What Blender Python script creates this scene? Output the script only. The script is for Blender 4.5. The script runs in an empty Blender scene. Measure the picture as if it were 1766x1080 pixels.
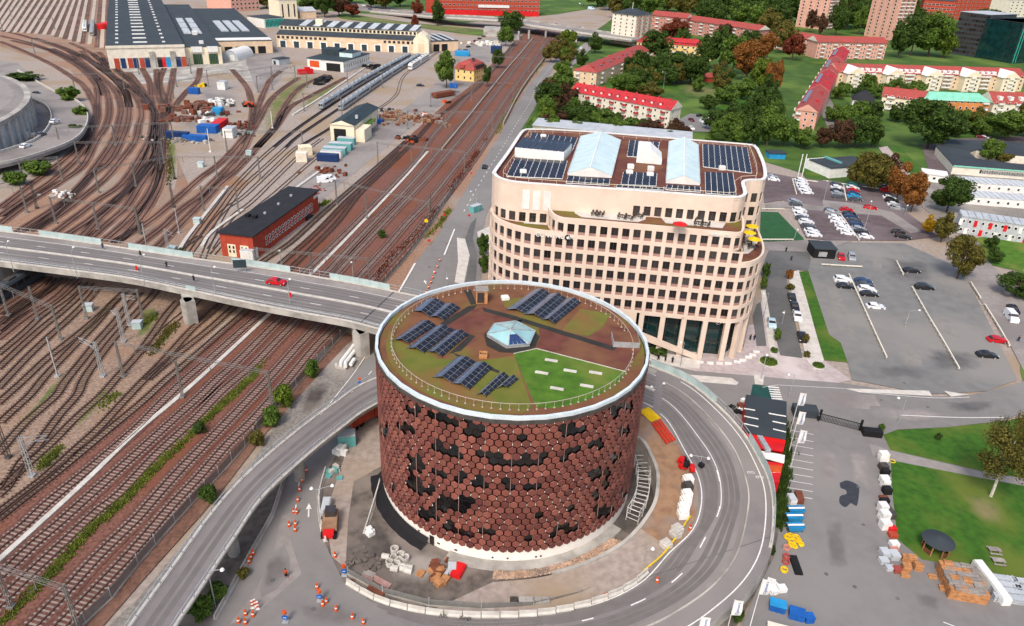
import bpy, bmesh, math, random
from mathutils import Vector
random.seed(7)
R_=math.radians; PI=math.pi
scn=bpy.context.scene
# ---------------------------------------------------------------- camera, sky, sun, exposure
FPX=1270.; TH=R_(27.6); PH=R_(2.65); CH=82.
_R0=Vector((1,0,0)); _U0=Vector((0,math.sin(TH),math.cos(TH))); FW=Vector((0,math.cos(TH),-math.sin(TH)))
RT=_R0*math.cos(PH)+_U0*math.sin(PH); UP=_R0*-math.sin(PH)+_U0*math.cos(PH)
CAM=Vector((0,0,CH))
from mathutils import Matrix
cd=bpy.data.cameras.new('camera'); cam=bpy.data.objects.new('camera',cd); scn.collection.objects.link(cam)
cd.sensor_width=36; cd.sensor_fit='HORIZONTAL'; cd.lens=36*FPX/1766; cd.clip_start=1; cd.clip_end=20000
M=Matrix.Identity(4)
for i in range(3): M[i][0]=RT[i]; M[i][1]=UP[i]; M[i][2]=-FW[i]; M[i][3]=CAM[i]
cam.matrix_world=M; scn.camera=cam
SUN_EL=R_(50); SUN_AZ=R_(200)   # azimuth clockwise from +Y
w=bpy.data.worlds.new('World'); scn.world=w; w.use_nodes=True
nt=w.node_tree; bg=nt.nodes['Background']; sky=nt.nodes.new('ShaderNodeTexSky')
sky.sky_type='NISHITA'; sky.sun_disc=False; sky.sun_elevation=SUN_EL; sky.sun_rotation=SUN_AZ
sky.altitude=0; sky.air_density=1.0; sky.dust_density=4.0; sky.ozone_density=1.0
nt.links.new(sky.outputs[0],bg.inputs[0]); bg.inputs[1].default_value=0.15
sl=bpy.data.lights.new('sun','SUN'); sl.energy=1.4; sl.angle=R_(13); sl.color=(1,.95,.88)
so=bpy.data.objects.new('sun',sl); scn.collection.objects.link(so)
sd=Vector((math.sin(SUN_AZ)*math.cos(SUN_EL),math.cos(SUN_AZ)*math.cos(SUN_EL),math.sin(SUN_EL)))
so.rotation_euler=sd.to_track_quat('Z','Y').to_euler(); so.location=(0,0,200)
vs=scn.view_settings; vs.view_transform='Standard'; vs.look='None'; vs.gamma=1; vs.use_curve_mapping=False; vs.exposure=0.5
# ---------------------------------------------------------------- where things stand (survey of the place)
def G(x,y,z=0.):
    d=FW*FPX+RT*(x-883)-UP*(y-540); t=(z-CH)/d.z
    return CAM+d*t
def PX(p):
    v=Vector(p)-CAM; k=v.dot(FW)
    return 883+FPX*v.dot(RT)/k, 540-FPX*v.dot(UP)/k
def ZT(pts,x0,y0,s): return [(x0+x/s,y0+y/s) for x,y in pts]
def hz(x,y,yt):
    g=G(x,y); lo,hi=0.,120.
    for _ in range(40):
        m=(lo+hi)/2
        if PX((g.x,g.y,m))[1]>yt: lo=m
        else: hi=m
    return lo
def scale_at(x,y): # px per metre
    g=G(x,y); return FPX/((g-CAM).dot(FW))
# ---------------------------------------------------------------- materials
def lin(c):
    if isinstance(c,str): c=tuple(int(c[i:i+2],16)/255 for i in (0,2,4))
    return tuple((v/12.92 if v<=.04045 else ((v+.055)/1.055)**2.4) for v in c)+(1,)
MATS={}
PARM={}
def colnodes(n,p,src=None):
    L=n.links; col=lin(p['c1']); c2l=lin(p['c2']) if p['c2'] else [v*.86 for v in col[:3]]+[1]
    src=n.nodes.new('ShaderNodeNewGeometry').outputs['Position']
    t=n.nodes.new('ShaderNodeTexNoise'); t.inputs['Scale'].default_value=p['scale']; t.inputs['Detail'].default_value=p['detail']; L.new(src,t.inputs['Vector'])
    r=n.nodes.new('ShaderNodeValToRGB'); e=r.color_ramp.elements; e[0].position=.36; e[1].position=.66; e[0].color=col; e[1].color=c2l
    L.new(t.outputs[0],r.inputs[0]); out=r.outputs[0]
    if p['c3'] is not None:
        t3=n.nodes.new('ShaderNodeTexNoise'); t3.inputs['Scale'].default_value=p['scale3']; t3.inputs['Detail'].default_value=6; L.new(src,t3.inputs['Vector'])
        r3=n.nodes.new('ShaderNodeValToRGB'); r3.color_ramp.elements[0].position=.48; r3.color_ramp.elements[1].position=.62; L.new(t3.outputs[0],r3.inputs[0])
        mx=n.nodes.new('ShaderNodeMixRGB'); L.new(r3.outputs[0],mx.inputs[0]); L.new(out,mx.inputs[1]); mx.inputs[2].default_value=lin(p['c3']); out=mx.outputs[0]
    return out,t.outputs[0]
def mat(name,c1,c2=None,scale=1.,rough=.85,c3=None,scale3=.05,metal=0.,bump=0.,spec=.3,detail=4,alpha=1.):
    if name in MATS: return MATS[name]
    m=bpy.data.materials.new(name); m.use_nodes=True; n=m.node_tree; b=n.nodes['Principled BSDF']; L=n.links
    b.inputs['Roughness'].default_value=rough; b.inputs['Metallic'].default_value=metal; b.inputs['Specular IOR Level'].default_value=spec
    PARM[name]=dict(c1=c1,c2=c2,scale=scale,c3=c3,scale3=scale3,detail=detail)
    out,h=colnodes(n,PARM[name]); L.new(out,b.inputs['Base Color'])
    if bump:
        bp=n.nodes.new('ShaderNodeBump'); bp.inputs['Strength'].default_value=bump; bp.inputs['Distance'].default_value=.1
        L.new(h,bp.inputs['Height']); L.new(bp.outputs[0],b.inputs['Normal'])
    if alpha<1: b.inputs['Alpha'].default_value=alpha
    MATS[name]=m; return m
def leafmat(name,c1,c2):
    m=bpy.data.materials.new(name); m.use_nodes=True; n=m.node_tree; b=n.nodes['Principled BSDF']; L=n.links
    b.inputs['Roughness'].default_value=.8; b.inputs['Specular IOR Level'].default_value=.15
    geo=n.nodes.new('ShaderNodeNewGeometry')
    t=n.nodes.new('ShaderNodeTexNoise'); t.inputs['Scale'].default_value=.45; t.inputs['Detail'].default_value=3; L.new(geo.outputs['Position'],t.inputs['Vector'])
    ad=n.nodes.new('ShaderNodeMath'); ad.operation='MULTIPLY_ADD'; L.new(geo.outputs['Random Per Island'],ad.inputs[0]); ad.inputs[1].default_value=.5; L.new(t.outputs[0],ad.inputs[2])
    r=n.nodes.new('ShaderNodeValToRGB'); r.color_ramp.elements[0].position=.45; r.color_ramp.elements[1].position=1.; r.color_ramp.elements[0].color=lin(c1); r.color_ramp.elements[1].color=lin(c2)
    L.new(ad.outputs[0],r.inputs[0]); L.new(r.outputs[0],b.inputs['Base Color'])
    tb=n.nodes.new('ShaderNodeBsdfTranslucent'); L.new(r.outputs[0],tb.inputs[0]); mx=n.nodes.new('ShaderNodeMixShader'); mx.inputs[0].default_value=.38; L.new(b.outputs[0],mx.inputs[1]); L.new(tb.outputs[0],mx.inputs[2]); L.new(mx.outputs[0],n.nodes['Material Output'].inputs[0])
    MATS[name]=m; return m
C=dict(
 asphalt=mat('asphalt','7f7b78','787471',.5,.9,'85817d',.03,bump=.15,detail=8),
 asphalt_wear=mat('asphalt_wear','706b68','696461',.6,.9,detail=8),
 asphalt_dark=mat('asphalt_dark','62615f','595857',.6,.9,'6a6867',.07,detail=8),
 asphalt_new=mat('asphalt_new','948d88','89827d',.8,.9,'7d7672',.06,detail=8),
 asphalt_deck=mat('asphalt_deck','7d7774','767070',.5,.9,'86807c',.05,detail=8),
 tar=mat('tar','3b3d44','34363c',1,.8),
 gravel=mat('gravel','8f8880','6f6a64',2.2,.95,'9d958c',.05,bump=.6,detail=10),
 gravel_lot=mat('gravel_lot','7b7a77','706f6d',.35,.95,'86827d',.03,bump=.3,detail=10),
 gravel_lot2=mat('gravel_lot_pale','88847e','7d7974',.5,.95,detail=9),
 walkway_pale=mat('walkway_pale','b8aa9c','a69889',.8,.9,detail=8),
 lot_brown=mat('lot_brown','66595a','584d4e',.5,.95,'75696a',.05,detail=9),
 ballast=mat('ballast','82584a','5e3d33',2.0,.95,'75452f',.035,bump=.8,detail=10),
 ballast_bed=mat('ballast_bed','734e43','50352d',2.2,.95,'633d33',.05,bump=.8,detail=10),
 ballast_grey=mat('ballast_grey','9c8573','7c6555',1.6,.95,'8f6c52',.03,bump=.6,detail=10),
 ballast_dark=mat('ballast_dark','7c5a4b','5e4439',1.8,.95,'8a6857',.06,bump=.6,detail=9),
 ballast_brown=mat('ballast_brown','a07f69','836552',1.5,.95,'94877a',.04,detail=9),
 ballast_pale=mat('ballast_pale','a5988d','8f8279',1.0,.95,'98856f',.04,detail=9),
 earth=mat('earth','6e655d','544d47',.9,.95,'7f756c',.12,bump=.6,detail=10),
 wet_earth=mat('wet_earth','57504b','443f3b',.7,.75,'6a615a',.15,detail=9),
 sand=mat('sand','9a7a5f','84664f',.7,.95,'8a8079',.12,detail=9),
 grass=mat('grass','4f7420','3e5f19',.6,.95,'6b7430',.09,bump=.5,detail=10),
 grass_dry=mat('grass_dry','6f7440','5a6234',.6,.95,'7f7450',.1,detail=9),
 lawn=mat('lawn','3d661a','2f5314',.8,.95,'5c6b26',.07,bump=.4,detail=10),
 turf=mat('turf','2c5a34','274f2e',.5,.95),
 parkgreen=mat('parkgreen','476424','385120',.15,.95,'5c742f',.03,detail=9),
 concrete=mat('concrete','a29d95','8b8780',.7,.9,'b4afa6',.15,detail=8),
 concrete_pale=mat('concrete_pale','c9c4ba','b4aea5',.8,.85,detail=8),
 paving=mat('paving','b8aaa6','a69896',.8,.9,'c4b8b4',.12,detail=8),
 paving_pale=mat('paving_pale','cdc6bd','bab3aa',.6,.9,detail=8),
 white_line=mat('white_line','e6e4de','cfccc6',3,.8),
 rail=mat('rail','644b41','503c33',1.5,.45,metal=.3),
 sleeper_c=mat('sleeper_c','9a8a80','85756c',2.5,.9),
 sleeper_w=mat('sleeper_w','5b463c','47372f',2.5,.9),
 galv=mat('galvanised','86837e','74716c',1,.5,metal=.2),
 steel=mat('steel','b9bcbb','a3a6a6',1,.45,metal=.35),
 steel_dark=mat('steel_dark','55504c','443f3c',1,.6,metal=.2),
 white=mat('white','ecebe6','dcdad4',.8,.6),
 rimwhite=mat('rimwhite','d3dde0','c2ced2',.8,.4),
 offwhite=mat('offwhite','e4dccb','d3cab8',.5,.8,detail=8),
 cream=mat('cream','e8dcc2','dccfb2',.4,.85,detail=8),
 tan=mat('tan','e0ccba','d5bfac',.25,.85,'dac6b4',.6,detail=8),
 tansill=mat('tansill','a9867c','96756d',1,.8),
 glass=mat('glass','332f2e','272425',.35,.12,spec=.6),
 glass_teal=mat('glass_teal','16393a','0e2728',.3,.08,spec=.7),
 glass_pale=mat('glass_pale','cfe2e0','c2d8d8',.3,.25,spec=.6),
 skyglass=mat('skylight_glass','9cc4c4','88b4b8',.3,.15,spec=.6),
 parapet_glass=mat('parapet_glass','b9cbc8','a6bab8',.4,.25,spec=.5),
 hexa=mat('hex_brown','7b473d','703f36',.8,.55,spec=.35),
 hexb=mat('hex_brown_warm','854f43','78463b',.8,.55,spec=.35),
 hexc=mat('hex_brown_dark','6a3b34','60342e',.8,.55,spec=.35),
 hexwin=mat('hex_window','08090a','0f1113',.8,.12,spec=.7),
 drumdark=mat('drum_dark','160a09','100706',.8,.6),
 plinth=mat('plinth','efe8de','e2dace',.6,.8,detail=8),
 sedum=mat('sedum','6b4530','7a5238',.35,.95,'6a6428',.09,bump=.4,detail=10),
 sedum_green=mat('sedum_green','6b6a2c','5c6424',.4,.95,'7a5a34',.11,detail=10),
 sedum_red=mat('sedum_red','6c3e34','5c342c',.5,.95,'755038',.12,detail=10),
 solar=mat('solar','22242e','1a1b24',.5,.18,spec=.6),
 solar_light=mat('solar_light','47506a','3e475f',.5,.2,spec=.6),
 bitumen=mat('bitumen','35332f','2c2a27',.6,.9),
 roof_dark=mat('roof_dark','3c4348','343a3f',.12,.8,detail=7),
 roof_black=mat('roof_black','2b2b2e','242427',.3,.8,detail=7),
 roof_green=mat('roof_green','333f44','2b363b',.4,.7),
 roof_grey=mat('roof_grey','b9bdc0','a7acb0',.3,.6),
 roof_red=mat('roof_red','a84a44','97403b',.8,.75,'8f4a40',.25),
 roof_bright=mat('roof_bright','bd3236','a5292c',.8,.75,'94343a',.3),
 roof_mint=mat('roof_mint','86cbb0','77bca1',.3,.6),
 brick=mat('brick','b04a34','a03e2b',.8,.85),
 brickpink=mat('brickpink','c28678','b47768',.5,.85),
 pinkwall=mat('pinkwall','d9a592','cc9684',.5,.85),
 yellow_wall=mat('yellow_wall','ecc987','e2bb74',.4,.85),
 peach=mat('peach','dfc5a6','d2b596',.4,.85),
 orange_wall=mat('orange_wall','d48a52','c67c46',.4,.85),
 red_paint=mat('red_paint','d31f22','c0191d',.5,.5),
 black=mat('black','1d1c1d','171617',.6,.7),
 blue=mat('blue','1f5fae','1a5298',.7,.5),
 bluelight=mat('bluelight','2d93c8','2684b6',.7,.4),
 navy=mat('navy','1f3767','1a2f58',.7,.5),
 teal=mat('teal','3fae9c','36998a',.5,.5),
 tealbox=mat('tealbox','6aa9a6','5c9a97',.7,.6),
 yellow=mat('yellow','e8c21a','d8b012',.9,.6),
 orange=mat('orange','cf5420','bd481a',.9,.6),
 darkgreen=mat('darkgreen','1f4a3f','1a3f36',.4,.35),
 wood=mat('wood','c08a5c','a8744a',1.5,.85),
 wood_grey=mat('wood_grey','9c948c','857d76',1.5,.9),
 rust=mat('rust','7a4633','653828',.9,.9),
 bark=mat('bark','5a4a3d','43372d',1.5,.95), birch=mat('birch','d8d2c6','a79f92',2,.9),
 tyre=mat('tyre','1b1b1c','151516',1,.9), skin=mat('skin','c99a7c','bd8d70',1,.7),
 trainsilver=mat('train_silver','a4a9ad','8f9599',.5,.4,metal=.3),
 rock=mat('rock','c3a48c','a38872',.6,.95,'8d7b6e',.5),
)
def vary(m,lo,hi):     # piece to piece tone differences
    n=m.node_tree; L=n.links; b=n.nodes['Principled BSDF']; src=b.inputs['Base Color'].links[0].from_socket
    ge=n.nodes.new('ShaderNodeNewGeometry'); oi=n.nodes.new('ShaderNodeObjectInfo'); ad=n.nodes.new('ShaderNodeMath'); ad.operation='ADD'; L.new(ge.outputs['Random Per Island'],ad.inputs[0]); L.new(oi.outputs['Random'],ad.inputs[1])
    fr=n.nodes.new('ShaderNodeMath'); fr.operation='FRACT'; L.new(ad.outputs[0],fr.inputs[0]); mr=n.nodes.new('ShaderNodeMapRange'); mr.inputs[3].default_value=lo; mr.inputs[4].default_value=hi; L.new(fr.outputs[0],mr.inputs[0])
    hs=n.nodes.new('ShaderNodeHueSaturation'); L.new(src,hs.inputs['Color']); L.new(mr.outputs[0],hs.inputs['Value']); L.new(hs.outputs[0],b.inputs['Base Color'])
for k_ in ('hexa','hexb','hexc'): vary(C[k_],.78,1.2)
vary(C['glass'],.5,2.2); vary(C['hexwin'],.4,1.8); vary(C['solar'],.7,1.4); vary(C['wood'],.75,1.2); vary(C['wood_grey'],.75,1.2); vary(C['rock'],.7,1.25); vary(C['sleeper_w'],.75,1.3); vary(C['sleeper_c'],.85,1.12); vary(C['white'],.9,1.0)
LEAF=dict(
 dark=leafmat('leaf_dark','2a3a1c','56702f'), mid=leafmat('leaf_mid','3a5222','748e3b'), lime=leafmat('leaf_lime','3c5218','7b8e34'),
 olive=leafmat('leaf_olive','45451f','7f7638'), orange=leafmat('leaf_orange','6a4420','a8713a'), rust=leafmat('leaf_rust','5e2e22','8f4c34'),
 yellow=leafmat('leaf_yellow','8a6a14','d8b030'), brown=leafmat('leaf_brown','3d2c22','6b4d38'), grass=leafmat('leaf_grass','54601f','8f9844'))
# ---------------------------------------------------------------- mesh helpers
COL=scn.collection
class MB:
    def __init__(s): s.v=[]; s.f=[]; s.m=[]
    def add(s,vs,fs,mi=0):
        o=len(s.v); s.v+= [tuple(v) for v in vs]; s.f+=[tuple(i+o for i in f) for f in fs]; s.m+=[mi]*len(fs); return s
    def quad(s,a,b,c,d,mi=0): return s.add((a,b,c,d),((0,1,2,3),),mi)
    def box(s,x,y,z,sx,sy,sz,a=0.,mi=0,taper=1.):
        c,n=math.cos(a),math.sin(a); vs=[]
        for zz,k in ((z,1.),(z+sz,taper)):
            for ux,uy in ((-1,-1),(1,-1),(1,1),(-1,1)):
                px,py=ux*sx/2*k,uy*sy/2*k; vs.append((x+px*c-py*n,y+px*n+py*c,zz))
        return s.add(vs,((3,2,1,0),(4,5,6,7),(0,1,5,4),(1,2,6,5),(2,3,7,6),(3,0,4,7)),mi)
    def prism(s,poly,z0,z1,mi=0,top=None,bottom=True):
        n=len(poly)
        if sum(poly[i][0]*poly[(i+1)%n][1]-poly[(i+1)%n][0]*poly[i][1] for i in range(n))<0: poly=poly[::-1]
        vs=[(p[0],p[1],z0) for p in poly]+[(p[0],p[1],z1) for p in poly]
        s.add(vs,[(i,(i+1)%n,(i+1)%n+n,i+n) for i in range(n)],mi)
        s.add([(p[0],p[1],z1) for p in poly],[tuple(range(n))],mi if top is None else top)
        if bottom: s.add([(p[0],p[1],z0) for p in poly],[tuple(range(n-1,-1,-1))],mi)
        return s
    def cyl(s,x,y,z0,z1,r,n=10,mi=0,r2=None,cap=True):
        r2=r if r2 is None else r2; vs=[]
        for z,q in ((z0,r),(z1,r2)):
            for i in range(n): vs.append((x+q*math.cos(2*PI*i/n),y+q*math.sin(2*PI*i/n),z))
        fs=[(i,(i+1)%n,(i+1)%n+n,i+n) for i in range(n)]
        if cap: fs+= [tuple(range(n,2*n)),tuple(range(n-1,-1,-1))]
        return s.add(vs,fs,mi)
    def beam(s,p,q,w=.1,h=None,mi=0):
        p=Vector(p);q=Vector(q);d=(q-p)
        if d.length<1e-6: return s
        d.normalize(); h=h or w
        u=Vector((0,0,1)) if abs(d.z)<.95 else Vector((1,0,0))
        a=d.cross(u).normalized(); b=a.cross(d).normalized(); vs=[]
        for o in (p,q):
            for i,j in ((-1,-1),(1,-1),(1,1),(-1,1)): vs.append(o+a*(i*w/2)+b*(j*h/2))
        return s.add(vs,((3,2,1,0),(4,5,6,7),(0,1,5,4),(1,2,6,5),(2,3,7,6),(3,0,4,7)),mi)
    def tube(s,pts,r,n=6,mi=0):
        pts=[Vector(p) for p in pts]; vs=[];fs=[]
        for k,p in enumerate(pts):
            d=(pts[min(k+1,len(pts)-1)]-pts[max(k-1,0)]).normalized()
            u=Vector((0,0,1)) if abs(d.z)<.95 else Vector((1,0,0)); a=d.cross(u).normalized(); b=a.cross(d)
            rr=r[k] if isinstance(r,(list,tuple)) else r
            for i in range(n): t=2*PI*i/n; vs.append(p+a*(rr*math.cos(t))+b*(rr*math.sin(t)))
        for k in range(len(pts)-1):
            for i in range(n): fs.append((k*n+i,k*n+(i+1)%n,(k+1)*n+(i+1)%n,(k+1)*n+i))
        fs+= [tuple(range(n-1,-1,-1)),tuple(range((len(pts)-1)*n,len(pts)*n))]
        return s.add(vs,fs,mi)
    def torus(s,x,y,z,R,r,n=18,k=8,mi=0):
        vs=[];fs=[]
        for i in range(n):
            for j in range(k):
                a=2*PI*i/n;b=2*PI*j/k; q=R+r*math.cos(b); vs.append((x+q*math.cos(a),y+q*math.sin(a),z+r*math.sin(b)))
        for i in range(n):
            for j in range(k): fs.append((i*k+j,((i+1)%n)*k+j,((i+1)%n)*k+(j+1)%k,i*k+(j+1)%k))
        return s.add(vs,fs,mi)
    def strip(s,pts,l,r,z=None,mi=0,thick=0):
        pts=[Vector(p) for p in pts]; vs=[];n=len(pts)
        for k,p in enumerate(pts):
            d=pts[min(k+1,n-1)]-pts[max(k-1,0)]; d.z=0; d.normalize(); q=Vector((-d.y,d.x,0)); zz=p.z if z is None else z
            for o in (l,-r): e=p+q*o; vs.append((e.x,e.y,zz))
        s.add(vs,[(2*k,2*k+1,2*k+3,2*k+2) for k in range(n-1)],mi)
        return s
    def ribbon(s,pts,l,r,h0,h1,mi=0,close=True):   # solid band following pts, offsets l,r sideways, heights relative to pts
        pts=[Vector(p) for p in pts]; vs=[];n=len(pts);fs=[]
        for k,p in enumerate(pts):
            d=pts[min(k+1,n-1)]-pts[max(k-1,0)]; d.z=0; d.normalize(); q=Vector((-d.y,d.x,0))
            for o,h in ((l,h0),(-r,h0),(-r,h1),(l,h1)): e=p+q*o; vs.append((e.x,e.y,p.z+h))
        for k in range(n-1):
            for i in range(4): fs.append((4*k+i,4*k+(i+1)%4,4*k+4+(i+1)%4,4*k+4+i))
        fs+=[(3,2,1,0),tuple(range(4*n-4,4*n))]
        return s.add(vs,fs,mi)
    def mesh(s,name,mats,off=(0,0,0)):
        me=bpy.data.meshes.new(name); ox,oy,oz=off
        me.from_pydata([(x-ox,y-oy,z-oz) for x,y,z in s.v],[],s.f)
        for m in (mats if isinstance(mats,(list,tuple)) else [mats]): me.materials.append(C[m] if isinstance(m,str) else m)
        if any(s.m): me.polygons.foreach_set('material_index',s.m)
        me.update(); return me
ROOT={}
LABELS={}
def tag(o,label,cat,group=None,kind=None):
    if kind: o['kind']=kind
    if label: 
        if label in LABELS: print('DUPLABEL',label)
        LABELS[label]=1; o['label']=label
    if cat: o['category']=cat
    if group: o['group']=group
    return o
def thing(name,label,cat,loc=(0,0,0),rz=0,group=None):
    o=bpy.data.objects.new(name,None); o.empty_display_size=.5; COL.objects.link(o); o.location=loc; o.rotation_euler=(0,0,rz)
    ROOT[o.name]=tuple(loc); return tag(o,label,cat,group)
def put(name,me,parent=None,loc=(0,0,0),rot=(0,0,0),sc=None):
    o=bpy.data.objects.new(name,me); COL.objects.link(o); o.location=loc; o.rotation_euler=rot
    if sc: o.scale=sc
    if parent: o.parent=parent
    return o
def part(name,mb,mats,root,smooth=False):       # mb given in world coordinates, root unrotated
    me=mb.mesh(name,mats,ROOT.get(root.name,(0,0,0)))
    if smooth: me.polygons.foreach_set('use_smooth',[True]*len(me.polygons))
    return put(name,me,root)
def sub(name,mb,mats,prt,root): 
    return put(name,mb.mesh(name,mats,ROOT.get(root.name,(0,0,0))),prt)
def solo(name,mb,mats,label,cat,group=None,loc=None,kind=None,smooth=False):   # a thing that is one mesh
    if loc is None:
        xs=[v[0] for v in mb.v]; ys=[v[1] for v in mb.v]; zs=[v[2] for v in mb.v]; loc=((min(xs)+max(xs))/2,(min(ys)+max(ys))/2,min(zs))
    me=mb.mesh(name,mats,loc)
    if smooth: me.polygons.foreach_set('use_smooth',[True]*len(me.polygons))
    o=put(name,me,None,loc); ROOT[o.name]=tuple(loc); return tag(o,label,cat,group,kind)
def struct(name,mb,mats,parent=None):
    o=put(name,mb.mesh(name,mats),parent)
    if not parent: o['kind']='structure'
    return o
def recolor(o,m): 
    o.material_slots[0].link='OBJECT'; o.material_slots[0].material=C[m] if isinstance(m,str) else m
def cr(pts,step=2.):     # Catmull-Rom through world points, resampled
    pts=[Vector(p) for p in pts]
    if len(pts)<3: 
        out=[]; n=max(1,int((pts[1]-pts[0]).length/step))
        return [pts[0].lerp(pts[1],i/n) for i in range(n+1)]
    P=[pts[0]*2-pts[1]]+pts+[pts[-1]*2-pts[-2]]; out=[]
    for i in range(1,len(P)-2):
        n=max(1,int((P[i+1]-P[i]).length/step))
        for k in range(n):
            t=k/n; a,b,c,d=P[i-1],P[i],P[i+1],P[i+2]
            out.append(.5*((2*b)+(c-a)*t+(2*a-5*b+4*c-d)*t*t+(3*b-a-3*c+d)*t**3))
    out.append(P[-2]); return out
def gp(pts,z=0.): return [G(x,y,z) for x,y in pts]
ZL=[0.]
def sheet(name,px,m,z=None,world=False):
    if z is None: ZL[0]+=.004; z=.02+ZL[0]
    pts=px if world else gp(px,z)
    mb=MB(); n=len(pts); mb.add([(p[0],p[1],z) for p in pts],[tuple(range(n))])
    me=mb.mesh(name,m)
    bm=bmesh.new(); bm.from_mesh(me)
    for f in bm.faces:
        f.normal_update()
        if f.normal.z<0: f.normal_flip()
    bm.to_mesh(me); bm.free()
    o=put(name,me); o['kind']='structure'; return o
SOFT={}
def softmat(m,base):     # one surface wearing into the other
    if (m,base) in SOFT: return SOFT[m,base]
    s=bpy.data.materials.new(m+'_into_'+base); s.use_nodes=True; n=s.node_tree; L=n.links; b=n.nodes['Principled BSDF']; b.inputs['Roughness'].default_value=.92; b.inputs['Specular IOR Level'].default_value=.3
    c1,_=colnodes(n,PARM[C[m].name]); c0,_=colnodes(n,PARM[C[base].name])
    at=n.nodes.new('ShaderNodeAttribute'); at.attribute_name='fade'; ge=n.nodes.new('ShaderNodeNewGeometry'); t=n.nodes.new('ShaderNodeTexNoise'); t.inputs['Scale'].default_value=.3; t.inputs['Detail'].default_value=8; L.new(ge.outputs['Position'],t.inputs['Vector'])
    ad=n.nodes.new('ShaderNodeMath'); ad.operation='MULTIPLY_ADD'; L.new(t.outputs[0],ad.inputs[0]); ad.inputs[1].default_value=1.3; L.new(at.outputs['Fac'],ad.inputs[2])
    mr=n.nodes.new('ShaderNodeMapRange'); mr.inputs[1].default_value=.8; mr.inputs[2].default_value=1.5; L.new(ad.outputs[0],mr.inputs[0])
    mx=n.nodes.new('ShaderNodeMixRGB'); L.new(mr.outputs[0],mx.inputs[0]); L.new(c0,mx.inputs[1]); L.new(c1,mx.inputs[2]); L.new(mx.outputs[0],b.inputs['Base Color']); SOFT[m,base]=s; return s
def soft(name,px,m,base,z=None,k=.3):
    if z is None: ZL[0]+=.004; z=.02+ZL[0]
    pts=cr(gp(px,z)+[G(px[0][0],px[0][1],z)],2.)[:-1]; n=len(pts); c=sum(pts,Vector())/n
    mb=MB(); mb.add([(p.x,p.y,z) for p in pts]+[((p.x-c.x)*k+c.x,(p.y-c.y)*k+c.y,z+.004) for p in pts]+[(c.x,c.y,z+.008)],[(i,(i+1)%n,(i+1)%n+n,i+n) for i in range(n)]+[(i+n,(i+1)%n+n,2*n) for i in range(n)])
    me=mb.mesh(name,softmat(m,base)); at=me.attributes.new('fade','FLOAT','POINT'); at.data.foreach_set('value',[0.]*n+[1.]*(n+1)); o=put(name,me); o['kind']='structure'; return o
def line(name,px,w,m='white_line',z=None,zf=None,smooth=True):
    if z is None: z=.245
    pts=gp(px,z) if zf is None else [zf(x,y) for x,y in px]
    if smooth and len(pts)>2: pts=cr(pts,1.5)
    mb=MB(); mb.strip(pts,w/2,w/2); return struct(name,mb,m)
def dashes(name,px,w,on,off,zf,m='white_line'):
    pts=cr([zf(x,y) for x,y in px],.5); mb=MB(); acc=0; seg=[]
    for k in range(len(pts)-1):
        ph=acc%(on+off)
        if ph<on: seg.append(pts[k])
        elif len(seg)>1: mb.strip(seg,w/2,w/2); seg=[]
        else: seg=[]
        acc+=(pts[k+1]-pts[k]).length
    if len(seg)>1: mb.strip(seg,w/2,w/2)
    return struct(name,mb,m)
ORD=['first','second','third','fourth','fifth','sixth','seventh','eighth','ninth','tenth','eleventh','twelfth','thirteenth','fourteenth','fifteenth','sixteenth','seventeenth','eighteenth','nineteenth','twentieth','twenty-first','twenty-second','twenty-third','twenty-fourth','twenty-fifth','twenty-sixth','twenty-seventh','twenty-eighth','twenty-ninth','thirtieth']+['%d%s'%(k,'st' if k%10==1 else 'nd' if k%10==2 else 'rd' if k%10==3 else 'th') for k in range(31,120)]
def text_mesh(txt,size,extr=.03):
    cu=bpy.data.curves.new('lettering','FONT'); cu.body=txt; cu.size=size; cu.extrude=extr; cu.align_x='CENTER'; cu.align_y='CENTER'
    o=bpy.data.objects.new('lettering',cu); COL.objects.link(o); dg=bpy.context.evaluated_depsgraph_get()
    me=bpy.data.meshes.new_from_object(o.evaluated_get(dg)); bpy.data.objects.remove(o); return me
# ================================================================ GROUND
gb=MB(); gb.quad((-6000,-200,0),(6000,-200,0),(6000,12000,0),(-6000,12000,0)); struct('ground',gb,'ballast_pale')
sheet('park_ground',[(868,262),(902,219),(935,155),(1000,72),(1060,30),(1060,-60),(1600,-50),(2000,-20),(2300,60),(2600,360),(1900,345),(1640,400),(1560,330),(1420,310),(1320,280),(1000,232)],'parkgreen')
sheet('far_park',[(430,-60),(1060,-60),(1050,10),(960,25),(800,40),(700,30),(560,18),(480,0)],'parkgreen')
soft('far_meadow',[(590,22),(700,38),(820,50),(880,58),(830,62),(720,48),(590,32)],'grass_dry','parkgreen')
sheet('rail_ballast',[(-60,950),(0,900),(130,795),(240,705),(330,620),(430,530),(500,440),(580,360),(640,300),(700,240),(800,150),(880,85),(905,56),(960,40),(975,56),(942,99),(903,151),(868,212),(849,230),(792,308),(740,390),(704,437),(654,494),(596,573),(548,627),(511,668),(444,738),(378,823),(330,873),(239,976),(193,1034),(120,1110),(-60,1110)],'ballast')
sheet('verge_brown',[(654,494),(704,437),(740,390),(792,308),(849,230),(868,212),(905,150),(943,100),(975,66),(990,74),(943,111),(910,150),(885,189),(860,236),(830,283),(802,330),(777,369),(752,410),(716,452),(690,505)],'ballast_brown')
sheet('yard_ballast',[(-60,560),(0,430),(0,350),(130,270),(165,220),(160,170),(120,120),(0,80),(0,40),(180,-10),(200,100),(300,100),(300,260),(330,330),(400,300),(470,330),(350,440),(460,500),(380,560),(250,690),(130,790),(0,895),(-60,940)],'ballast_grey')
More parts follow.
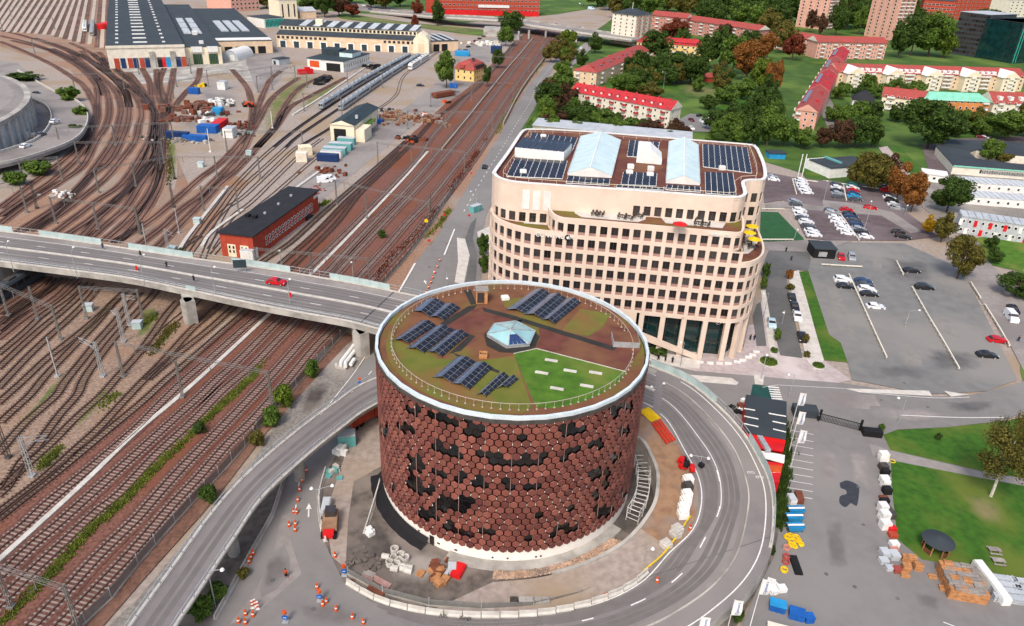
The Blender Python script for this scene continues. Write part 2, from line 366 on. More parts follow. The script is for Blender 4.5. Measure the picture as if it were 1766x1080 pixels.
sheet('yard_brown',[(0,560),(0,390),(130,290),(170,230),(170,170),(120,120),(0,70),(0,50),(120,60),(195,110),(290,115),(290,300),(240,380),(140,470),(60,520)],'ballast_brown')
sheet('platform_ground',[(330,440),(400,345),(470,270),(560,200),(640,140),(760,85),(800,88),(690,170),(600,250),(540,310),(470,345),(400,430)],'ballast_pale')
sheet('depot_apron',[(195,108),(420,95),(470,70),(485,110),(440,140),(330,140),(240,145),(200,125)],'concrete')
soft('depot_forecourt',[(330,128),(410,130),(425,180),(410,215),(365,255),(340,265),(290,250),(300,205),(345,160)],'asphalt_new','ballast_pale')
sheet('goods_road',[(470,345),(545,290),(650,215),(700,185),(745,150),(800,85),(870,55),(910,55),(850,90),(835,130),(790,165),(740,195),(640,275),(590,315),(550,350),(545,330)],'asphalt_new')
sheet('workshop_yard',[(425,60),(480,75),(500,110),(480,140),(455,170),(440,150),(425,110)],'asphalt_new')
for i,(nm,pp) in enumerate([('a',[(440,190),(500,130),(520,120),(560,125),(520,165),(470,240),(440,255)]),('b',[(500,190),(560,150),(600,135),(560,165),(520,195)]),('c',[(290,225),(302,225),(305,310),(290,320)])]): soft('weedy_verge',pp,'grass_dry','ballast_pale')
for pp in [[(100,770),(60,800),(18,838),(8,836),(60,790),(95,760)],[(200,660),(170,700),(130,745),(118,750),(150,705),(190,655)],[(0,760),(60,700),(110,640),(120,645),(70,705),(10,765)],[(300,545),(270,590),(255,608),(280,600),(310,560)],[(235,560),(250,540),(278,545),(255,580),(235,590)],[(140,590),(170,560),(200,520),(190,515),(150,560),(130,580)]]: soft('weed_patch',pp,'grass_dry','ballast_grey')
sheet('far_road',[(560,0),(600,4),(700,16),(800,26),(900,34),(900,42),(800,36),(700,28),(600,16),(550,12)],'asphalt_new')
# streets on the right
ZL[0]=.106
sheet('east_green',[(1755,330),(2700,330),(2700,1150),(1850,1000),(1760,640)],'parkgreen')
sheet('railside_road',[(690,506),(716,452),(752,410.5),(777,369),(802,330),(830,283),(860,236),(885,189),(910,150),(943,111),(990,74),(1010,55),(1024,55),(999,74),(952,122),(935,155.5),(921,189),(902,219),(875,262),(868,300),(850,345),(838,372),(826,420),(830,470),(830,520),(830,560),(640,570)],'asphalt')
sheet('plaza',[(1040,600),(1120,560),(1300,560),(1320,500),(1345,612),(1385,616),(1421,622),(1468,655),(1440,662),(1300,648),(1200,640),(1120,640)],'paving')
sheet('office_forecourt',[(1100,580),(1210,608),(1206,636),(1150,630),(1080,610)],'paving_pale')
sheet('east_street',[(1322,440),(1330,425),(1395,430),(1403,468),(1378,466),(1355,470),(1360,500),(1383,612),(1384,618),(1346,613),(1320,520),(1312,470)],'asphalt_dark')
sheet('garage_ramp',[(1298,545),(1305,525),(1312,520),(1322,597),(1305,597)],'asphalt_dark')
sheet('footpath_east',[(1312,500),(1320,500),(1337,600),(1342,620),(1328,612)],'paving_pale')
sheet('cycle_path',[(1358,470),(1378,466),(1406,570),(1421,621),(1405,640),(1390,618),(1374,540),(1364,500)],'paving_pale')
sheet('grass_strip',[(1378,469),(1394,467),(1430,577),(1450,591),(1462,625),(1421,621)],'lawn')
sheet('gravel_lot',[(1394,467),(1403,430),(1470,418),(1560,420),(1640,455),(1672,490),(1755,655),(1700,675),(1600,680),(1470,655),(1462,625),(1450,591),(1430,577)],'gravel_lot')
for pp in [[(1500,440),(1540,452),(1545,470),(1500,466)],[(1565,585),(1600,600),(1615,640),(1560,640),(1545,610)],[(1430,520),(1470,560),(1480,600),(1445,570)],[(1600,530),(1640,545),(1660,590),(1610,575)]]: soft('gravel_patch',pp,'gravel_lot2','gravel_lot')
sheet('upper_lot',[(1314,296),(1365,305),(1420,312),(1530,322),(1552,358),(1590,385),(1620,408),(1560,415),(1420,414),(1390,410),(1365,360),(1352,345),(1318,350)],'lot_brown')
sheet('lot_lane',[(1320,352),(1356,348),(1420,356),(1418,345),(1470,350),(1540,366),(1590,400),(1570,402),(1520,372),(1420,364),(1356,358),(1320,362)],'asphalt_new')
sheet('sports_field',[(1312,365),(1342,366),(1385,410),(1388,418),(1310,416)],'turf')
sheet('lot_entry',[(1312,418),(1390,414),(1470,416),(1403,435),(1325,432)],'asphalt_new')
sheet('main_road',[(1040,640),(1120,622),(1200,640),(1300,648),(1340,652),(1456,661),(1605,684),(1670,683),(1762,659),(1850,620),(1850,675),(1731,726),(1630,737),(1545,741),(1485,735),(1400,717),(1340,735),(1280,740),(1200,720),(1090,720)],'asphalt')
sheet('main_road_patch',[(1427,676),(1508,682),(1523,708),(1450,702),(1430,692)],'asphalt_new')
sheet('north_street',[(1655,400),(1690,420),(1700,445),(1766,520),(1850,600),(1850,660),(1766,640),(1745,600),(1700,530),(1672,490),(1640,455)],'asphalt_new')
sheet('traffic_island',[(1172,645),(1262,652),(1274,660),(1270,664),(1175,656)],'paving_pale')
sheet('traffic_island',[(1456,670),(1602,674),(1608,683),(1480,676)],'paving_pale')
sheet('traffic_island',[(1628,674),(1672,681),(1640,684)],'paving_pale')
sheet('yard_asphalt',[(1345,735),(1400,717),(1485,735),(1545,741),(1560,760),(1640,800),(1900,850),(2500,960),(2500,1300),(1900,1300),(1230,1200),(1300,1030),(1335,950),(1345,850)],'asphalt')
sheet('lawn_north',[(1523,750),(1545,742),(1630,737),(1731,727),(1850,700),(2300,640),(2300,919),(1690,812),(1535,776)],'lawn')
sheet('lawn_south',[(1536,794),(1690,824),(2300,937),(2300,1120),(1850,1015),(1700,985),(1590,965),(1548,930),(1540,860)],'lawn')
sheet('foot_path',[(1500,765),(1535,777),(1690,813),(2300,920),(2300,936),(1690,824),(1536,793),(1505,785)],'asphalt_new')
soft('worn_grass',[(1660,850),(1700,845),(1738,880),(1735,905),(1690,905),(1665,880)],'grass_dry','lawn')
sheet('tar_patch',cr(gp([(1448,833),(1462,829),(1480,838),(1481,855),(1477,873),(1468,868),(1458,875),(1448,868),(1449,856),(1460,852),(1458,845),(1450,842)]+[(1448,833)],.22),.3)[:-1],'tar',.242,True)
sheet('hedge_bed',[(1335,735),(1355,725),(1358,850),(1345,900),(1335,960),(1310,1010),(1270,1080),(1240,1120),(1200,1110),(1250,1055),(1305,1000),(1332,946),(1338,882),(1325,820)],'earth')
ZL[0]=.112
# school & barracks grounds, residential streets
sheet('school_yard',[(1640,240),(1766,235),(1850,240),(1850,330),(1700,320),(1600,290),(1590,250)],'lot_brown')
sheet('barracks_ground',[(1560,330),(1640,300),(1850,300),(1850,400),(1700,415),(1640,400)],'gravel')
sheet('barracks_lawn',[(1668,412),(1720,406),(1850,400),(1850,450),(1766,470),(1700,455)],'grass')
sheet('residential_street',[(1402,150),(1418,146),(1440,185),(1456,222),(1430,226),(1412,185)],'asphalt')
sheet('residential_lot',[(1160,212),(1190,196),(1215,198),(1272,210),(1262,222),(1230,228),(1180,226)],'asphalt')
sheet('block_lane',[(1027,152),(1078,108),(1090,106),(1045,152)],'asphalt_new')
sheet('block_parking',[(968,118),(1000,80),(1020,66),(1035,70),(990,112),(975,135)],'asphalt_new')
for pp in [[(1020,160),(1080,105),(1130,120),(1200,150),(1180,165),(1060,165)],[(1200,200),(1260,165),(1320,165),(1330,195),(1290,215),(1230,205)],[(1390,100),(1430,108),(1430,112),(1392,108)],[(1398,180),(1410,180),(1420,215),(1402,222)],[(1640,205),(1700,210),(1720,232),(1625,232)],[(1380,272),(1412,270),(1424,308),(1388,306)],[(1525,250),(1555,252),(1590,300),(1560,305)],[(1445,42),(1495,50),(1490,66),(1440,60)]]: soft('lawn_patch',pp,'lawn','parkgreen',None,.6)
for pp in [[(1170,140),(1250,155),(1255,170),(1180,165)]]: soft('garden_patch',pp,'grass_dry','parkgreen')
sheet('school_path',[(1515,255),(1530,252),(1570,300),(1556,305)],'paving')
sheet('gravel_verge',[(545,615),(560,600),(600,590),(629,614),(604,651),(544,725),(470,800),(440,850),(380,930),(300,1010),(230,1100),(165,1100),(240,1030),(330,920),(400,840),(440,790),(470,740),(500,700),(540,650)],'gravel')
soft('gravel_wet',[(530,660),(560,655),(575,665),(550,705),(515,720)],'wet_earth','gravel')
sheet('ditch',[(140,1090),(239,976),(330,873),(378,823),(444,738),(511,668),(548,627),(596,573),(612,580),(560,635),(520,680),(460,745),(395,830),(345,890),(260,985),(160,1100)],'ballast_dark')
ZL[0]=.113
# junction and construction site
sheet('junction',[(660,600),(640,610),(604,651),(544,725),(492,820),(470,890),(427,969),(350,1100),(330,1160),(1240,1160),(1180,1060),(1000,1060),(700,1060),(592,1004),(567,952),(554,920),(551,870),(559,820),(600,750),(655,680)],'asphalt')
sheet('island_gore',[(485,890),(512,880),(500,930),(520,990),(440,1060),(395,1078),(440,1020),(470,960)],'asphalt_new')
sheet('under_ramp_earth',[(492,820),(470,890),(427,969),(350,1100),(290,1100),(340,1020),(400,930),(452,857),(520,790),(540,740)],'earth')
sheet('site_earth',[(567,952),(554,920),(551,870),(559,820),(600,750),(655,680),(660,650),(1120,650),(1120,760),(1130,900),(1100,990),(1000,1040),(900,1055),(750,1058),(659,1038),(592,1004)],'earth')
sheet('site_road',[(600,770),(640,700),(660,700),(665,800),(610,830),(600,900),(596,980),(572,960),(566,920),(570,860)],'ballast_pale')
soft('site_wet',[(640,870),(680,930),(760,985),(800,1000),(720,1030),(640,1020),(605,990),(605,930)],'wet_earth','earth')
soft('site_gravel',[(660,950),(740,945),(790,985),(740,1010),(680,1000)],'gravel','earth')
# ================================================================ RING ROAD, BRIDGE AND RAMP
CX,CY=.27,98.98; DR=20.86; DH=26.04
KZ=[(-200,.12),(-115,.12),(-90,.4),(-60,1.6),(-30,3.2),(0,4.8),(30,6.2),(55,7.),(200,7.)]
def zr(a):
    for (a0,z0),(a1,z1) in zip(KZ,KZ[1:]):
        if a<=a1: return z0+(z1-z0)*(a-a0)/(a1-a0)
    return 7.
def GR(x,y,dz=0.):
    z=3.
    for _ in range(25):
        g=G(x,y,z); a=math.degrees(math.atan2(g.y-CY,g.x-CX)); z=zr(a)
        if z is None: z=0
    g=G(x,y,z+dz); return g
ZB=7.
far_px=[(-80,388),(0,398),(110,412),(233,430),(340,446),(450,461),(540,476),(610,488),(719,510)]
near_px=[(-80,440),(0,452),(110,466),(222,481),(340,505),(430,524),(520,541),(597,555),(652,569)]
ring_out=[(1118,628),(1188,658),(1242,701),(1286,749),(1313,793),(1331,833),(1338,882),(1332,946),(1305,1001),(1253,1054),(1200,1092),(1100,1140),(980,1170),(860,1185)]
ring_in=[(1113,704),(1147,727),(1178,784),(1200,829),(1204,871),(1187,919),(1141,960),(1095,1006),(1030,1038),(944,1058),(846,1064),(749,1059),(659,1039),(598,1006)]
outer=gp(far_px,ZB)+[GR(*p) for p in ring_out]; inner=gp(near_px,ZB)+[GR(*p) for p in ring_in]
for p in outer+inner: pass
oc=cr(outer,2.); ic=cr(inner,2.)
def resamp(pts,n):
    L=[0]
    for a,b in zip(pts,pts[1:]): L.append(L[-1]+(b-a).length)
    out=[];k=0
    for i in range(n):
        s=L[-1]*i/(n-1)
        while k<len(L)-2 and L[k+1]<s: k+=1
        t=(s-L[k])/max(1e-6,L[k+1]-L[k]); out.append(pts[k].lerp(pts[k+1],max(0,min(1,t))))
    return out
# pair the edges piecewise so that cross sections stay square
def pair(o,i,no,ni,n):   # o,i control polylines with matching counts
    return resamp(cr(o,1.5),n),resamp(cr(i,1.5),n)
NB=200
oc2=[];ic2=[]
k=len(far_px)
o1,i1=pair(outer[:k],inner[:k],0,0,70); o2,i2=pair(outer[k-1:k+1],inner[k-1:k+1],0,0,24); o3,i3=pair(outer[k:],inner[k:],0,0,110)
OE=o1+o2[1:]+o3[1:]; IE=i1+i2[1:]+i3[1:]
deck=thing('road_bridge','grey concrete road bridge over the tracks curving into the ring road round the drum','bridge',(OE[20].x,OE[20].y,0))
mb=MB(); n=len(OE); vs=[];fs=[];mi=[]
for o,i in zip(OE,IE):
    d=(o-i); d.z=0; d.normalize()
    vs+=[tuple(o),tuple(i),(i.x,i.y,max(-.3,i.z-1.3)),(o.x,o.y,max(-.3,o.z-1.3))]
for q in range(n-1):
    for a in range(4): fs.append((4*q+a,4*q+4+a,4*q+4+(a+1)%4,4*q+(a+1)%4)); mi.append(0 if a==0 else 1)
fs.append((0,1,2,3)); mi.append(1)
mb.add(vs,fs); mb.m=mi; part('deck',mb,['asphalt_deck','concrete'],deck)
# ring walls down to the ground where the deck becomes a ramp
for E in (OE,IE):
    mb=MB()
    for a,b in zip(E,E[1:]):
        ang=math.degrees(math.atan2(a.y-CY,a.x-CX))
        if ang<22 and a.z>.5 and a.x>-5: mb.quad((a.x,a.y,-.1),(b.x,b.y,-.1),(b.x,b.y,b.z-1.29),(a.x,a.y,a.z-1.29))
    part('retaining_wall',mb,'concrete',deck)
# piers
for px,py in [(328,556),(622,612)]:
    g=G(px,py); mb=MB(); mb.box(g.x,g.y+1,0,2.0,4.5,5.75,a=.6); mb.cyl(g.x,g.y,0,5.75,1.3,16); part('pier',mb,'concrete',deck)
g=G(0,500); mb=MB(); mb.box(g.x-3,g.y+2,0,7,6,5.7,a=-.1); part('abutment',mb,'concrete',deck)
# parapets: edge beams, glass panels and posts, panel by panel
def parapet(root,pts,name,glass_every,h=1.25,inset=.35,side=1,step=1):
    mb=MB(); 
    base=[]
    for q,p in enumerate(pts):
        d=pts[min(q+1,len(pts)-1)]-pts[max(q-1,0)]; d.z=0; d.normalize(); nn=Vector((-d.y,d.x,0))*side
        base.append(p+nn*inset)
    mb.ribbon(base,.22,.22,.0,.22); part('kerb_beam',mb,'concrete_pale',root)
    rl=MB(); rl.ribbon([p+Vector((0,0,h)) for p in base],.05,.05,-.04,.04); rl.ribbon([p+Vector((0,0,h*.55)) for p in base],.03,.03,-.03,.03); part('handrail',rl,'steel',root)
    ps=MB(); L=0; nextp=0; pq=None
    for a,b in zip(base,base[1:]):
        seg=(b-a).length
        while nextp<=L+seg:
            t=(nextp-L)/max(seg,1e-6); e=a.lerp(b,t); ps.box(e.x,e.y,e.z+.2,.09,.09,h-.15)
            if pq is not None and glass_every(pq[1]):
                g=MB(); f=pq[0]; g.beam(Vector((f.x,f.y,f.z+.25+(h-.3)/2)),Vector((e.x,e.y,e.z+.25+(h-.3)/2)),.04,h-.3); part('panel',g,'parapet_glass',root)
            pq=(e,nextp); nextp+=2.6
        L+=seg
    o=part('post',ps,'steel',root); o['kind']='stuff'
random.seed(3)
parapet(deck,OE[:150],'far',lambda s: (s%26)<17,1.7,.35,-1)
parapet(deck,IE[:78],'near',lambda s: (s%60)<5,1.2,.35,1)
# paint on the deck
def mid(t,a=0,b=None): return [o.lerp(i,t)+Vector((0,0,.02)) for o,i in zip(OE,IE)][a:b]
def paint(name,pts,w,m='white_line'):
    mb=MB(); mb.strip(pts,w/2,w/2); return struct(name,mb,m)
def paintdash(name,pts,w,on,off):
    mb=MB(); acc=0;seg=[]
    P=[]
    for a,b in zip(pts,pts[1:]):
        m=max(1,int((b-a).length/.5)); P+=[a.lerp(b,k/m) for k in range(m)]
    for a,b in zip(P,P[1:]):
        if acc%(on+off)<on: seg.append(a)
        else:
            if len(seg)>1: mb.strip(seg,w/2,w/2)
            seg=[]
        acc+=(b-a).length
    if len(seg)>1: mb.strip(seg,w/2,w/2)
    return struct(name,mb,'white_line')
paint('footway',mid(.115,0,95),3.2 if False else 2.4,'asphalt_new')
paint('road_line',[p+Vector((0,0,.01)) for p in mid(.2,0,95)],.16)
paintdash('lane_dashes',mid(.37,0,72),.16,3,9)
mb=MB(); mb.ribbon(mid(.545,0,95),.3,.3,-.05,.18); struct('median_kerb',mb,'concrete_pale')
paintdash('lane_dashes',mid(.72,0,72),.16,3,9)
paint('road_line',mid(.9,0,95),.16)
paint('ring_line',mid(.09,100,None),.18); 
mb=MB(); mb.ribbon(mid(.27,96,None),.12,.12,-.05,.14); struct('ring_kerb',mb,'concrete')
for t_ in (.4,.47,.55,.7,.77,.85): paint('wheel_track',[p-Vector((0,0,.012)) for p in mid(t_,96,None)],.7,'asphalt_wear')
for t_ in (.27,.33,.41,.47,.62,.68,.77,.84): paint('wheel_track',[p-Vector((0,0,.012)) for p in mid(t_,0,95)],.6,'asphalt_wear')
paint('worn_edge',mid(.30,110,None),.7,'asphalt_new')
paintdash('lane_dashes',mid(.63,120,190),.18,3,4.5)
paint('ring_line',mid(.62,96,132),.14)
paint('ring_line',mid(.94,96,160),.16)
for q in (146,):
    mb=MB(); mb.beam(OE[q].lerp(IE[q],.02)+Vector((0,0,.006)),OE[q].lerp(IE[q],.98)+Vector((0,0,.006)),.12,.02); struct('deck_joint',mb,'asphalt_dark')
for q,nm in ((34,0),): pass
j=MB(); j.beam(OE[66].lerp(IE[66],.02)+Vector((0,0,.012)),OE[66].lerp(IE[66],.98)+Vector((0,0,.012)),.3,.02); struct('deck_joint',j,'tar')
# inner shelf with pit edge
pit_px=[(1060,740),(1106,757),(1124,784),(1136,816),(1135,853),(1127,878),(1113,900),(1100,916),(1070,943),(1010,974),(930,996),(850,1004)]
PE=[GR(*p,dz=-.1) for p in pit_px]
PEs=resamp(cr(PE,1.),60)
inn=[p-Vector((0,0,.08)) for p in IE[len(IE)-112:]]
inn2=resamp([p for p in inn if p.x>-2 or p.y<90][:96],60)
mb=MB(); vs=[]
for a,b in zip(PEs,inn2): vs+=[tuple(a),tuple(b)]
mb.add(vs,[(2*q,2*q+1,2*q+3,2*q+2) for q in range(59)])
for q in range(59): mb.m[q]=0 if q<30 else 1
struct('site_access_road',mb,['sand','ballast_pale'])
mb=MB(); mb.ribbon([Vector((p.x,p.y,0)) for p in PEs[:46]],.25,.25,-.2,.01); 
for q in range(len(PEs[:46])-1): pass
mb=MB(); vs=[]
for p in PEs[:50]:
    d=Vector((p.x-CX,p.y-CY,0)).normalized()
    vs+=[(p.x-d.x*.45,p.y-d.y*.45,-.1),(p.x-d.x*.45,p.y-d.y*.45,p.z+.25),(p.x+d.x*.1,p.y+d.y*.1,p.z+.25),(p.x+d.x*.1,p.y+d.y*.1,p.z-.3)]
fs=[]
for q in range(49):
    for a in range(3): fs.append((4*q+a,4*q+a+1,4*q+a+5,4*q+a+4))
mb.add(vs,fs); solo('retaining_wall',mb,'concrete','curved concrete retaining wall round the pit beside the drum building','wall')
# left ramp
up_px=[(660,645),(647,655),(574.5,700),(509.5,748.6),(430,818),(368,888),(300,982),(233,1075),(190,1140)]
lo_px=[(660,685),(647,695.6),(584,739),(521.5,789.5),(450,857),(399,930),(337,1023),(295.5,1085),(262,1150)]
ZRp=6.0
u0=[Vector((10,127,6.6)),Vector((-10,125,6.5))]+gp(up_px[1:],ZRp); l0=[Vector((8,121.5,6.6)),Vector((-12,119,6.5))]+gp(lo_px[1:],ZRp)
U=resamp(cr(u0,1.5),90); L_=resamp(cr(l0,1.5),90)
ramp=thing('slip_road_ramp','elevated concrete slip road ramp running down beside the tracks on round columns','ramp',(U[60].x,U[60].y,0))
mb=MB(); vs=[];fs=[];mi=[]
for o,i in zip(U,L_): vs+=[tuple(o),tuple(i),(i.x,i.y,i.z-1.0),(o.x,o.y,o.z-1.0)]
for q in range(89):
    for a in range(4): fs.append((4*q+a,4*q+4+a,4*q+4+(a+1)%4,4*q+(a+1)%4)); mi.append(0 if a==0 else 1)
mb.add(vs,fs); mb.m=mi; part('deck',mb,['asphalt_deck','concrete'],ramp)
for t_ in (.36,.62):
    mb=MB(); mb.strip([u.lerp(l,t_)+Vector((0,0,.01)) for u,l in zip(U,L_)],.4,.4); struct('wheel_track',mb,'asphalt_wear')
parapet(ramp,U[12:],'up',lambda s: False,1.1,.3,-1); parapet(ramp,L_[12:],'lo',lambda s: False,1.1,.3,1)
for q in (27,52,68):
    p=U[q].lerp(L_[q],.62); mb=MB(); mb.cyl(p.x,p.y,0,p.z-.99,.85,14); part('column',mb,'concrete',ramp)
# ================================================================ TRACKS
def track(px,label,wood=False,z=0,bed=None,sl=True,world=None,group='tracks of the railway yard',rw=.19,far=False):
    pts=cr(world if world else gp(px,0),1.3)
    mid_=pts[len(pts)//2]; root=thing('rail_track',label,'rail track',(mid_.x,mid_.y,0),group=group)
    if bed:
        mb=MB(); mb.ribbon(pts,1.75,1.75,-.05,.12)
        # shoulders
        part('ballast_bed',mb,bed,root)
    if sl:
        mb=MB(); acc=0; nxt=0
        sp=.72 if not far else 1.2
        for a,b in zip(pts,pts[1:]):
            d=(b-a); Ls=d.length
            if Ls<1e-5: continue
            ang=math.atan2(d.y,d.x)
            while nxt<acc+Ls:
                e=a.lerp(b,(nxt-acc)/Ls); hx,hy=math.cos(ang)*.15,math.sin(ang)*.15; ox,oy=-math.sin(ang)*1.28,math.cos(ang)*1.28
                mb.add([(e.x-hx-ox,e.y-hy-oy,.15),(e.x+hx-ox,e.y+hy-oy,.15),(e.x+hx+ox,e.y+hy+oy,.15),(e.x-hx+ox,e.y-hy+oy,.15)],((0,1,2,3),))
                nxt+=sp
            acc+=Ls
        o=part('sleepers',mb,'sleeper_w' if wood else 'sleeper_c',root); o['kind']='stuff'
    for s in (-1,1):
        mb=MB(); mb.ribbon(pts,.7175*s+rw/2,-.7175*s+rw/2,.12,.31); part('rail',mb,'rail',root)
    return root
T={}
main=[('A',[(100,1086),(148,1037),(189,995),(239,941),(296,874),(344,823),(393,767),(440,721),(504,647),(544,599),(581,560),(641,485),(685,437),(722,396),(765,343),(801,297),(836,248),(863,207),(890,166),(921,121),(944,84),(956,64),(966,46)],'double-railed main line track nearest the fence and the ramp'),
 ('B',[(50,1086),(111,1024),(172,958),(235,897),(255,874),(311,811),(367,754),(433,686),(478,638),(511,601),(552,557),(615,483),(667,426),(704,383),(740,346),(785,290),(822,243),(852,200),(880,160),(911,117),(936,80),(948,62),(958,46)],'main line track second from the fence, right of the green weed strip'),
 ('C',[(-20,1058),(4,1037),(50,993),(104,943),(167,884),(207,852),(270,785),(337,723),(385,674),(437,630),(474,592),(515,549),(574,480),(611,440),(659,389),(696,350),(739,305),(782,254),(818,211),(850,168),(890,116),(920,78),(934,62),(944,46)],'main line track just left of the green weed strip'),
 ('D',[(-20,1010),(11,985.6),(55.6,943),(104,902),(126,882),(205,811),(261,760),(315,711),(348,682),(374,656),(411,623),(448,586),(485,549),(559,475),(596,435),(644,384),(685,343),(722,303),(766,250),(800,210),(835,166),(872,120),(902,84),(918,64),(930,46)],'main line track just right of the white cable trough'),
 ('E',[(-20,958),(11,932),(44,906),(80,871),(141,821),(196,774),(239,736),(278,696),(318,657),(359,622),(413,574),(450,541),(530,466),(563,435),(611,388),(652,346),(685,312),(722,272),(742,240),(775,202),(808,165),(845,125),(880,88),(902,62)],'main line track just left of the white cable trough'),
 ('F1',[(-10,892),(18,870),(75,826),(128,778),(170,740),(211,696),(246,659),(280,625),(330,570),(374,531),(440,462),(500,420),(540,384),(578,350),(606,326),(655,284),(700,244)],'dark sleepered track left of the brown ballast strip'),
 ('F2',[(-6,898),(22,876),(78,832),(132,788),(185,744),(242,697),(289,654),(318,630),(378,578),(430,532),(513,452),(578,388),(618,337),(654,302),(690,268),(722,236),(748,207),(772,190),(800,167),(825,150),(860,108),(890,70)],'dark sleepered track that splits away above the signal mast'),
 ('F1b',[(255,655),(296,620),(359,570),(400,533),(470,468),(545,402),(600,345),(640,310),(690,262)],'track branching between the two dark sleepered tracks'),
]
for k_,px,lb in main: T[k_]=track(px,lb,wood=k_[0]=='F',bed='ballast_bed' if k_ in 'ABCDE' else None,group='main line tracks')
left=[([(0,843),(15,832),(52,798),(89,765),(118,735),(141,713),(176,682),(204,650),(237,613),(263,578),(285,546),(307,520)],'wood','curving siding that forks beside the green relay box'),
 ([(237,613),(261,594),(283,570),(322,537),(345,515)],'pale','right fork of the siding on the pale gravel'),
 ([(-5,857),(11,843),(37,798),(61,774),(80,747),(104,715),(133,682),(144,656),(170,618),(194,587),(222,555),(245,530),(270,500),(300,440),(345,408)],'wood','siding with the white marker boards on its sleepers'),
 ([(-5,785),(37,737),(63,713),(96,684),(111,661),(144,620),(167,591),(194,561),(213,537),(240,505)],'wood','dark siding right of the tall lattice mast'),
 ([(0,730),(26,706),(52,682),(78,650),(111,615),(141,584),(167,557),(196,522),(222,498)],'wood','siding left of the tall lattice mast'),
 ([(-5,698),(41,657),(78,622),(111,596),(141,572),(167,550),(204,515)],'wood','siding joining its neighbour at the long switch'),
 ([(-5,672),(46,618),(85,581),(118,552),(152,518),(170,495)],'wood','siding on the left edge just right of a lamp mast'),
 ([(-5,638),(37,598),(74,565),(104,541),(133,515),(155,490)],'wood','siding sixth from the parked train under the bridge'),
 ([(-5,613),(37,578),(74,544),(111,518),(145,487)],'wood','siding fifth from the parked train under the bridge'),
 ([(-5,587),(30,559),(55,541),(96,515),(130,482)],'rust','siding fourth from the parked train under the bridge'),
 ([(-5,572),(37,537),(74,509),(110,480)],'rust','siding third from the parked train under the bridge'),
 ([(-5,560),(46,523),(83,500),(100,480)],'rust','siding second from the parked train under the bridge'),
 ([(-5,543),(44,510),(85,478)],'rust','siding next to the parked train under the bridge')]
for px,kd,lb in left: track(px,lb,wood=True,bed={'wood':None,'rust':'ballast_dark','pale':None}[kd],sl=kd!='pale',group='sidings left of the main line')
up=[([(0,360),(39,330),(75,303),(104,281),(140,250),(155,226),(165,205),(166,187),(157,168),(143,147),(119,130),(90,112),(40,88),(0,72)],'outermost yard track round the bend beside the arena road'),
 ([(0,374),(47,341),(88,314),(126,281),(146,256),(160,228),(168,205),(168,182),(168,158),(159,138),(130,112),(80,86),(20,70)],'second yard track round the bend beside the arena road'),
 ([(0,387),(47,352),(101,317),(142,287),(165,245),(181,221),(188,198),(188,177),(182,155),(165,135),(130,104),(90,84)],'third yard track round the bend beside the arena road'),
 ([(30,402),(47,390),(88,364),(120,339),(146,312),(174,275),(196,240),(206,206),(209,188),(204,168),(193,150),(170,130),(140,106),(118,88)],'fourth yard track round the bend beside the arena road'),
 ([(52,400),(88,374),(125,340),(157,306),(189,279),(205,252),(220,212),(222,182),(215,157),(196,136),(165,112),(140,88)],'fifth yard track round the bend beside the arena road'),
 ([(66,396),(110,366),(142,341),(181,309),(210,275),(233,243),(239,218),(244,196),(237,172),(215,147),(185,122),(160,92)],'sixth yard track round the bend beside the arena road'),
 ([(94,402),(134,372),(170,345),(205,322),(230,290),(258,240),(264,212),(261,188),(247,166),(222,149),(190,128),(175,100)],'yard track leading to the shunting signal row'),
 ([(115,406),(154,380),(184,356),(219,327),(242,296),(255,272),(264,243),(267,215),(266,193),(253,169),(240,148),(222,125)],'yard track into the leftmost depot door'),
 ([(142,408),(170,378),(205,345),(231,316),(250,293),(267,272),(270,256),(270,224),(269,198),(261,172),(258,143),(245,118)],'yard track into the second depot door'),
 ([(156,412),(189,383),(217,358),(238,325),(255,300),(272,270),(277,235),(281,205),(280,185),(272,160),(270,120)],'yard track into the third depot door'),
 ([(178,417),(215,385),(241,356),(257,333),(268,308),(277,275),(280,232),(283,201),(283,171),(275,143),(283,118)],'yard track into the fourth depot door'),
 ([(200,419),(225,397),(250,365),(266,338),(275,317),(280,290),(280,262),(283,230),(286,205),(291,169),(296,143),(300,118)],'yard track into the fifth depot door'),
 ([(195,420),(252,386),(288,358),(320,330),(345,308),(381,281),(411,249),(430,224),(443,193),(446,183),(456,157),(467,137),(484,123)],'grassy track curving up to the small pale hut'),
 ([(235,426),(279,393),(310,364),(345,338),(364,318),(389,294),(419,259),(432,232),(448,205),(465,175),(487,154),(516,134)],'grassy track curving up towards the steam locomotive'),
 ([(262,436),(301,397),(326,372),(357,341),(378,319),(411,290),(443,255),(474,219),(487,191),(506,162),(528,145),(563,129)],'grassy track curving up to the engine shed door'),
 ([(443,255),(474,222),(500,186),(528,170),(560,153),(597,134)],'short track branching past the engine shed'),
 ([(430,224),(436,190),(432,170),(425,150),(400,120)],'short track curving past the orange trolley'),
 ([(0,52),(40,62),(90,78),(140,98),(175,120),(200,140),(212,165)],'shallow curved lead track below the stabling yard, upper'),
 ([(0,62),(50,74),(100,92),(145,116),(170,140),(180,165)],'shallow curved lead track below the stabling yard, lower'),
 ([(60,66),(110,82),(155,104),(190,130),(214,155),(224,185)],'shallow curved lead track nearest the depot corner'),
 ([(120,74),(150,88),(190,115),(222,140),(244,165),(258,190)],'curved lead track out of the right half of the stabling yard'),
 ([(170,90),(185,105),(215,130),(240,155),(255,180)],'curved lead track beside the depot wall'),
 ([(290,200),(300,185),(320,160),(340,140),(345,118)],'curving track left of the scrap heap yard'),
]
for px,lb in up: track(px,lb,wood=True,bed='ballast_dark',far=True,rw=.22,group='tracks of the upper yard')
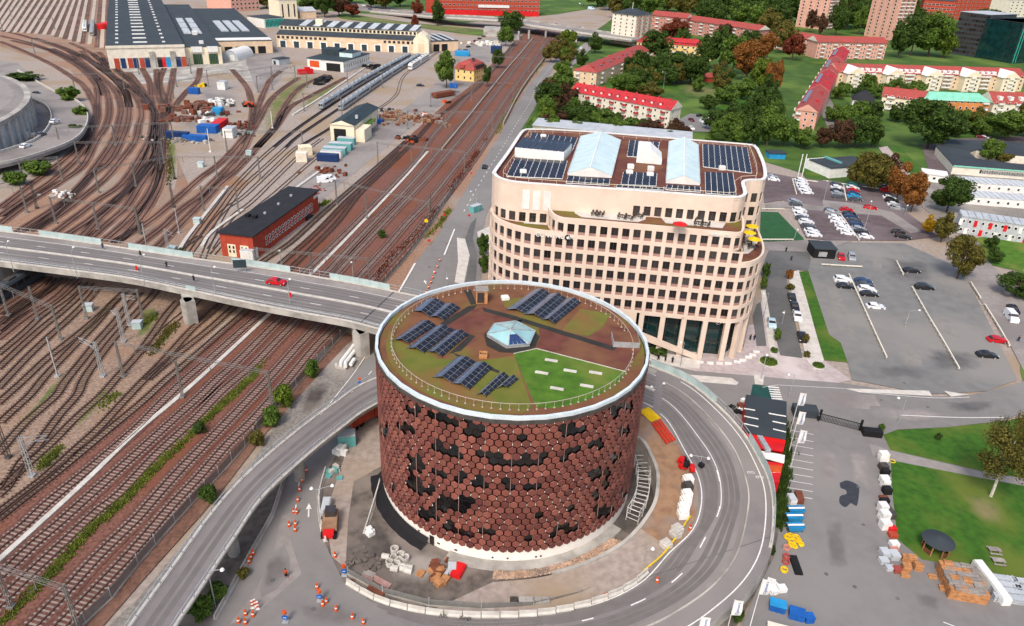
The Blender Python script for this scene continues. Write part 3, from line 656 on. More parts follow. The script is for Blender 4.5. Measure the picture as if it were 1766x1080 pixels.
pl=[([(300,470),(320,437),(342,404),(373,362),(400,326),(443,281),(473,254),(506,227),(553,194),(640,137),(729,88)],'pit track under the left silver train'),
 ([(345,460),(358,426),(384,372),(416,326),(455,290),(493,255),(511,238),(547,213),(583,189),(660,137),(738,90)],'pit track under the right silver train'),
 ([(316,455),(345,415),(385,365),(421,339),(468,295),(506,259),(529,246),(569,222),(590,205)],'track into the open door of the yellow shed'),
 ([(362,430),(400,376),(435,348),(481,303),(518,268),(555,240)],'track ending left of the teal containers'),
 ([(366,440),(410,390),(440,362),(478,331),(528,287),(566,255),(610,215),(680,168),(700,128),(760,88)],'track beside the long walkway and the white train')]
for px,lb in pl: track(px,lb,bed=None,sl=False,far=True,rw=.24,group='tracks by the train platforms')
for lb,px in (('left',[(473,254),(506,227),(553,194),(640,137),(729,88)]),('right',[(493,255),(511,238),(547,213),(583,189),(660,137),(738,90)]),('short right',[(515,255),(529,246),(569,222)])):
    mb=MB(); mb.ribbon(cr(gp(px),2.),.95,.95,0,.1); solo('inspection_pit',mb,'black','dark inspection pit strip by the trains, %s one'%lb,'inspection pit')
x28=[-16,-5,6,16,26,37,50,61,73.6,86,99.6,112,124.6,138,150,171,186]; dxs=[11,11,11,11,11.5,11.7,11,11,10.4,10,8,7,5.4,3.5,3.,1.2,.6]
st=[]
for k_,(x_,d_) in enumerate(zip(x28,dxs)):
    yb=[40,44,48,52,55,56,56,57,58,59,60,64,68,72,76,82,84][k_]; st.append(((x_-(yb-28)/17*d_,yb),(x_+33/17*d_,-5)))
for q,(a,b) in enumerate(st):
    a2={0:(0,44),1:(4,52),2:(14,58)}.get(q)
    px=[a,((a[0]+b[0])/2,(a[1]+b[1])/2),b]
    track(px,'stabling track, %s from the left, in the far corner yard'%ORD[q],wood=True,bed='ballast_dark',sl=False,rw=.3,group='stabling tracks in the far corner')
for q in range(len(st)-1):
    (a,b),(c,d)=st[q],st[q+1]
    A=G((a[0]+c[0])/2,min(a[1],c[1])+1); B=G((b[0]+d[0])/2,b[1]); mb=MB(); mb.ribbon([A,A.lerp(B,.5),B],1.3,1.3,0,.35)
    solo('service_walkway',mb,'walkway_pale','pale service walkway, %s from the left, between stabling tracks'%ORD[q],'walkway',group='walkways between the stabling tracks')
# white cable trough along the main line
tw=cr(gp([(-20,984),(0,966),(140,839),(233,749),(316,679),(414,590),(538,473),(633,376),(701,304),(722,280),(738,262)]),2.)
mb=MB(); mb.ribbon(tw,.45,.45,0,.3); solo('cable_trough',mb,'concrete_pale','long white concrete cable trough between the main line tracks','cable trough')
tw=cr(gp([(762,260),(796,218),(849,152),(874,121),(900,91),(920,66)]),2.); mb=MB(); mb.ribbon(tw,.3,.3,0,.9); solo('low_wall',mb,'ballast_pale','low grey wall between the main lines near the yellow villa','wall')
tw=cr(gp([(868,216),(903,151),(942,99)]),2.); mb=MB(); mb.ribbon(tw,.3,.3,0,1.6); solo('boundary_wall',mb,'ballast_pale','beige boundary wall between the main line and the railside road','wall')
for px,lb in (([(307,437),(330,402),(393,323)],'pale platform edge left of the two black pit tracks'),([(348,427),(366,402),(419,363)],'pale platform edge by the brick building'),([(505,199),(560,165),(640,110)],'pale platform edge left of the silver train'),([(484,345),(560,290)],'pale kerb beside the track near the brick building')):
    mb=MB(); mb.ribbon(cr(gp(px),2.),.5,.5,0,.5); solo('platform_edge',mb,'concrete_pale',lb,'platform')
# weeds between the tracks
def weeds(px,wid,label,n,h,m,cat='weeds'):
    pts=cr(gp(px),.6); mb=MB(); random.seed(len(px)*7+n)
    for _ in range(n):
        q_=random.randrange(len(pts)); p=pts[q_]
        if math.sin(q_*.11+n)+math.sin(q_*.043)+random.gauss(0,.5)<-.55: continue
        x=p.x+random.gauss(0,wid/2.4); y=p.y+random.gauss(0,wid/2.4); hh=h*random.uniform(.5,1.2)
        for _k in range(3):
            a=random.uniform(0,PI); dx,dy=math.cos(a)*.16,math.sin(a)*.16; ox,oy=random.uniform(-.25,.25),random.uniform(-.25,.25)
            mb.add([(x-dx,y-dy,.02),(x+dx,y+dy,.02),(x+ox,y+oy,hh)],((0,1,2),))
    o=solo('weeds',mb,LEAF[m],label,cat); o['kind']='stuff'
weeds([(0,1078),(40,1038),(90,988),(150,920),(215,862),(260,815),(310,768),(345,735),(368,712),(395,688),(430,655),(450,630),(478,602)],1.05,'long strip of green weeds between the middle main line tracks',7500,.4,'grass')
weeds([(73,805),(90,788),(100,775)],1.2,'green weeds beside the lattice mast',260,.6,'grass')
weeds([(175,705),(190,690),(200,680)],1.5,'green weeds beside the white marker boards',350,.6,'grass')
weeds([(262,610),(280,585),(300,562)],1.6,'green bank of weeds below the bridge pier',500,.7,'olive')
weeds([(250,560),(262,545)],1.6,'green bank of weeds beside the relay box',420,.8,'grass')
weeds([(292,320),(292,280),(290,235)],1.2,'green weeds along the left edge of the scrap yard',500,.8,'olive')
weeds([(545,360),(565,348)],1.5,'green weeds behind the red brick building',300,.9,'lime')
weeds([(640,490),(680,440),(735,385),(790,310),(840,240)],1.6,'brown verge weeds between the main line and the railside road',1500,.7,'rust')
weeds([(735,410),(760,385),(775,362)],1.2,'green verge weeds beside the railside road',500,.7,'grass')
# ================================================================ DRUM BUILDING
drum=thing('drum_building','round drum building clad in brown hexagonal panels with a planted roof','building',(CX,CY,0))
mb=MB(); mb.cyl(CX,CY,0,25.4,DR-.42,108); part('wall',mb,'drumdark',drum)
mb=MB(); mb.cyl(CX,CY,-.05,2.55,DR-.06,108,cap=False); part('plinth',mb,'plinth',drum)
NH=108; PIT=2*PI*DR/NH; ROWP=PIT*.866; Z0=2.75
dark=[(225,75,300,125),(365,110,470,175),(440,150,610,190),(600,190,700,250),(640,170,670,210),(165,185,265,245),(890,240,945,285),(1190,170,1265,250),(1290,190,1335,225),(60,190,110,260),(390,290,450,360),(490,320,550,390),(680,360,790,400),(710,400,820,445),(830,400,1050,445),(920,370,965,400),(1035,360,1080,440),(1170,380,1215,420),(1210,325,1300,370),(1360,280,1460,340),(1480,70,1540,150),(1560,40,1630,100),(1540,190,1610,260),(230,370,330,470),(390,460,450,520),(515,490,590,560),(630,510,700,590),(795,530,840,565),(825,570,880,605),(930,570,1045,605),(1365,460,1470,520),(1480,380,1545,420),(220,510,300,600),(300,560,410,610),(120,560,160,600),(400,640,640,730),(290,700,410,770),(570,650,610,680),(790,690,830,720),(870,730,920,760),(1040,720,1085,755),(1200,690,1245,725),(1370,590,1420,650),(1450,540,1490,580),(1540,600,1590,650),(1390,700,1500,760),(450,790,510,840),(500,830,630,880),(670,825,785,870),(975,880,1025,910),(1085,865,1130,895),(1115,810,1280,860)]
def hexmb(r,t):
    mb=MB(); o=[]; k=r*.9
    for rad,y in ((r,0),(k,-t)):
        for i in range(6): a=PI/6+i*PI/3; o.append((rad*math.cos(a),y,rad*math.sin(a)))
    mb.add(o,[(6,7,8,9,10,11)][:1]+[(i,(i+1)%6,6+(i+1)%6,6+i) for i in range(6)]); return mb
hx=[]; random.seed(11)
for r in range(22):
    for k in range(NH):
        a=2*PI*(k+.5*(r%2))/NH; z=Z0+r*ROWP; x=CX+DR*math.cos(a); y=CY+DR*math.sin(a)
        fac=math.sin(a); 
        vis=(Vector((math.cos(a),math.sin(a),0))).dot((CAM-Vector((x,y,z))).normalized())
        px,py=PX((x,y,z)); zx,zy=(px-640)*3.6,(py-680)*3.6
        dk=vis>0 and any(b[0]-2<zx<b[2]+2 and b[1]+2<zy<b[3]-2 for b in dark)
        if vis<=0: dk=random.random()<.12
        hx.append((vis,a,z,x,y,dk,r))
hr=PIT/math.sqrt(3)*.875
hm=[hexmb(hr,.10).mesh('hexagon_panel',m) for m in ('hexa','hexb','hexc')]
hw=hexmb(hr*1.1,.012).mesh('hexagon_window','hexwin')
order=sorted(range(len(hx)),key=lambda i:-hx[i][0])
sel=set(order[:0]); nb=0
cand=[i for i in order if hx[i][0]>0 and not hx[i][5]][:300]; sel=set(cand)
rest=MB(); win=MB(); br=MB(); wcount=0
def rot_add(dst,src,a,x,y,z,mi=0,tilt=0.):
    c,n=math.cos(a+PI/2),math.sin(a+PI/2)
    vs=[(x+vx*c-vy*n,y+vx*n+vy*c,z+vz) for vx,vy,vz in src.v]; dst.add(vs,src.f,mi)
hsrc=hexmb(hr,.10); hwsrc=hexmb(hr*1.1,.012)
for i,(vis,a,z,x,y,dk,r) in enumerate(hx):
    if dk:
        xi,yi=CX+(DR-.22)*math.cos(a),CY+(DR-.22)*math.sin(a)
        if vis>.15 and wcount<299: put('window',hw,drum,(xi-CX,yi-CY,z),(0,0,a+PI/2)); wcount+=1
        else: rot_add(win,hwsrc,a,xi,yi,z)
    elif i in sel: put('hexagon_panel',hm[random.choice((0,0,1,2))],drum,(x-CX,y-CY,z),(random.gauss(0,.012),0,a+PI/2+random.gauss(0,.012)))
    else: rot_add(rest,hsrc,a+random.gauss(0,.012),x,y,z,random.choice((0,0,1,2)))
    if vis>-.1 and not dk and random.random()<.3:    # pale fixing brackets in the joints
        aa=a+PI/NH; bx,by=CX+(DR-.02)*math.cos(aa),CY+(DR-.02)*math.sin(aa); br.box(bx,by,z-.25,.1,.07,.3,aa)
o=part('panels',rest,['hexa','hexb','hexc'],drum); o['kind']='stuff'
if win.v: o=part('windows',win,'hexwin',drum); o['kind']='stuff'
o=part('brackets',br,'plinth',drum); o['kind']='stuff'
mb=MB()
for k in range(36):
    a=2*PI*(k*3+.5)/NH; mb.box(CX+(DR-.1)*math.cos(a),CY+(DR-.1)*math.sin(a),2.5,.09,.06,22.6,a)
part('mullions',mb,'tansill',drum)['kind']='stuff'
RZ=25.45
def ring(r0,r1,z0,z1,n=36):
    mb=MB(); vs=[];fs=[]
    for i in range(n):
        a=2*PI*(i+.35)/n; c,s=math.cos(a),math.sin(a)
        vs+=[(CX+r0*c,CY+r0*s,z0),(CX+r1*c,CY+r1*s,z0),(CX+r1*c,CY+r1*s,z1),(CX+r0*c,CY+r0*s,z1)]
    for i in range(n):
        j=(i+1)%n
        for q in range(4): fs.append((4*i+q,4*i+(q+1)%4,4*j+(q+1)%4,4*j+q))
    mb.add(vs,fs); return mb
part('roof_rim',ring(DR-.34,DR+.08,25.2,26.0),'rimwhite',drum)
part('roof_gutter',ring(DR+.02,DR+.22,24.9,25.5),'steel_dark',drum)
def rsheet(px,m,z,name):
    mb=MB(); pts=gp(px,z); mb.add([(p.x,p.y,z) for p in pts],[tuple(range(len(pts)))])
    me=mb.mesh(name,m,(CX,CY,0)); bm=bmesh.new(); bm.from_mesh(me)
    for f in bm.faces:
        f.normal_update()
        if f.normal.z<0: f.normal_flip()
    bm.to_mesh(me); bm.free(); return put(name,me,drum)
mb=MB(); mb.cyl(CX,CY,25.0,RZ,DR-.56,72); roofo=part('planted_roof',mb,'sedum',drum)
K=lambda pts: ZT(pts,640,480,3.604)
def clipr(pts,z,rmax): # keep roof areas inside the rim
    out=[]
    for x,y in pts:
        p=G(x,y,z); d=Vector((p.x-CX,p.y-CY)); 
        if d.length>rmax: d=d.normalized()*rmax; x,y=PX((CX+d.x,CY+d.y,z))
        out.append((x,y))
    return out
arc=lambda a0,a1,r,n=10:[PX((CX+r*math.cos(R_(a0+(a1-a0)*i/n)),CY+r*math.sin(R_(a0+(a1-a0)*i/n)),RZ)) for i in range(n+1)]
rsheet(arc(175,275,19.3,16)+K([(1000,800),(890,480),(640,520),(420,500),(150,380)]),'sedum_green',RZ+.012,'moss_area')
rsheet(K([(1300,190),(1490,220),(1440,300),(1350,360),(1180,330),(1240,260)]),'sedum_green',RZ+.016,'moss_area')
rsheet(K([(820,130),(960,120),(880,190),(830,180)]),'sedum_green',RZ+.016,'moss_area')
rsheet(K([(1040,300),(1350,370),(1480,290),(1640,330),(1680,440),(1570,580),(1020,435),(1050,370)]),'sedum_red',RZ+.014,'sedum_area')
rsheet(K([(600,200),(690,180),(910,265),(880,285),(720,330),(640,400),(560,440),(540,340),(470,290)]),'sedum_red',RZ+.014,'sedum_area')
rsheet(K([(885,470),(1030,438),(1585,580)])+arc(-30,-72,18.6,10)+K([(1025,800)]),'grass',RZ+.02,'lawn_area')
for pp in ([(430,280),(600,175),(660,165),(640,190),(460,300)],[(690,180),(880,230),(1530,430),(1500,450),(900,262),(700,205)],[(900,262),(940,258),(915,285),(880,285)],[(575,75),(620,70),(655,160),(620,165)],[(440,290),(650,360),(560,450),(480,470),(600,365),(440,310)],[(700,350),(750,300),(850,280),(960,290),(1050,360),(1020,430),(900,465),(800,460),(720,420)],[(500,460),(560,480),(800,575),(790,590),(560,505)]): rsheet(K(pp),'bitumen',RZ+.03,'walkway')
for p in [(1120,513),(1060,590),(1237,578),(1395,590),(1155,688),(1340,672)]:
    q=K([p])[0]; g=G(*q,RZ); mb=MB(); mb.box(g.x,g.y,RZ,1.9,.55,.14,a=-.22); part('lawn_slab',mb,'paving_pale',drum)
for a,b in (((885,468),(1030,437)),((1030,437),(1585,581))) :
    A=G(*K([a])[0],RZ+.06);B=G(*K([b])[0],RZ+.06); mb=MB(); mb.beam(A,B,.06,.12); part('lawn_edging',mb,'paving_pale',drum)
# guard rail
mb=MB(); ps=[]; rr=DR-2.35
for k in range(96):
    a=2*PI*k/96; x,y=CX+rr*math.cos(a),CY+rr*math.sin(a); ps.append((x,y,RZ+1.0)); mb.box(x,y,RZ,.05,.05,1.0); mb.box(x,y,RZ,.25,.25,.1)
gr=thing('guard_rail','thin cream guard rail with small weights round the drum roof','railing',(CX,CY,RZ))
part('posts',mb,'walkway_pale',gr)['kind']='stuff'
mb=MB(); mb.tube(ps+[ps[0]],.045,5); part('handrail',mb,'walkway_pale',gr)
# skylight
sk=K([(720,365),(765,300),(900,283),(1020,345),(985,425),(840,437)])
bs=[G(x,y,RZ) for x,y in sk]; ap=G(*K([(868,318)])[0],RZ+2.1)
sky_=thing('roof_skylight','faceted glass skylight in the middle of the drum roof','skylight',(ap.x,ap.y,RZ))
mb=MB(); mb.prism([(p.x,p.y) for p in bs],RZ,RZ+.5); part('kerb',mb,'steel',sky_)
for i in range(6):
    a,b=bs[i],bs[(i+1)%6]; mb=MB(); mb.add([(a.x,a.y,RZ+.51),(b.x,b.y,RZ+.51),tuple(ap)],((0,1,2),)); part('pane',mb,'skyglass',sky_)
    mb=MB(); mb.beam((a.x,a.y,RZ+.53),ap+Vector((0,0,.02)),.12); mb.beam((a.x,a.y,RZ+.53),(b.x,b.y,RZ+.53),.14); part('glazing_bar',mb,'steel',sky_)
f1,f2=bs[4],bs[5]
for t in (.2,.4,.6,.8):
    A=f1.lerp(f2,t)+Vector((0,0,.56)); mb=MB(); B=A.lerp(ap,.62); dx=(f2-f1).normalized()*.32
    mb.add([A-dx,A+dx,B.lerp(ap,.1)+dx*.55+Vector((0,0,.05)),B.lerp(ap,.1)-dx*.55+Vector((0,0,.05))],((0,1,2,3),)); part('blind',mb,'navy',sky_)
# roof huts
def rbox(px,sx,sy,h,a,mats,label,cat,name,z=RZ,lid=None):
    g=G(*px,z); mb=MB(); mb.box(g.x,g.y,z,sx,sy,h,a); o=solo(name,mb,mats,label,cat)
    return o,g
def hut():
    g=G(*K([(685,158)])[0],RZ); r=thing('roof_hatch_hut','small hut with a glazed tan door at the back of the drum roof','hut',(g.x,g.y,RZ))
    mb=MB(); mb.box(g.x,g.y+.9,RZ,1.9,1.8,2.3,.1); part('wall',mb,'wood',r)
    mb=MB(); mb.box(g.x-.1,g.y-.02,RZ+.15,1.2,.08,1.9,.1); part('door',mb,'glass',r)
    mb=MB(); mb.box(g.x,g.y+.9,RZ+2.3,2.2,2.1,.12,.1); part('roof',mb,'wood_grey',r)
    g=G(*K([(1585,430)])[0],RZ); r=thing('planted_roof_box','low grey box with a planted top at the right of the drum roof','roof box',(g.x,g.y,RZ))
    mb=MB(); mb.box(g.x,g.y+1.5,RZ,4.1,3.2,.95,0); part('wall',mb,'steel',r); mb=MB(); mb.box(g.x,g.y+1.5,RZ+.951,3.95,3.05,.06,0); part('planted_top',mb,'sedum_red',r)
    g=G(*K([(833,130)])[0],RZ); mb=MB(); mb.box(g.x,g.y,RZ,1.3,1.1,.5,.3); mb.box(g.x,g.y,RZ+.5,1.1,.9,.12,.3); solo('vent_cowl',mb,'white','small white vent box near the back rim of the drum roof','vent')
    g=G(*K([(697,490)])[0],RZ); r=thing('vent_crate','small open tan crate vent beside the front solar array','vent',(g.x,g.y,RZ)); mb=MB()
    for sx,sy,lx,ly in ((-.55,0,.08,1),(.55,0,.08,1),(0,-.5,1.2,.08),(0,.5,1.2,.08)): mb.box(g.x+sx,g.y+sy,RZ,lx,ly,.75)
    part('frame',mb,'wood',r); mb=MB(); mb.box(g.x,g.y,RZ,1.0,.9,.35); part('grille',mb,'steel_dark',r)
hut()
# solar arrays: each gable row of panels
def gable(root,A,B,C_,D,n,z,rise=.75):
    A,B,C_,D=[G(*K([p])[0],z) for p in (A,B,C_,D)]
    for s in (0,1):
        for i in range(n):
            t0,t1=(i+.04)/n,(i+.96)/n
            lo=(A,B) if s==0 else (D,C_); rid=lambda t:(A.lerp(B,t)+D.lerp(C_,t))/2+Vector((0,0,rise))
            p0,p1=lo[0].lerp(lo[1],t0)+Vector((0,0,.2)),lo[0].lerp(lo[1],t1)+Vector((0,0,.2)); q0,q1=rid(t0),rid(t1)
            p0=p0.lerp(q0,.03);p1=p1.lerp(q1,.03);q0=q0.lerp(p0,.03);q1=q1.lerp(p1,.03)
            nn=(p1-p0).cross(q0-p0).normalized()
            if nn.z<0: nn=-nn
            mb=MB(); 
            vs=[p0,p1,q1,q0]; lo_=[v-nn*.05 for v in vs]; mb.add(vs+lo_,((0,1,2,3),(0,4,5,1),(1,5,6,2),(2,6,7,3),(3,7,4,0)),0)
            # cell seams
            m0,m1=p0.lerp(q0,.5)+nn*.008,p1.lerp(q1,.5)+nn*.008; mb.beam(m0,m1,.035,.01,1); mb.beam(p0+nn*.008,q0+nn*.008,.03,.01,1)
            part('solar_panel',mb,['solar_light' if s==0 else 'solar','steel'],root)  # lit left slope and shaded right slope painted in as two panel tones
    mb=MB()
    for i in range(n+1):
        for lo in ((A,B),(D,C_)):
            p=lo[0].lerp(lo[1],i/n); mb.box(p.x,p.y,RZ,.08,.08,.22)
    part('stand',mb,'steel_dark',root)['kind']='stuff'
SA=[('back left',[((262,208),(345,132),(460,160),(365,245),5),((362,246),(458,163),(555,190),(455,268),5)]),
 ('left',[((140,390),(310,270),(405,297),(235,410),7),((222,440),(405,300),(510,327),(330,470),7),((350,462),(515,330),(605,355),(440,495),7)]),
 ('back right',[((840,200),(1020,72),(1110,98),(960,226),8),((950,228),(1112,100),(1212,128),(1065,258),8),((1058,262),(1215,131),(1305,155),(1142,290),8)]),
 ('front',[((385,620),(535,495),(645,523),(500,655),7),((500,660),(648,527),(755,560),(612,700),7)]),
 ('front right small',[((658,728),(795,600),(855,615),(715,742),6),((780,690),(860,617),(915,633),(850,687),3)])]
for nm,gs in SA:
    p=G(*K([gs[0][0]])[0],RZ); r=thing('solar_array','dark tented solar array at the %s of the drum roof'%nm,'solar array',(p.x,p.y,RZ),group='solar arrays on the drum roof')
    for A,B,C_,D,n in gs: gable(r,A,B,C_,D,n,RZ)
# plinth door and vents
def onwall(px,py,r,z):  # angle on the drum seen at that spot
    best=None
    for k in range(720):
        a=2*PI*k/720; p=PX((CX+r*math.cos(a),CY+r*math.sin(a),z))
        if math.sin(a)<.3:
            d=abs(p[0]-px)
            if best is None or d<best[0]: best=(d,a)
    return best[1]
a=onwall(744,944,DR,1.2); mb=MB(); mb.box(CX+DR*math.cos(a),CY+DR*math.sin(a),.05,.12,.8,1.8,a); part('door',mb,'glass',drum)
for px in (712,722,755,757,785,787,850,876,925,932):
    a=onwall(px,955,DR,1.); mb=MB(); mb.box(CX+(DR-.02)*math.cos(a),CY+(DR-.02)*math.sin(a),random.choice((.9,1.3)),.12,.28,.22,a); part('vent',mb,'steel_dark',drum)
# black membrane of plain black faces sloping out along the left foot
mb=MB(); vs=[]
A0,A1=R_(-171),R_(-122)
for i in range(31):
    a=A0+(A1-A0)*i/30; wv=1.85+.05*math.sin(i*1.7)
    for r,z in ((DR+.1,1.3),(DR+.7,.6),(DR+wv,.3),(DR+wv+.1,-.02)): vs.append((CX+r*math.cos(a),CY+r*math.sin(a),z))
mb.add(vs,[(4*i+k,4*i+k+1,4*i+k+5,4*i+k+4) for i in range(30) for k in range(3)]); solo('black_border',mb,'black','black membrane lying round the left foot of the drum','border')
# rock fill and concrete footing round the front right
random.seed(5); mb=MB()
RK=[p for p in PEs if -106<math.degrees(math.atan2(p.y-CY,p.x-CX))<-44]
for _ in range(3600):
    k=random.random()*(len(RK)-1.01); p=RK[int(k)].lerp(RK[int(k)+1],k%1); dv=Vector((CX-p.x,CY-p.y,0)); gap=dv.length-DR-1.7; dv.normalize(); wd=min(gap,2.7); u=random.uniform(.5,max(.6,wd)); s=random.uniform(.1,.24)
    x,y=p.x+dv.x*u,p.y+dv.y*u; zb=max(.28,(p.z-.05)*(1-u/(wd+.8)*.75))-.1
    o=len(mb.v); vs=[]
    for d in ((1,0,0),(-1,0,0),(0,1,0),(0,-1,0),(0,0,1)): vs.append((x+d[0]*s*random.uniform(.7,1.2),y+d[1]*s*random.uniform(.7,1.2),zb+random.uniform(0,.2)+d[2]*s*random.uniform(.5,1)))
    mb.add(vs,((0,2,4),(2,1,4),(1,3,4),(3,0,4)))
o=solo('rock_fill',mb,'rock','band of tan broken rock fill round the front of the drum','rocks'); o['kind']='stuff'
mb=MB(); vs=[]
for i in range(40):
    a=R_(-112+76*i/39)
    for r,z in ((DR-.05,.5),(DR+1.6,.42),(DR+1.7,.0)): vs.append((CX+r*math.cos(a),CY+r*math.sin(a),z))
mb.add(vs,[(3*i+k,3*i+3+k,3*i+4+k,3*i+1+k) for i in range(39) for k in range(2)]); solo('footing_slab',mb,'concrete','grey concrete footing strip along the front of the drum','footing')
mb=MB(); vs=[]
for i in range(30):
    a=R_(-36+76*i/29)
    for r in (DR-.05,DR+7): vs.append((CX+r*math.cos(a),CY+r*math.sin(a),.32))
mb.add(vs,[(2*i,2*i+2,2*i+3,2*i+1) for i in range(29)]); struct('pit_floor',mb,'wet_earth')
# scaffold and timber in the pit
sc_=thing('pit_scaffold','white tubular scaffold standing in the pit right of the drum','scaffold',(CX+DR+2.4,CY-6,.2))
mb=MB()
for i in range(9):
    a=R_(-30+5*i); 
    for r in (DR+1.2,DR+3.2):
        x,y=CX+r*math.cos(a),CY+r*math.sin(a); mb.box(x,y,.2,.07,.07,2.8)
    for z in (1.0,1.9,2.9):
        A=(CX+(DR+1.2)*math.cos(a),CY+(DR+1.2)*math.sin(a),z);B=(CX+(DR+3.2)*math.cos(a),CY+(DR+3.2)*math.sin(a),z); mb.beam(A,B,.06)
        a2=a+R_(5)
        if i<8:
            for r in (DR+1.2,DR+3.2): mb.beam((CX+r*math.cos(a),CY+r*math.sin(a),z),(CX+r*math.cos(a2),CY+r*math.sin(a2),z),.05)
part('frame',mb,'white',sc_)
g=G(1098,905,.6); mb=MB()
for i in range(6): mb.beam((CX+22.2+i*.1,CY-13.5-i*.45,.6),(CX+26+i*.1,CY-16.-i*.45,.9),.3,.12)
solo('timber_shoring',mb,'rust','brown timber shoring planks across the end of the pit','timber')
# ================================================================ OFFICE BUILDING (tan, rounded)
SX,SY=24.,165.
office=thing('office_building','large tan rounded office building with rows of dark square windows','building',(SX,SY,0))
def arcpts(pts,step=.75): return [Vector((p.x,p.y,0)) for p in resamp(cr([Vector((x,y,0)) for x,y in pts],.3),int(len(pts)*3))]
FL=[(-.3,191.7),(-2.9,174),(-5.6,157),(-5.7,154.5),(-4.7,150.6),(-2.2,147.4),(1.4,145),(5.4,143.7),(9.8,142.95)]
FM=[(9.8,142.95),(20,141.75),(30,140.6),(40,139.4),(44,138.95)]
FR=[(44,138.95),(46.8,138.9),(49.3,140.2),(51.8,143.3),(53.6,148.2),(54.6,154),(55.6,161),(58.3,175),(61,187.6)]
BK=[(61,187.6),(60.9,190.3),(59,192),(38.7,194.9),(15.9,197.9),(3.6,197.6),(.8,196),(-.3,191.7)]
ROOFL=[(-.3,191.7),(-2.9,174),(-5.5,158),(-5.5,155.6),(-4.5,153),(-2.2,150.9),(1.5,149.9),(7,149.4)]
ROOFF=[(7,149.4),(25,148.2),(40,146.9),(43.5,146.6),(46,147),(47.8,149),(48.6,152),(49.3,156),(50.1,158.4),(51.6,159.6),(53.8,160),(55.3,161.2),(56.8,165.4),(59,175.1),(61,187.6)]
def smooth(pts): return cr([Vector((x,y,0)) for x,y in pts],.5)
BAY=2.25; WW=1.44; STO=3.2; ZF0=9.8
wm=MB(); wm.box(0,0,.62,WW-.02,.04,1.74,mi=0); wm.box(0,-.02,0,WW-.01,.08,.62,mi=1); wm.box(-.0,-.04,.68,.06,.06,1.58,mi=2)
WMESH=wm.mesh('window',['glass','tansill','steel_dark'])
wm=MB(); wm.box(0,0,.0,WW-.02,.04,2.2,mi=0); wm.box(-.0,-.04,0,.06,.06,2.2,mi=2); wm.box(0,-.04,1.5,WW,.06,.06,mi=2)
WDOOR=wm.mesh('window',['glass','tansill','steel_dark'])
class Path:
    def __init__(s,pts):
        s.p=pts; s.L=[0]
        for a,b in zip(pts,pts[1:]): s.L.append(s.L[-1]+(b-a).length)
    def at(s,d):
        d=max(0,min(s.L[-1],d)); k=0
        import bisect
        k=min(max(0,bisect.bisect_right(s.L,d)-1),len(s.p)-2)
        a,b=s.p[k],s.p[k+1]; t=(d-s.L[k])/max(1e-6,s.L[k+1]-s.L[k]); q=a.lerp(b,t); e=(b-a).normalized(); return q,Vector((e.y,-e.x,0))
def facade(pts,s0,s1,ref,rows,zb,zt,mbw,root,style=WMESH,oh=2.36,osill=.45,inset=.26,skip=None):
    """wall strip along pts between arc lengths, openings on a bay grid measured from ref"""
    P=Path(pts); s1=min(s1,P.L[-1])
    def V(s,z,dn=0.): q,n=P.at(s); return (q.x-n.x*dn,q.y-n.y*dn,z)
    def strip(a,b,z0,z1):
        m=max(1,int((b-a)/.8)); 
        for i in range(m):
            u,v=a+(b-a)*i/m,a+(b-a)*(i+1)/m; mbw.quad(V(u,z0),V(v,z0),V(v,z1),V(u,z1))
    k0=math.ceil((s0-ref)/BAY); cuts=[]
    k=k0
    while ref+(k+1)*BAY<=s1+.01:
        c=ref+(k+.5)*BAY
        if c-WW/2>s0+.2 and c+WW/2<s1-.2: cuts.append((k,c-WW/2,c+WW/2))
        k+=1
    x=s0
    for k,a,b in cuts:
        strip(x,a,zb,zt); z=zb
        for zi,zf in enumerate(rows):
            if skip and skip(k,zi): continue
            strip(a,b,z,zf+osill); z=zf+osill+oh
            q0,q1=zf+osill,z
            for (u,v) in ((a,a),(b,b)): pass
            mbw.quad(V(a,q0),V(a,q0,inset+.1),V(a,q1,inset+.1),V(a,q1)); mbw.quad(V(b,q0),V(b,q1),V(b,q1,inset+.1),V(b,q0,inset+.1))
            mbw.quad(V(a,q1),V(a,q1,inset+.1),V(b,q1,inset+.1),V(b,q1)); mbw.quad(V(a,q0),V(b,q0),V(b,q0,inset+.1),V(a,q0,inset+.1))
            q,n=P.at((a+b)/2); put('window',style,root,(q.x-n.x*inset-SX,q.y-n.y*inset-SY,q0),(0,0,math.atan2(n.x,-n.y)))
        strip(a,b,z,zt); x=b
    strip(x,s1,zb,zt)
full=smooth(FL)[:-1]+smooth(FM)[:-1]+smooth(FR)
PL=Path(full); 
def s_of(x,y): return min(range(len(full)),key=lambda i:(full[i].x-x)**2+(full[i].y-y)**2)
sA=PL.L[s_of(9.8,142.95)]; sB=PL.L[s_of(44,138.95)]; sL0=PL.L[s_of(-3,174)]; sR1=PL.L[-1]; sT=PL.L[s_of(46.2,138.8)]
REF=sA+.4
mbw=MB()
rows4=[ZF0+STO*i for i in range(4)]
facade(full,0,sR1,REF,rows4,ZF0,22.6,mbw,office)
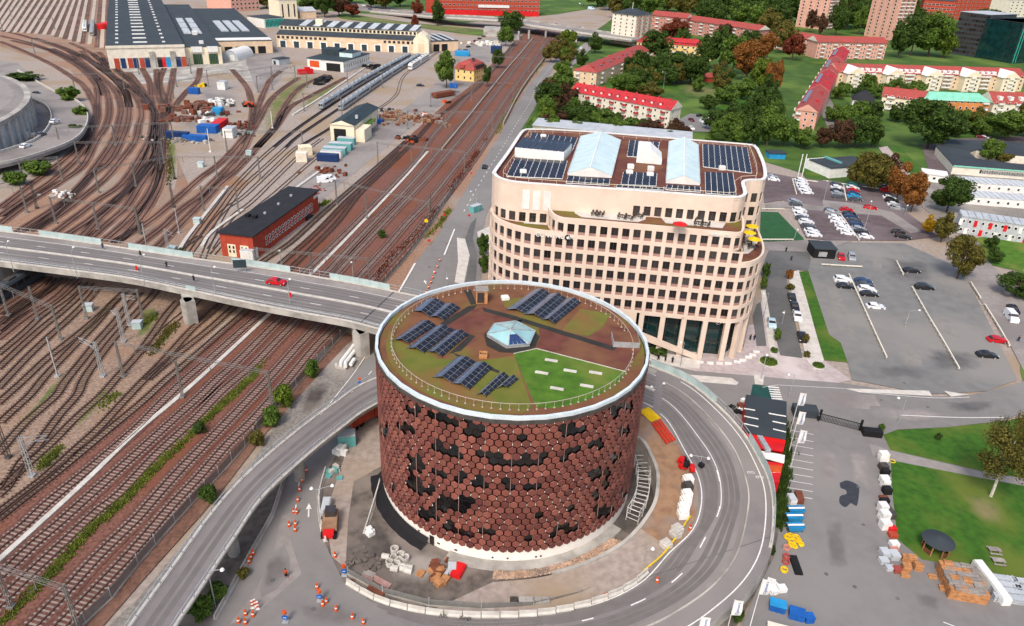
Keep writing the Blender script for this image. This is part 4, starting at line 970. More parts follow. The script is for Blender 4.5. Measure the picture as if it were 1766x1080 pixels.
# parapet pieces and upper storeys
mbx=MB(); 
facade(full,0,sT,REF,[22.6],22.6,25.8,mbw,office)
midp=smooth([(6.6,151),(6.7,148.6),(7.4,145.4),(8.6,143.6),(9.8,142.95)])[:-1]+smooth(FM)[:-1]+smooth([(44,138.95),(45.3,139.4),(46.3,141.4),(47.6,146.4),(48.2,150)])
Pm=Path(midp); smA=Pm.L[min(range(len(midp)),key=lambda i:(midp[i].x-9.8)**2+(midp[i].y-142.95)**2)]
facade(midp,0,Pm.L[-1],smA+.4,[25.8],25.8,29.0,mbw,office)
part('wall',mbw,'tan',office)
def coping(pts,z0,z1,name,m='tan',w=.45):
    mb=MB(); mb.ribbon([p+Vector((0,0,0)) for p in pts],.0,w,z0,z1); 
    # ribbon offsets are to the left/right of travel; inside lies to the left
    mb2=MB(); mb2.ribbon(pts,w,0,z0,z1); return part(name,mb2,m,office)
coping([full[i] for i in range(len(full)) if PL.L[i]>=sT-.3],22.6,23.45,'parapet'); coping([full[i] for i in range(len(full)) if PL.L[i]<=sA+.5],25.8,26.6,'parapet'); coping(midp,29.0,29.8,'parapet')
# step return at the right terrace
rr_=smooth([(46.2,138.85),(46.9,141),(47.7,146.4),(48.4,151)])
mbw=MB(); facade(rr_,0,Path(rr_).L[-1],.3,[22.6],22.6,25.79,mbw,office,WDOOR,2.2,.2); part('wall',mbw,'tan',office)
# terraces floors
def tfloor(pts,z,m,name):
    mb=MB(); mb.add([(x,y,z) for x,y in pts],[tuple(range(len(pts)))]); 
    return part(name,mb,m,office)
tfloor([(-5.2,158),(-5.2,154.6),(-4.2,151),(-1.9,148),(1.6,145.7),(5.6,144.3),(9.9,143.5),(9,150),(0,152)][::1],25.85,'sedum','terrace')
tfloor([(7.2,152),(7.4,146),(9.9,143.6),(44,139.6),(46.6,142),(48.2,151)],29.05,'sedum','terrace')
tfloor([(46.4,139.4),(49,140.9),(51.3,143.8),(53,148.6),(54.8,160.5),(48,160.5),(47.2,146)],22.65,'sedum_red','terrace')
def deckpatch(px,z,lab):
    mb=MB(); p=gp(px,z); mb.add([(q.x,q.y,z+.02) for q in p],[tuple(range(len(p)))]); return part('paved_deck',mb,'paving_pale',office)
K4=lambda p: ZT(p,960,340,7.717)
deckpatch(K4([(230,160),(1200,240),(1180,300),(1080,335),(330,270),(240,215)]),29.1,'')
K7=lambda p: ZT(p,1200,300,6.75)
deckpatch(ZT([(1005,585),(1390,625),(1370,655),(1040,625)],840,200,3.376),29.1,'')
deckpatch(ZT([(395,305),(770,330),(765,400),(430,375)],840,330,6.75),25.9,'')
deckpatch(K7([(590,690),(660,700),(720,790),(700,860),(610,930),(540,935),(545,830)]),22.7,'')
# base storey: pillars, glass and stair wall
bp=[full[i] for i in range(len(full)) if PL.L[i]>=0]
mb=MB()
inb=[(p.x,p.y) for p in full]
# recessed glass line
def insetline(d,a,b):
    out=[]
    s=a
    while s<=b:
        q,n=PL.at(s); out.append(Vector((q.x-n.x*d,q.y-n.y*d,0))); s+=1.
    return out
gl=insetline(2.6,sA+18,sT+9); m_=MB()
for k,(a,b) in enumerate(zip(gl,gl[1:])):
    m_.quad((a.x,a.y,0),(b.x,b.y,0),(b.x,b.y,9.8),(a.x,a.y,9.8))
part('base_glazing',m_,'glass_teal',office)
m_=MB()
for k,p in enumerate(gl):
    if k%2==0: m_.box(p.x,p.y-.08,0,.09,.12,9.8)
for z in (3.2,6.4):
    for a,b in zip(gl,gl[1:]): m_.beam((a.x,a.y-.1,z),(b.x,b.y-.1,z),.1)
part('glazing_bars',m_,'steel_dark',office)
# solid wall for the rest of the base
for a,b in ((0,sA+18.),(sT+9,sR1)):
    m_=MB()
    q=insetline(0,a,b)
    for u,v in zip(q,q[1:]): m_.quad((u.x,u.y,0),(v.x,v.y,0),(v.x,v.y,9.8),(u.x,u.y,9.8))
    part('base_wall',m_,'tan',office)
sp_=sA+18.2
ps=[sp_+i*6.75*.5*2 for i in range(0,5)]
for s in [sA+18.3,sA+22.8,sA+27.3,sA+31.8,sT-.2,sT+3.4,sT+7.2]:
    q,n=PL.at(s); m_=MB(); m_.box(q.x-n.x*.55,q.y-n.y*.55,0,1.05,1.1,9.8,math.atan2(n.x,-n.y)); part('pillar',m_,'tan',office)
m_=MB(); q=insetline(0,sA+18,sT+9); 
m_.ribbon([p+Vector((0,0,0)) for p in q],3.,0,9.35,9.79); part('soffit_beam',m_,'tan',office)
# sloping stair wall in front of the glass
A,n0=PL.at(sA+17.); B,n1=PL.at(sA+31.2)
m_=MB(); vs=[]
for (p,z0,z1) in ((A,4.1,5.9),(B,0.,1.2)):
    for d in (.1,.5): vs+=[(p.x-.12*d,p.y+d-.6,z0),(p.x-.12*d,p.y+d-.6,z1)]
m_.add(vs,((0,4,5,1),(2,3,7,6),(1,5,7,3),(0,2,6,4),(4,6,7,5),(0,1,3,2))); part('stair_wall',m_,'tan',office)
# upper block
rl=smooth(ROOFL)[:-1]+smooth(ROOFF); Pr=Path(rl)
ssplit=Pr.L[min(range(len(rl)),key=lambda i:(rl[i].x-24)**2+(rl[i].y-148.3)**2)]
sleft=Pr.L[min(range(len(rl)),key=lambda i:(rl[i].x+5.)**2+(rl[i].y-154)**2)]; sl2=Pr.L[min(range(len(rl)),key=lambda i:(rl[i].x-7)**2+(rl[i].y-149.4)**2)]
sn=Pr.L[min(range(len(rl)),key=lambda i:(rl[i].x-48.6)**2+(rl[i].y-152)**2)]
mbw=MB()
facade(rl,0,sleft,sleft,[],22.6,34.5,mbw,office)
facade(rl,sleft,sl2,sleft,[25.85],22.6,34.5,mbw,office,WDOOR,2.1,.15)
facade(rl,sl2,ssplit,sl2,[],22.6,34.5,mbw,office)
facade(rl,ssplit,sn,ssplit,[29.05],22.6,34.5,mbw,office,WDOOR,2.1,.15)
facade(rl,sn,Pr.L[-1],sn,[22.75,25.95,29.15],22.6,34.5,mbw,office,WDOOR,2.1,.25)
part('wall',mbw,'tan',office)
bk=smooth(BK); mbw=MB()
for a,b in zip(bk,bk[1:]): mbw.quad((a.x,a.y,0),(b.x,b.y,0),(b.x,b.y,34.5),(a.x,a.y,34.5))
part('wall',mbw,'tan',office)
allr=rl+bk[1:]; m_=MB()
m_.add([(p.x,p.y,33.9) for p in allr[:-1]],[tuple(range(len(allr)-1))]); part('roof',m_,'sedum_red',office)
mb2=MB(); mb2.ribbon(allr,.75,0.04,34.45,34.66); part('roof_coping',mb2,'white',office)
mb2=MB(); mb2.ribbon(allr,.5,-.44,33.8,34.5); part('parapet_lining',mb2,'tansill',office)
inr=[]
for i in range(0,len(allr),6):
    d=(allr[min(i+1,len(allr)-1)]-allr[max(i-1,0)]).normalized(); inr.append((allr[i].x-d.y*2.2,allr[i].y+d.x*2.2,34.9))
rg=thing('roof_railing','thin pale guard rail set inside the office roof edge','railing',(SX,SY,33.9)); m_=MB(); m_.tube(inr,.05,4); part('handrail',m_,'cream',rg); m_=MB()
for x,y,z in inr: m_.box(x,y,33.9,.06,.06,1.)
part('posts',m_,'cream',rg)['kind']='stuff'
for x in (166,228,290,350):
    a=ZT([(x,430)],840,200,3.376)[0]
    for s in [s/4 for s in range(0,int(sl2*4)+20)]:
        q,n=Pr.at(s); p=PX((q.x,q.y,32))
        if abs(p[0]-a[0])<.8: 
            m_=MB(); m_.box(q.x+n.x*.03,q.y+n.y*.03,28.9,1.55,.1,4.2,math.atan2(n.x,-n.y)); part('louvre',m_,'white',office); break
# roof plant and panels
K8=lambda p: ZT(p,840,200,3.376); ZR_=34.
PM=MB(); PM.box(0,0,0,1.,1.,.1); PMESH=PM.mesh('solar_panel','solar')
def parr(lab,fl,fr,br,bl,nc,nr):
    fl,fr,br,bl=[G(*K8([p])[0],ZR_+.3) for p in (fl,fr,br,bl)]
    r=thing('solar_array','flat dark solar array %s'%lab,'solar array',(fl.x,fl.y,33.9),group='solar arrays on the office roof')
    dx=(fr-fl); dy=(bl-fl); a=math.atan2(dx.y,dx.x); cw=dx.length/nc; ch=dy.length/nr
    fm=MB()
    for i in range(nc):
        for j in range(nr):
            u,v=(i+.5)/nc,(j+.5)/nr; p=fl.lerp(fr,u).lerp(bl.lerp(br,u),v)
            put('solar_panel',PMESH,r,(p.x-fl.x,p.y-fl.y,.25),(R_(8),0,a),(cw*.9,ch*.74,1))
    for j in range(nr+1):
        A=fl.lerp(bl,j/nr);B=fr.lerp(br,j/nr); fm.beam((A.x,A.y,34.12),(B.x,B.y,34.12),.1,.16)
    for i in range(nc+1):
        A=fl.lerp(fr,i/nc);B=bl.lerp(br,i/nc); fm.beam((A.x,A.y,34.22),(B.x,B.y,34.2),.09,.2)
    part('frame',fm,'white',r)
parr('at the front left of the office roof',(112,348),(440,362),(468,262),(165,243),8,6)
parr('at the back left of the office roof',(220,187),(497,200),(528,128),(262,97),8,5)
parr('behind the white wedge on the office roof',(815,232),(985,242),(1005,152),(830,140),5,5)
parr('in front of the white wedge on the office roof',(780,395),(985,405),(990,335),(795,322),5,4)
parr('in the back right corner of the office roof',(1258,292),(1542,330),(1515,182),(1255,163),8,8)
parr('in the front right corner of the office roof',(1272,445),(1450,460),(1432,332),(1270,325),5,7)
parr('along the roof edge below the left skylight',(460,387),(712,400),(716,368),(474,345),7,2)
parr('along the roof edge below the right skylight',(1040,425),(1245,440),(1242,412),(1050,398),6,2)
parr('along the middle of the office roof edge',(750,412),(1030,428),(1030,413),(760,398),8,1)
def gskylight(lab,fl,fr,br,bl,rise):
    fl,fr,br,bl=[G(*K8([p])[0],ZR_) for p in (fl,fr,br,bl)]
    r=thing('roof_lantern','%s long gabled pale glass skylight on the office roof'%lab,'skylight',(fl.x,fl.y,33.9))
    up=lambda p,h: Vector((p.x,p.y,p.z+h)); h0=.5
    rf,rb=up((fl+fr)/2,rise),up((bl+br)/2,rise); n=9
    for a,b,s in ((fl,bl,0),(fr,br,1)):
        for i in range(n):
            t0,t1=i/n,(i+1)/n; m_=MB(); m_.quad(up(a.lerp(b,t0),h0),up(a.lerp(b,t1),h0),rf.lerp(rb,t1),rf.lerp(rb,t0)); part('pane',m_,'glass_pale',r)
        m_=MB()
        for i in range(n+1): m_.beam(up(a.lerp(b,i/n),h0+.04),rf.lerp(rb,i/n)+Vector((0,0,.02)),.05)
        m_.beam(up(a,h0),up(b,h0),.2); part('glazing_bars',m_,'roof_grey',r)
    m_=MB(); m_.beam(rf,rb,.25); part('ridge',m_,'white',r)
    for a,b,c in ((fl,fr,rf),(bl,br,rb)):
        m_=MB(); m_.add([a,b,up(b,h0),c,up(a,h0)],((0,1,2,3,4),)); part('gable_wall',m_,'white',r)
    m_=MB(); m_.quad(fl,bl,up(bl,h0),up(fl,h0)); m_.quad(fr,br,up(br,h0),up(fr,h0)); part('side_wall',m_,'white',r)
gskylight('left, wider',(468,348),(725,362),(778,152),(545,128),2.2); gskylight('right, narrower',(1040,392),(1238,405),(1228,178),(1058,160),2.0)
# white wedge and pavilion
a,b,c,d=[G(*K8([p])[0],33.9) for p in ((868,272),(1015,285),(1012,240),(872,232))]
m_=MB(); vs=[a,b,c,d]; tops=[a+Vector((0,0,3.6)),b+Vector((0,0,1.2)),c+Vector((0,0,1.2)),d+Vector((0,0,3.6))]; e=a.lerp(b,.5)+Vector((0,0,3.6)); f=d.lerp(c,.5)+Vector((0,0,3.6))
m_.add([a,b,c,d,tops[0],tops[1],tops[2],tops[3],e,f],((0,1,5,8,4),(1,2,6,5),(2,3,7,9,6),(3,0,4,7),(4,8,9,7),(8,5,6,9))); solo('plant_room',m_,'white','white wedge shaped plant room between the office roof skylights','plant room')
a,b,c,d=[G(*K8([p])[0],33.9) for p in ((160,240),(445,268),(490,215),(205,188))]
pr=thing('roof_pavilion','long white roof pavilion carrying a tilted row of solar panels','pavilion',(a.x,a.y,33.9))
m_=MB(); m_.prism([(p.x,p.y) for p in (a,b,c,d)],33.9,36.1); part('wall',m_,'white',pr); m_=MB()
for i in range(8):
    t0,t1=(i+.05)/8,(i+.95)/8; m_=MB(); A=a.lerp(b,t0);B=a.lerp(b,t1);Cq=d.lerp(c,t1);D=d.lerp(c,t0)
    m_.quad((A.x,A.y+.5,36.2),(B.x,B.y+.5,36.2),(Cq.x,Cq.y-.6,36.8),(D.x,D.y-.6,36.8)); part('solar_panel',m_,'solar',pr)
for k_,p in enumerate([(327,128),(210,335),(835,303),(952,315),(828,338),(948,350),(1367,312)]):
    g=G(*K8([p])[0],34); m_=MB(); m_.box(g.x,g.y,33.9,1.5,.9,.9); m_.box(g.x,g.y,34.8,1.2,.7,.12); solo('roof_vent',m_,'white',['white roof vent among the back left panels','white roof vent among the front left panels','white roof vent left of pair behind the middle panels','white roof vent right of pair behind the middle panels','white roof vent left among the middle panels','white roof vent right among the middle panels','white roof vent between the two right hand panel fields'][k_],'vent',group='roof vents')
# parasols, tables and plants on terraces
def parasol(px,z,m,label):
    g=G(*px,z+2.3); r=thing('parasol',label,'parasol',(g.x,g.y,z)); m_=MB(); m_.cyl(g.x,g.y,z,z+2.5,.05,6); part('pole',m_,'steel',r); m_=MB(); n=8; vs=[(g.x+1.5*math.cos(2*PI*i/n),g.y+1.5*math.sin(2*PI*i/n),z+2.2) for i in range(n)]+[(g.x,g.y,z+2.75)]
    m_.add(vs,[(i,(i+1)%n,n) for i in range(n)]); part('canopy',m_,m,r)
parasol(K7([(660,605)])[0],22.7,'yellow','yellow parasol furthest back on the right hand terrace'); parasol(K7([(628,678)])[0],22.7,'yellow','yellow parasol in the middle of the right hand terrace'); parasol(K7([(685,755)])[0],22.7,'yellow','yellow parasol nearest the parapet of the right hand terrace')
parasol(ZT([(1124,627)],840,200,3.376)[0],29.1,'red_paint','closed red parasol on the middle terrace')
def tset(px,z,label,m='steel_dark'):
    g=G(*px,z); r=thing('terrace_table_set',label,'table set',(g.x,g.y,z)); m_=MB(); m_.cyl(g.x,g.y,z+.68,z+.74,.5,10); part('table_top',m_,m,r); m_=MB(); m_.cyl(g.x,g.y,z,z+.68,.05,6); part('leg',m_,m,r)
    for k in range(4):
        a=k*PI/2+.5; m_=MB(); x,y=g.x+.9*math.cos(a),g.y+.9*math.sin(a); m_.box(x,y,z+.4,.45,.45,.06,a); m_.box(x+.2*math.cos(a),y+.2*math.sin(a),z+.4,.06,.45,.5,a)
        for sx,sy in ((-.18,-.18),(.18,-.18),(-.18,.18),(.18,.18)): m_.box(x+sx,y+sy,z,.05,.05,.4)
        part('chair',m_,m,r)
for k_,p in enumerate([(520,245),(570,245),(870,280),(960,290),(1090,270)]): tset(K4([p])[0],29.12,'dark table and chairs, %s from the left, on the middle terrace'%ORD[k_])
for k_,p in enumerate([(1230,635),(1270,640),(1200,600),(1290,600)]): tset(ZT([p],840,200,3.376)[0],29.12,'dark table and chairs, %s in the right half of the middle terrace'%ORD[k_])
for k_,p in enumerate([(490,345),(590,350),(680,355)]): tset(ZT([p],840,330,6.75)[0],25.92,'dark table and chairs, %s on the left terrace'%ORD[k_])
for k_,p in enumerate([(600,820),(650,870)]): tset(K7([p])[0],22.72,'dark table and chairs, %s on the right hand terrace'%ORD[k_])
def signtext(txt,px,z,size,m,label,name='sign_lettering'):
    # lettering fixed to the front facade
    best=min(range(len(full)),key=lambda i:abs(PX((full[i].x,full[i].y,z))[0]-px) + (1000 if full[i].y>152 else 0))
    q=full[best]; d=(full[min(best+1,len(full)-1)]-full[max(0,best-1)]).normalized(); n=Vector((d.y,-d.x,0))
    me=text_mesh(txt,size,.05); me.materials.append(C[m]); o=put(name,me,office,(q.x+n.x*.12-SX,q.y+n.y*.12-SY,z),(PI/2,0,math.atan2(d.y,d.x))); o['label']=label; return o
signtext('castellum',1238,29.15,1.1,'white','white lettering on the upper right facade')
signtext('CONVENDUM',957,25.6,1.25,'white','white lettering beside a round black mark on the left facade')
best=min(range(len(full)),key=lambda i:abs(PX((full[i].x,full[i].y,25.6))[0]-977)+(1000 if full[i].y>152 else 0)); q=full[best]; m_=MB()
for i in range(1):
    m_.tube([(q.x,q.y-.05,25.6),(q.x,q.y-.2,25.6)],.65,16,0); m_.tube([(q.x,q.y-.2,25.6),(q.x,q.y-.24,25.6)],.3,12,1)
o=part('round_mark',m_,['black','white'],office)
def glsign(txt,s,z,size):
    q,n=PL.at(s); q=q-n*2.3; me=text_mesh(txt,size,.05); me.materials.append(C['white']); return put('sign_lettering',me,office,(q.x-SX,q.y-SY,z),(PI/2,0,math.atan2(n.x,-n.y)))
glsign('<> tietoevry',sT+1.6,8.3,1.3)
# ================================================================ BUILDINGS AROUND
WIN={}
def winmesh(w,h,frame='white',pane='glass'):
    k=(round(w,1),round(h,1),frame,pane)
    if k not in WIN:
        m=MB(); f=.12
        m.box(0,0,0,w,.1,f,mi=0); m.box(0,0,h-f,w,.1,f,mi=0); m.box(-w/2+f/2,0,f,f,.1,h-2*f,mi=0); m.box(w/2-f/2,0,f,f,.1,h-2*f,mi=0)
        m.box(0,.02,f,w-2*f,.04,h-2*f,mi=1); WIN[k]=m.mesh('window',[frame,pane])
    return WIN[k]
class Bld:
    """a block placed by the two ends of its front wall; u along the front, v away from it"""
    def __init__(s,name,label,cat,a,b,depth,h,face=None):
        s.a=G(*a) if len(a)==2 else Vector(a); s.b=G(*b) if len(b)==2 else Vector(b); d=s.b-s.a; s.w=d.length; s.ang=math.atan2(d.y,d.x); s.d=depth; s.h=h
        if face is not None: s.ang=R_(face)
        s.root=thing(name,label,cat,(s.a.x,s.a.y,0),s.ang)
    def part(s,name,mb,m,parent=None): return put(name,mb.mesh(name,m),parent or s.root)
    def walls(s,m,name='wall',u0=0,u1=None,v0=0,v1=None,z0=0,z1=None):
        mb=MB(); u1=s.w if u1 is None else u1; v1=s.d if v1 is None else v1; z1=s.h if z1 is None else z1
        mb.prism([(u0,v0),(u1,v0),(u1,v1),(u0,v1)],z0,z1); return s.part(name,mb,m)
    def flat(s,m,o=.3,t=.35,z=None,u0=0,u1=None,v0=0,v1=None):
        mb=MB(); u1=s.w if u1 is None else u1; v1=s.d if v1 is None else v1; z=s.h+.003 if z is None else z
        mb.prism([(u0-o,v0-o),(u1+o,v0-o),(u1+o,v1+o),(u0-o,v1+o)],z,z+t); return s.part('roof',mb,m)
    def gable(s,m,rise,o=.5,along='u',u0=0,u1=None,v0=0,v1=None,z=None,wallm=None,hip=0.,t=.25):
        mb=MB(); u1=s.w if u1 is None else u1; v1=s.d if v1 is None else v1; z=s.h if z is None else z
        a0,a1,b0,b1=u0-o,u1+o,v0-o,v1+o
        if along=='u':
            vm=(b0+b1)/2; pts=[(a0,b0,z-.1),(a1,b0,z-.1),(a1,b1,z-.1),(a0,b1,z-.1),(a0+hip,vm,z+rise),(a1-hip,vm,z+rise)]
            fs=((0,1,5,4),(2,3,4,5),(1,2,5),(3,0,4),(3,2,1,0))
        else:
            um=(a0+a1)/2; pts=[(a0,b0,z-.1),(a1,b0,z-.1),(a1,b1,z-.1),(a0,b1,z-.1),(um,b0+hip,z+rise),(um,b1-hip,z+rise)]
            fs=((1,2,5,4),(3,0,4,5),(0,1,4),(2,3,5),(3,2,1,0))
        mb.add(pts,fs); mb.m=[0,0,1 if wallm and not hip else 0,1 if wallm and not hip else 0,0]
        return s.part('roof',mb,[m,wallm or m])
    def wins(s,side,n,floors,w=1.3,h=1.4,z0=1.,fh=3.,frame='white',pane='glass',u0=0.,u1=None,skip=None,name='window'):
        L=s.w if side in 'FB' else s.d; u1=L if u1 is None else u1; me=winmesh(w,h,frame,pane)
        for f in range(floors):
            for i in range(n):
                if skip and skip(i,f): continue
                u=u0+(u1-u0)*(i+.5)/n; z=z0+f*fh
                loc,rz={'F':((u,-.03,z),0),'R':((s.w+.03,u,z),PI/2),'L':((-.03,u,z),-PI/2),'B':((u,s.d+.03,z),PI)}[side]
                put(name,me,s.root,loc,(0,0,rz))
    def balcony(s,side,us,floors,z0,fh,w=2.6,dep=1.2,m='white',slab='concrete_pale'):
        for u in us:
            for f in range(floors):
                mb=MB(); z=z0+f*fh
                mb.box(0,-dep/2-.01,0,w,dep,.15,mi=1); mb.box(0,-dep,.15,w,.08,.95,mi=0)
                for q in (-1,1): mb.box(q*(w/2-.04),-dep/2-.01,.15,.08,dep-.1,.95,mi=0)
                loc,rz={'F':((u,0,z),0),'R':((s.w,u,z),PI/2),'L':((0,u,z),-PI/2)}[side]
                put('balcony',mb.mesh('balcony',[m,slab]),s.root,loc,(0,0,rz))
    def bx(s,name,u,v,z,su,sv,sz,m,parent=None):
        mb=MB(); mb.box(u,v,z,su,sv,sz); return s.part(name,mb,m,parent)
def dormers(B,rise,us,m,v,zz,side=-1,w=1.6):
    for u in us:
        mb=MB(); mb.box(u,v,zz,w,2.2,1.3,mi=0); mb.box(u,v-1.12*(-side) if side<0 else v+1.12,zz+.25,w*.7,.06,.85,mi=1); B.part('dormer',mb,[m,'white'])
# white block with the long red roof
b=Bld('apartment_block','long white apartment block with bright red dormered roof and red balconies','building',(982,187),(1152,222),11,8.8)
b.walls('offwhite'); b.gable('roof_bright',3.6,wallm='offwhite'); b.wins('F',18,3,1.1,1.2,1.2,2.8); b.wins('R',2,3,1.,1.2,1.2,2.8)
b.balcony('F',[b.w*(i+.5)/8 for i in range(8)],3,1.0,2.8,2.2,1.1,'roof_bright'); dormers(b,3.6,[b.w*(i+.7)/12 for i in range(11)],'roof_bright',2.4,9.6)
for i in range(9): b.bx('chimney',b.w*(i+.6)/9.2,6.3,11.2,.8,.8,1.6,'roof_bright')
# peach block going away
back=(G(1083,100)-G(1027,150)).length
b=Bld('apartment_block','narrow peach apartment block with red roof stretching away beside the lane','building',(987,146),(1027,151),back*.95,8.5)
b.walls('peach'); b.gable('roof_red',3.2,along='v',hip=5); b.wins('F',3,3,1.1,1.3,1.2,2.7); b.wins('R',12,3,1.1,1.3,1.2,2.7); b.balcony('F',[b.w*.2],3,1,2.7,2.4); b.balcony('R',[b.d*(i+.5)/6 for i in range(6)],3,1,2.7,2.2)
for i in range(10): b.bx('dormer',b.w*.3 if i%2 else b.w*.7,4+b.d*.085*i,9.2,1.6,2,1.7,'roof_bright')
for i in range(5): b.bx('solar_panel',b.w*.72,b.d*(.15+.15*i),10.2,2.4,4,.1,'solar_light')
# white tower
b=Bld('apartment_tower','white point block tower with dark pyramid roof and pink balconies','building',(1052,74),(1092,80),24,hz(1052,74,22))
b.walls('offwhite'); b.gable('roof_dark',4.,hip=9,o=.8); b.wins('F',4,8,1.4,1.4,2,b.h/8.4,frame='offwhite'); b.wins('R',5,8,1.4,1.4,2,b.h/8.4,frame='offwhite'); b.balcony('R',[4,12,20],8,1.6,b.h/8.4,3.,1.4,'brickpink'); b.bx('mast',b.w/2,11,b.h+3.5,.3,.3,5,'white')
# yellow block with solar roof
b=Bld('apartment_block','yellow apartment block with red roof and dark solar panels behind trees','building',(1096,96),(1226,106),14,hz(1096,96,72))
b.walls('yellow_wall'); b.gable('roof_bright',3.8,hip=6); b.wins('F',14,3,1.5,1.5,1.4,3.2); b.balcony('F',[b.w*(i+.5)/7 for i in range(7)],3,1,3.2,2.6)
for i in range(12): b.bx('solar_panel',b.w*(.1+.07*i),2.6,b.h+1.2,b.w*.06,3.2,.1,'solar')
for i in range(6): b.bx('chimney',b.w*(i+.5)/6,7,b.h+3,1,1,1.8,'roof_bright')
# pink double block behind
for lab,a_,b_,top,n in (('shorter pink apartment block with red roof left of its longer twin',(1122,54),(1180,60),26,6),('long pink apartment block with muted red roof and small white balconies',(1181,58),(1303,78),34,13)):
    b=Bld('apartment_block',lab,'building',a_,b_,16,hz(*a_,top)); b.walls('brickpink'); b.gable('roof_red',3.6,o=.9,wallm='offwhite'); fh=b.h/4.2; b.wins('F',n*2,4,1.5,1.5,1.2,fh); b.balcony('F',[b.w*(i+.5)/(n*.5) for i in range(int(n*.5))],4,1,fh,3.2); b.wins('R',2,4,1.4,1.4,1.2,fh); b.bx('chimney',b.w*.6,8,b.h+2.5,1.2,1.2,2,'roof_dark')
for lab,a_,b_,top,n in (('pink apartment block with bright red roof, left of stepped pair by the towers',(1333,84),(1404,96),59,8),('pink apartment block with bright red roof, right of stepped pair by the towers',(1405,101),(1523,103),72,12)):
    b=Bld('apartment_block',lab,'building',a_,b_,15,hz(*a_,top)); b.walls('pinkwall'); b.gable('roof_red',3.6,o=.9,wallm='offwhite'); fh=b.h/4.2; b.wins('F',n*2,4,1.3,1.4,1.2,fh); b.balcony('F',[b.w*(i+.5)/(n*.5) for i in range(int(n*.5))],4,1,fh,3.); b.wins('R',2,4,1.3,1.4,1.2,fh)
# two high towers
for lab,a_,b_ in (('left of two tall pink tower blocks with white stepped balconies',(1372,46),(1420,52)),('right of two tall pink tower blocks with white stepped balconies',(1490,62),(1534,70))):
    b=Bld('apartment_tower',lab,'building',a_,b_,22,46); b.walls('pinkwall'); b.flat('roof_red'); b.wins('F',4,14,2.1,1.9,2,3.2); b.wins('R',3,14,1.7,1.6,2,3.2); b.balcony('R',[5,11,17],14,1.5,3.2,4.,1.6); b.balcony('L',[4,11,18],14,1.5,3.2,3.6,1.5)
    for i in range(5): b.bx('pilaster',b.w*i/4,-.06,0,.35,.12,46,'peach')
# long cream block with gables
b=Bld('apartment_block','very long cream apartment block with white metal roof and five front gables','building',(1440,150),(1760,158),16,hz(1440,150,124)); b.walls('peach')
b.gable('roof_red',4.2,o=.6,wallm='peach'); fh=b.h/3.9
for i in range(5):
    u=b.w*(.07+.205*i); b.walls('cream','gable_wing',u-5.5,u+5.5,-6,2); mb=MB(); z=b.h
    mb.add([(u-6.2,-6.7,z-.1),(u+6.2,-6.7,z-.1),(u+6.2,8,z-.1),(u-6.2,8,z-.1),(u,-6.7,z+3.9),(u,8,z+3.9)],((1,2,5,4),(3,0,4,5),(0,1,4),(2,3,5),(3,2,1,0))); mb.m=[0,0,1,1,1]; b.part('wing_roof',mb,['white','cream'])
    for f in range(4): 
        put('window',winmesh(1.4,1.4),b.root,(u-3,-6.04,1.2+f*fh)); put('window',winmesh(1.4,1.4),b.root,(u+3,-6.04,1.2+f*fh))
        mb=MB(); mb.box(u,-6.6,1+f*fh,2.8,1.2,1.,mi=0); b.part('balcony',mb,'white')
    if i<4:
        u2=u+b.w*.1025; mb=MB(); 
        for k in range(4): b.bx('skylight',u2-6+4*k,2.6,b.h+1.1,2.2,2.6,1.2,'white')
        for k in range(3):
            b.bx('roof_sheet',u2-5+5*k,1.6,b.h+.45,4.2,2.6,.5,'white')
b.wins('F',28,4,1.3,1.4,1.2,fh); b.balcony('F',[b.w*(.17+.205*i) for i in range(4)],4,1,fh,6.)
# inner block with white balconies
bk_=(G(1350,100)-G(1386,224)).length
b=Bld('apartment_block','stepped orange brick block with red roofs and white balconies along its left side','building',(1366,221),(1403,226),bk_,9.)
b.walls('pinkwall'); b.wins('F',3,3,1.2,1.3,1.3,2.9); b.wins('L',20,3,1.2,1.3,1.3,2.9)
for i in range(4): b.gable('roof_bright' if i%2 else 'roof_red',3.2-.05*i,along='v',v0=b.d*i/4+.05,v1=b.d*(i+1)/4-.05,o=.45,z=9.+.15*i,wallm='pinkwall'); b.bx('solar_panel',b.w*.26,b.d*(i+.5)/4,10.7+.15*i,3.,b.d*.14,.12,'solar_light'); b.bx('dormer',b.w*.72,b.d*(i+.3)/4,9.9,2.4,3,1.6,'roof_bright'); b.bx('dormer',b.w*.72,b.d*(i+.7)/4,9.9,2.4,3,1.6,'roof_bright')
b.balcony('L',[b.d*(i+.5)/14 for i in range(14)],3,1.1,2.9,2.6,1.5); b.balcony('F',[b.w*.15],3,1.1,2.9,2.2,1.1)
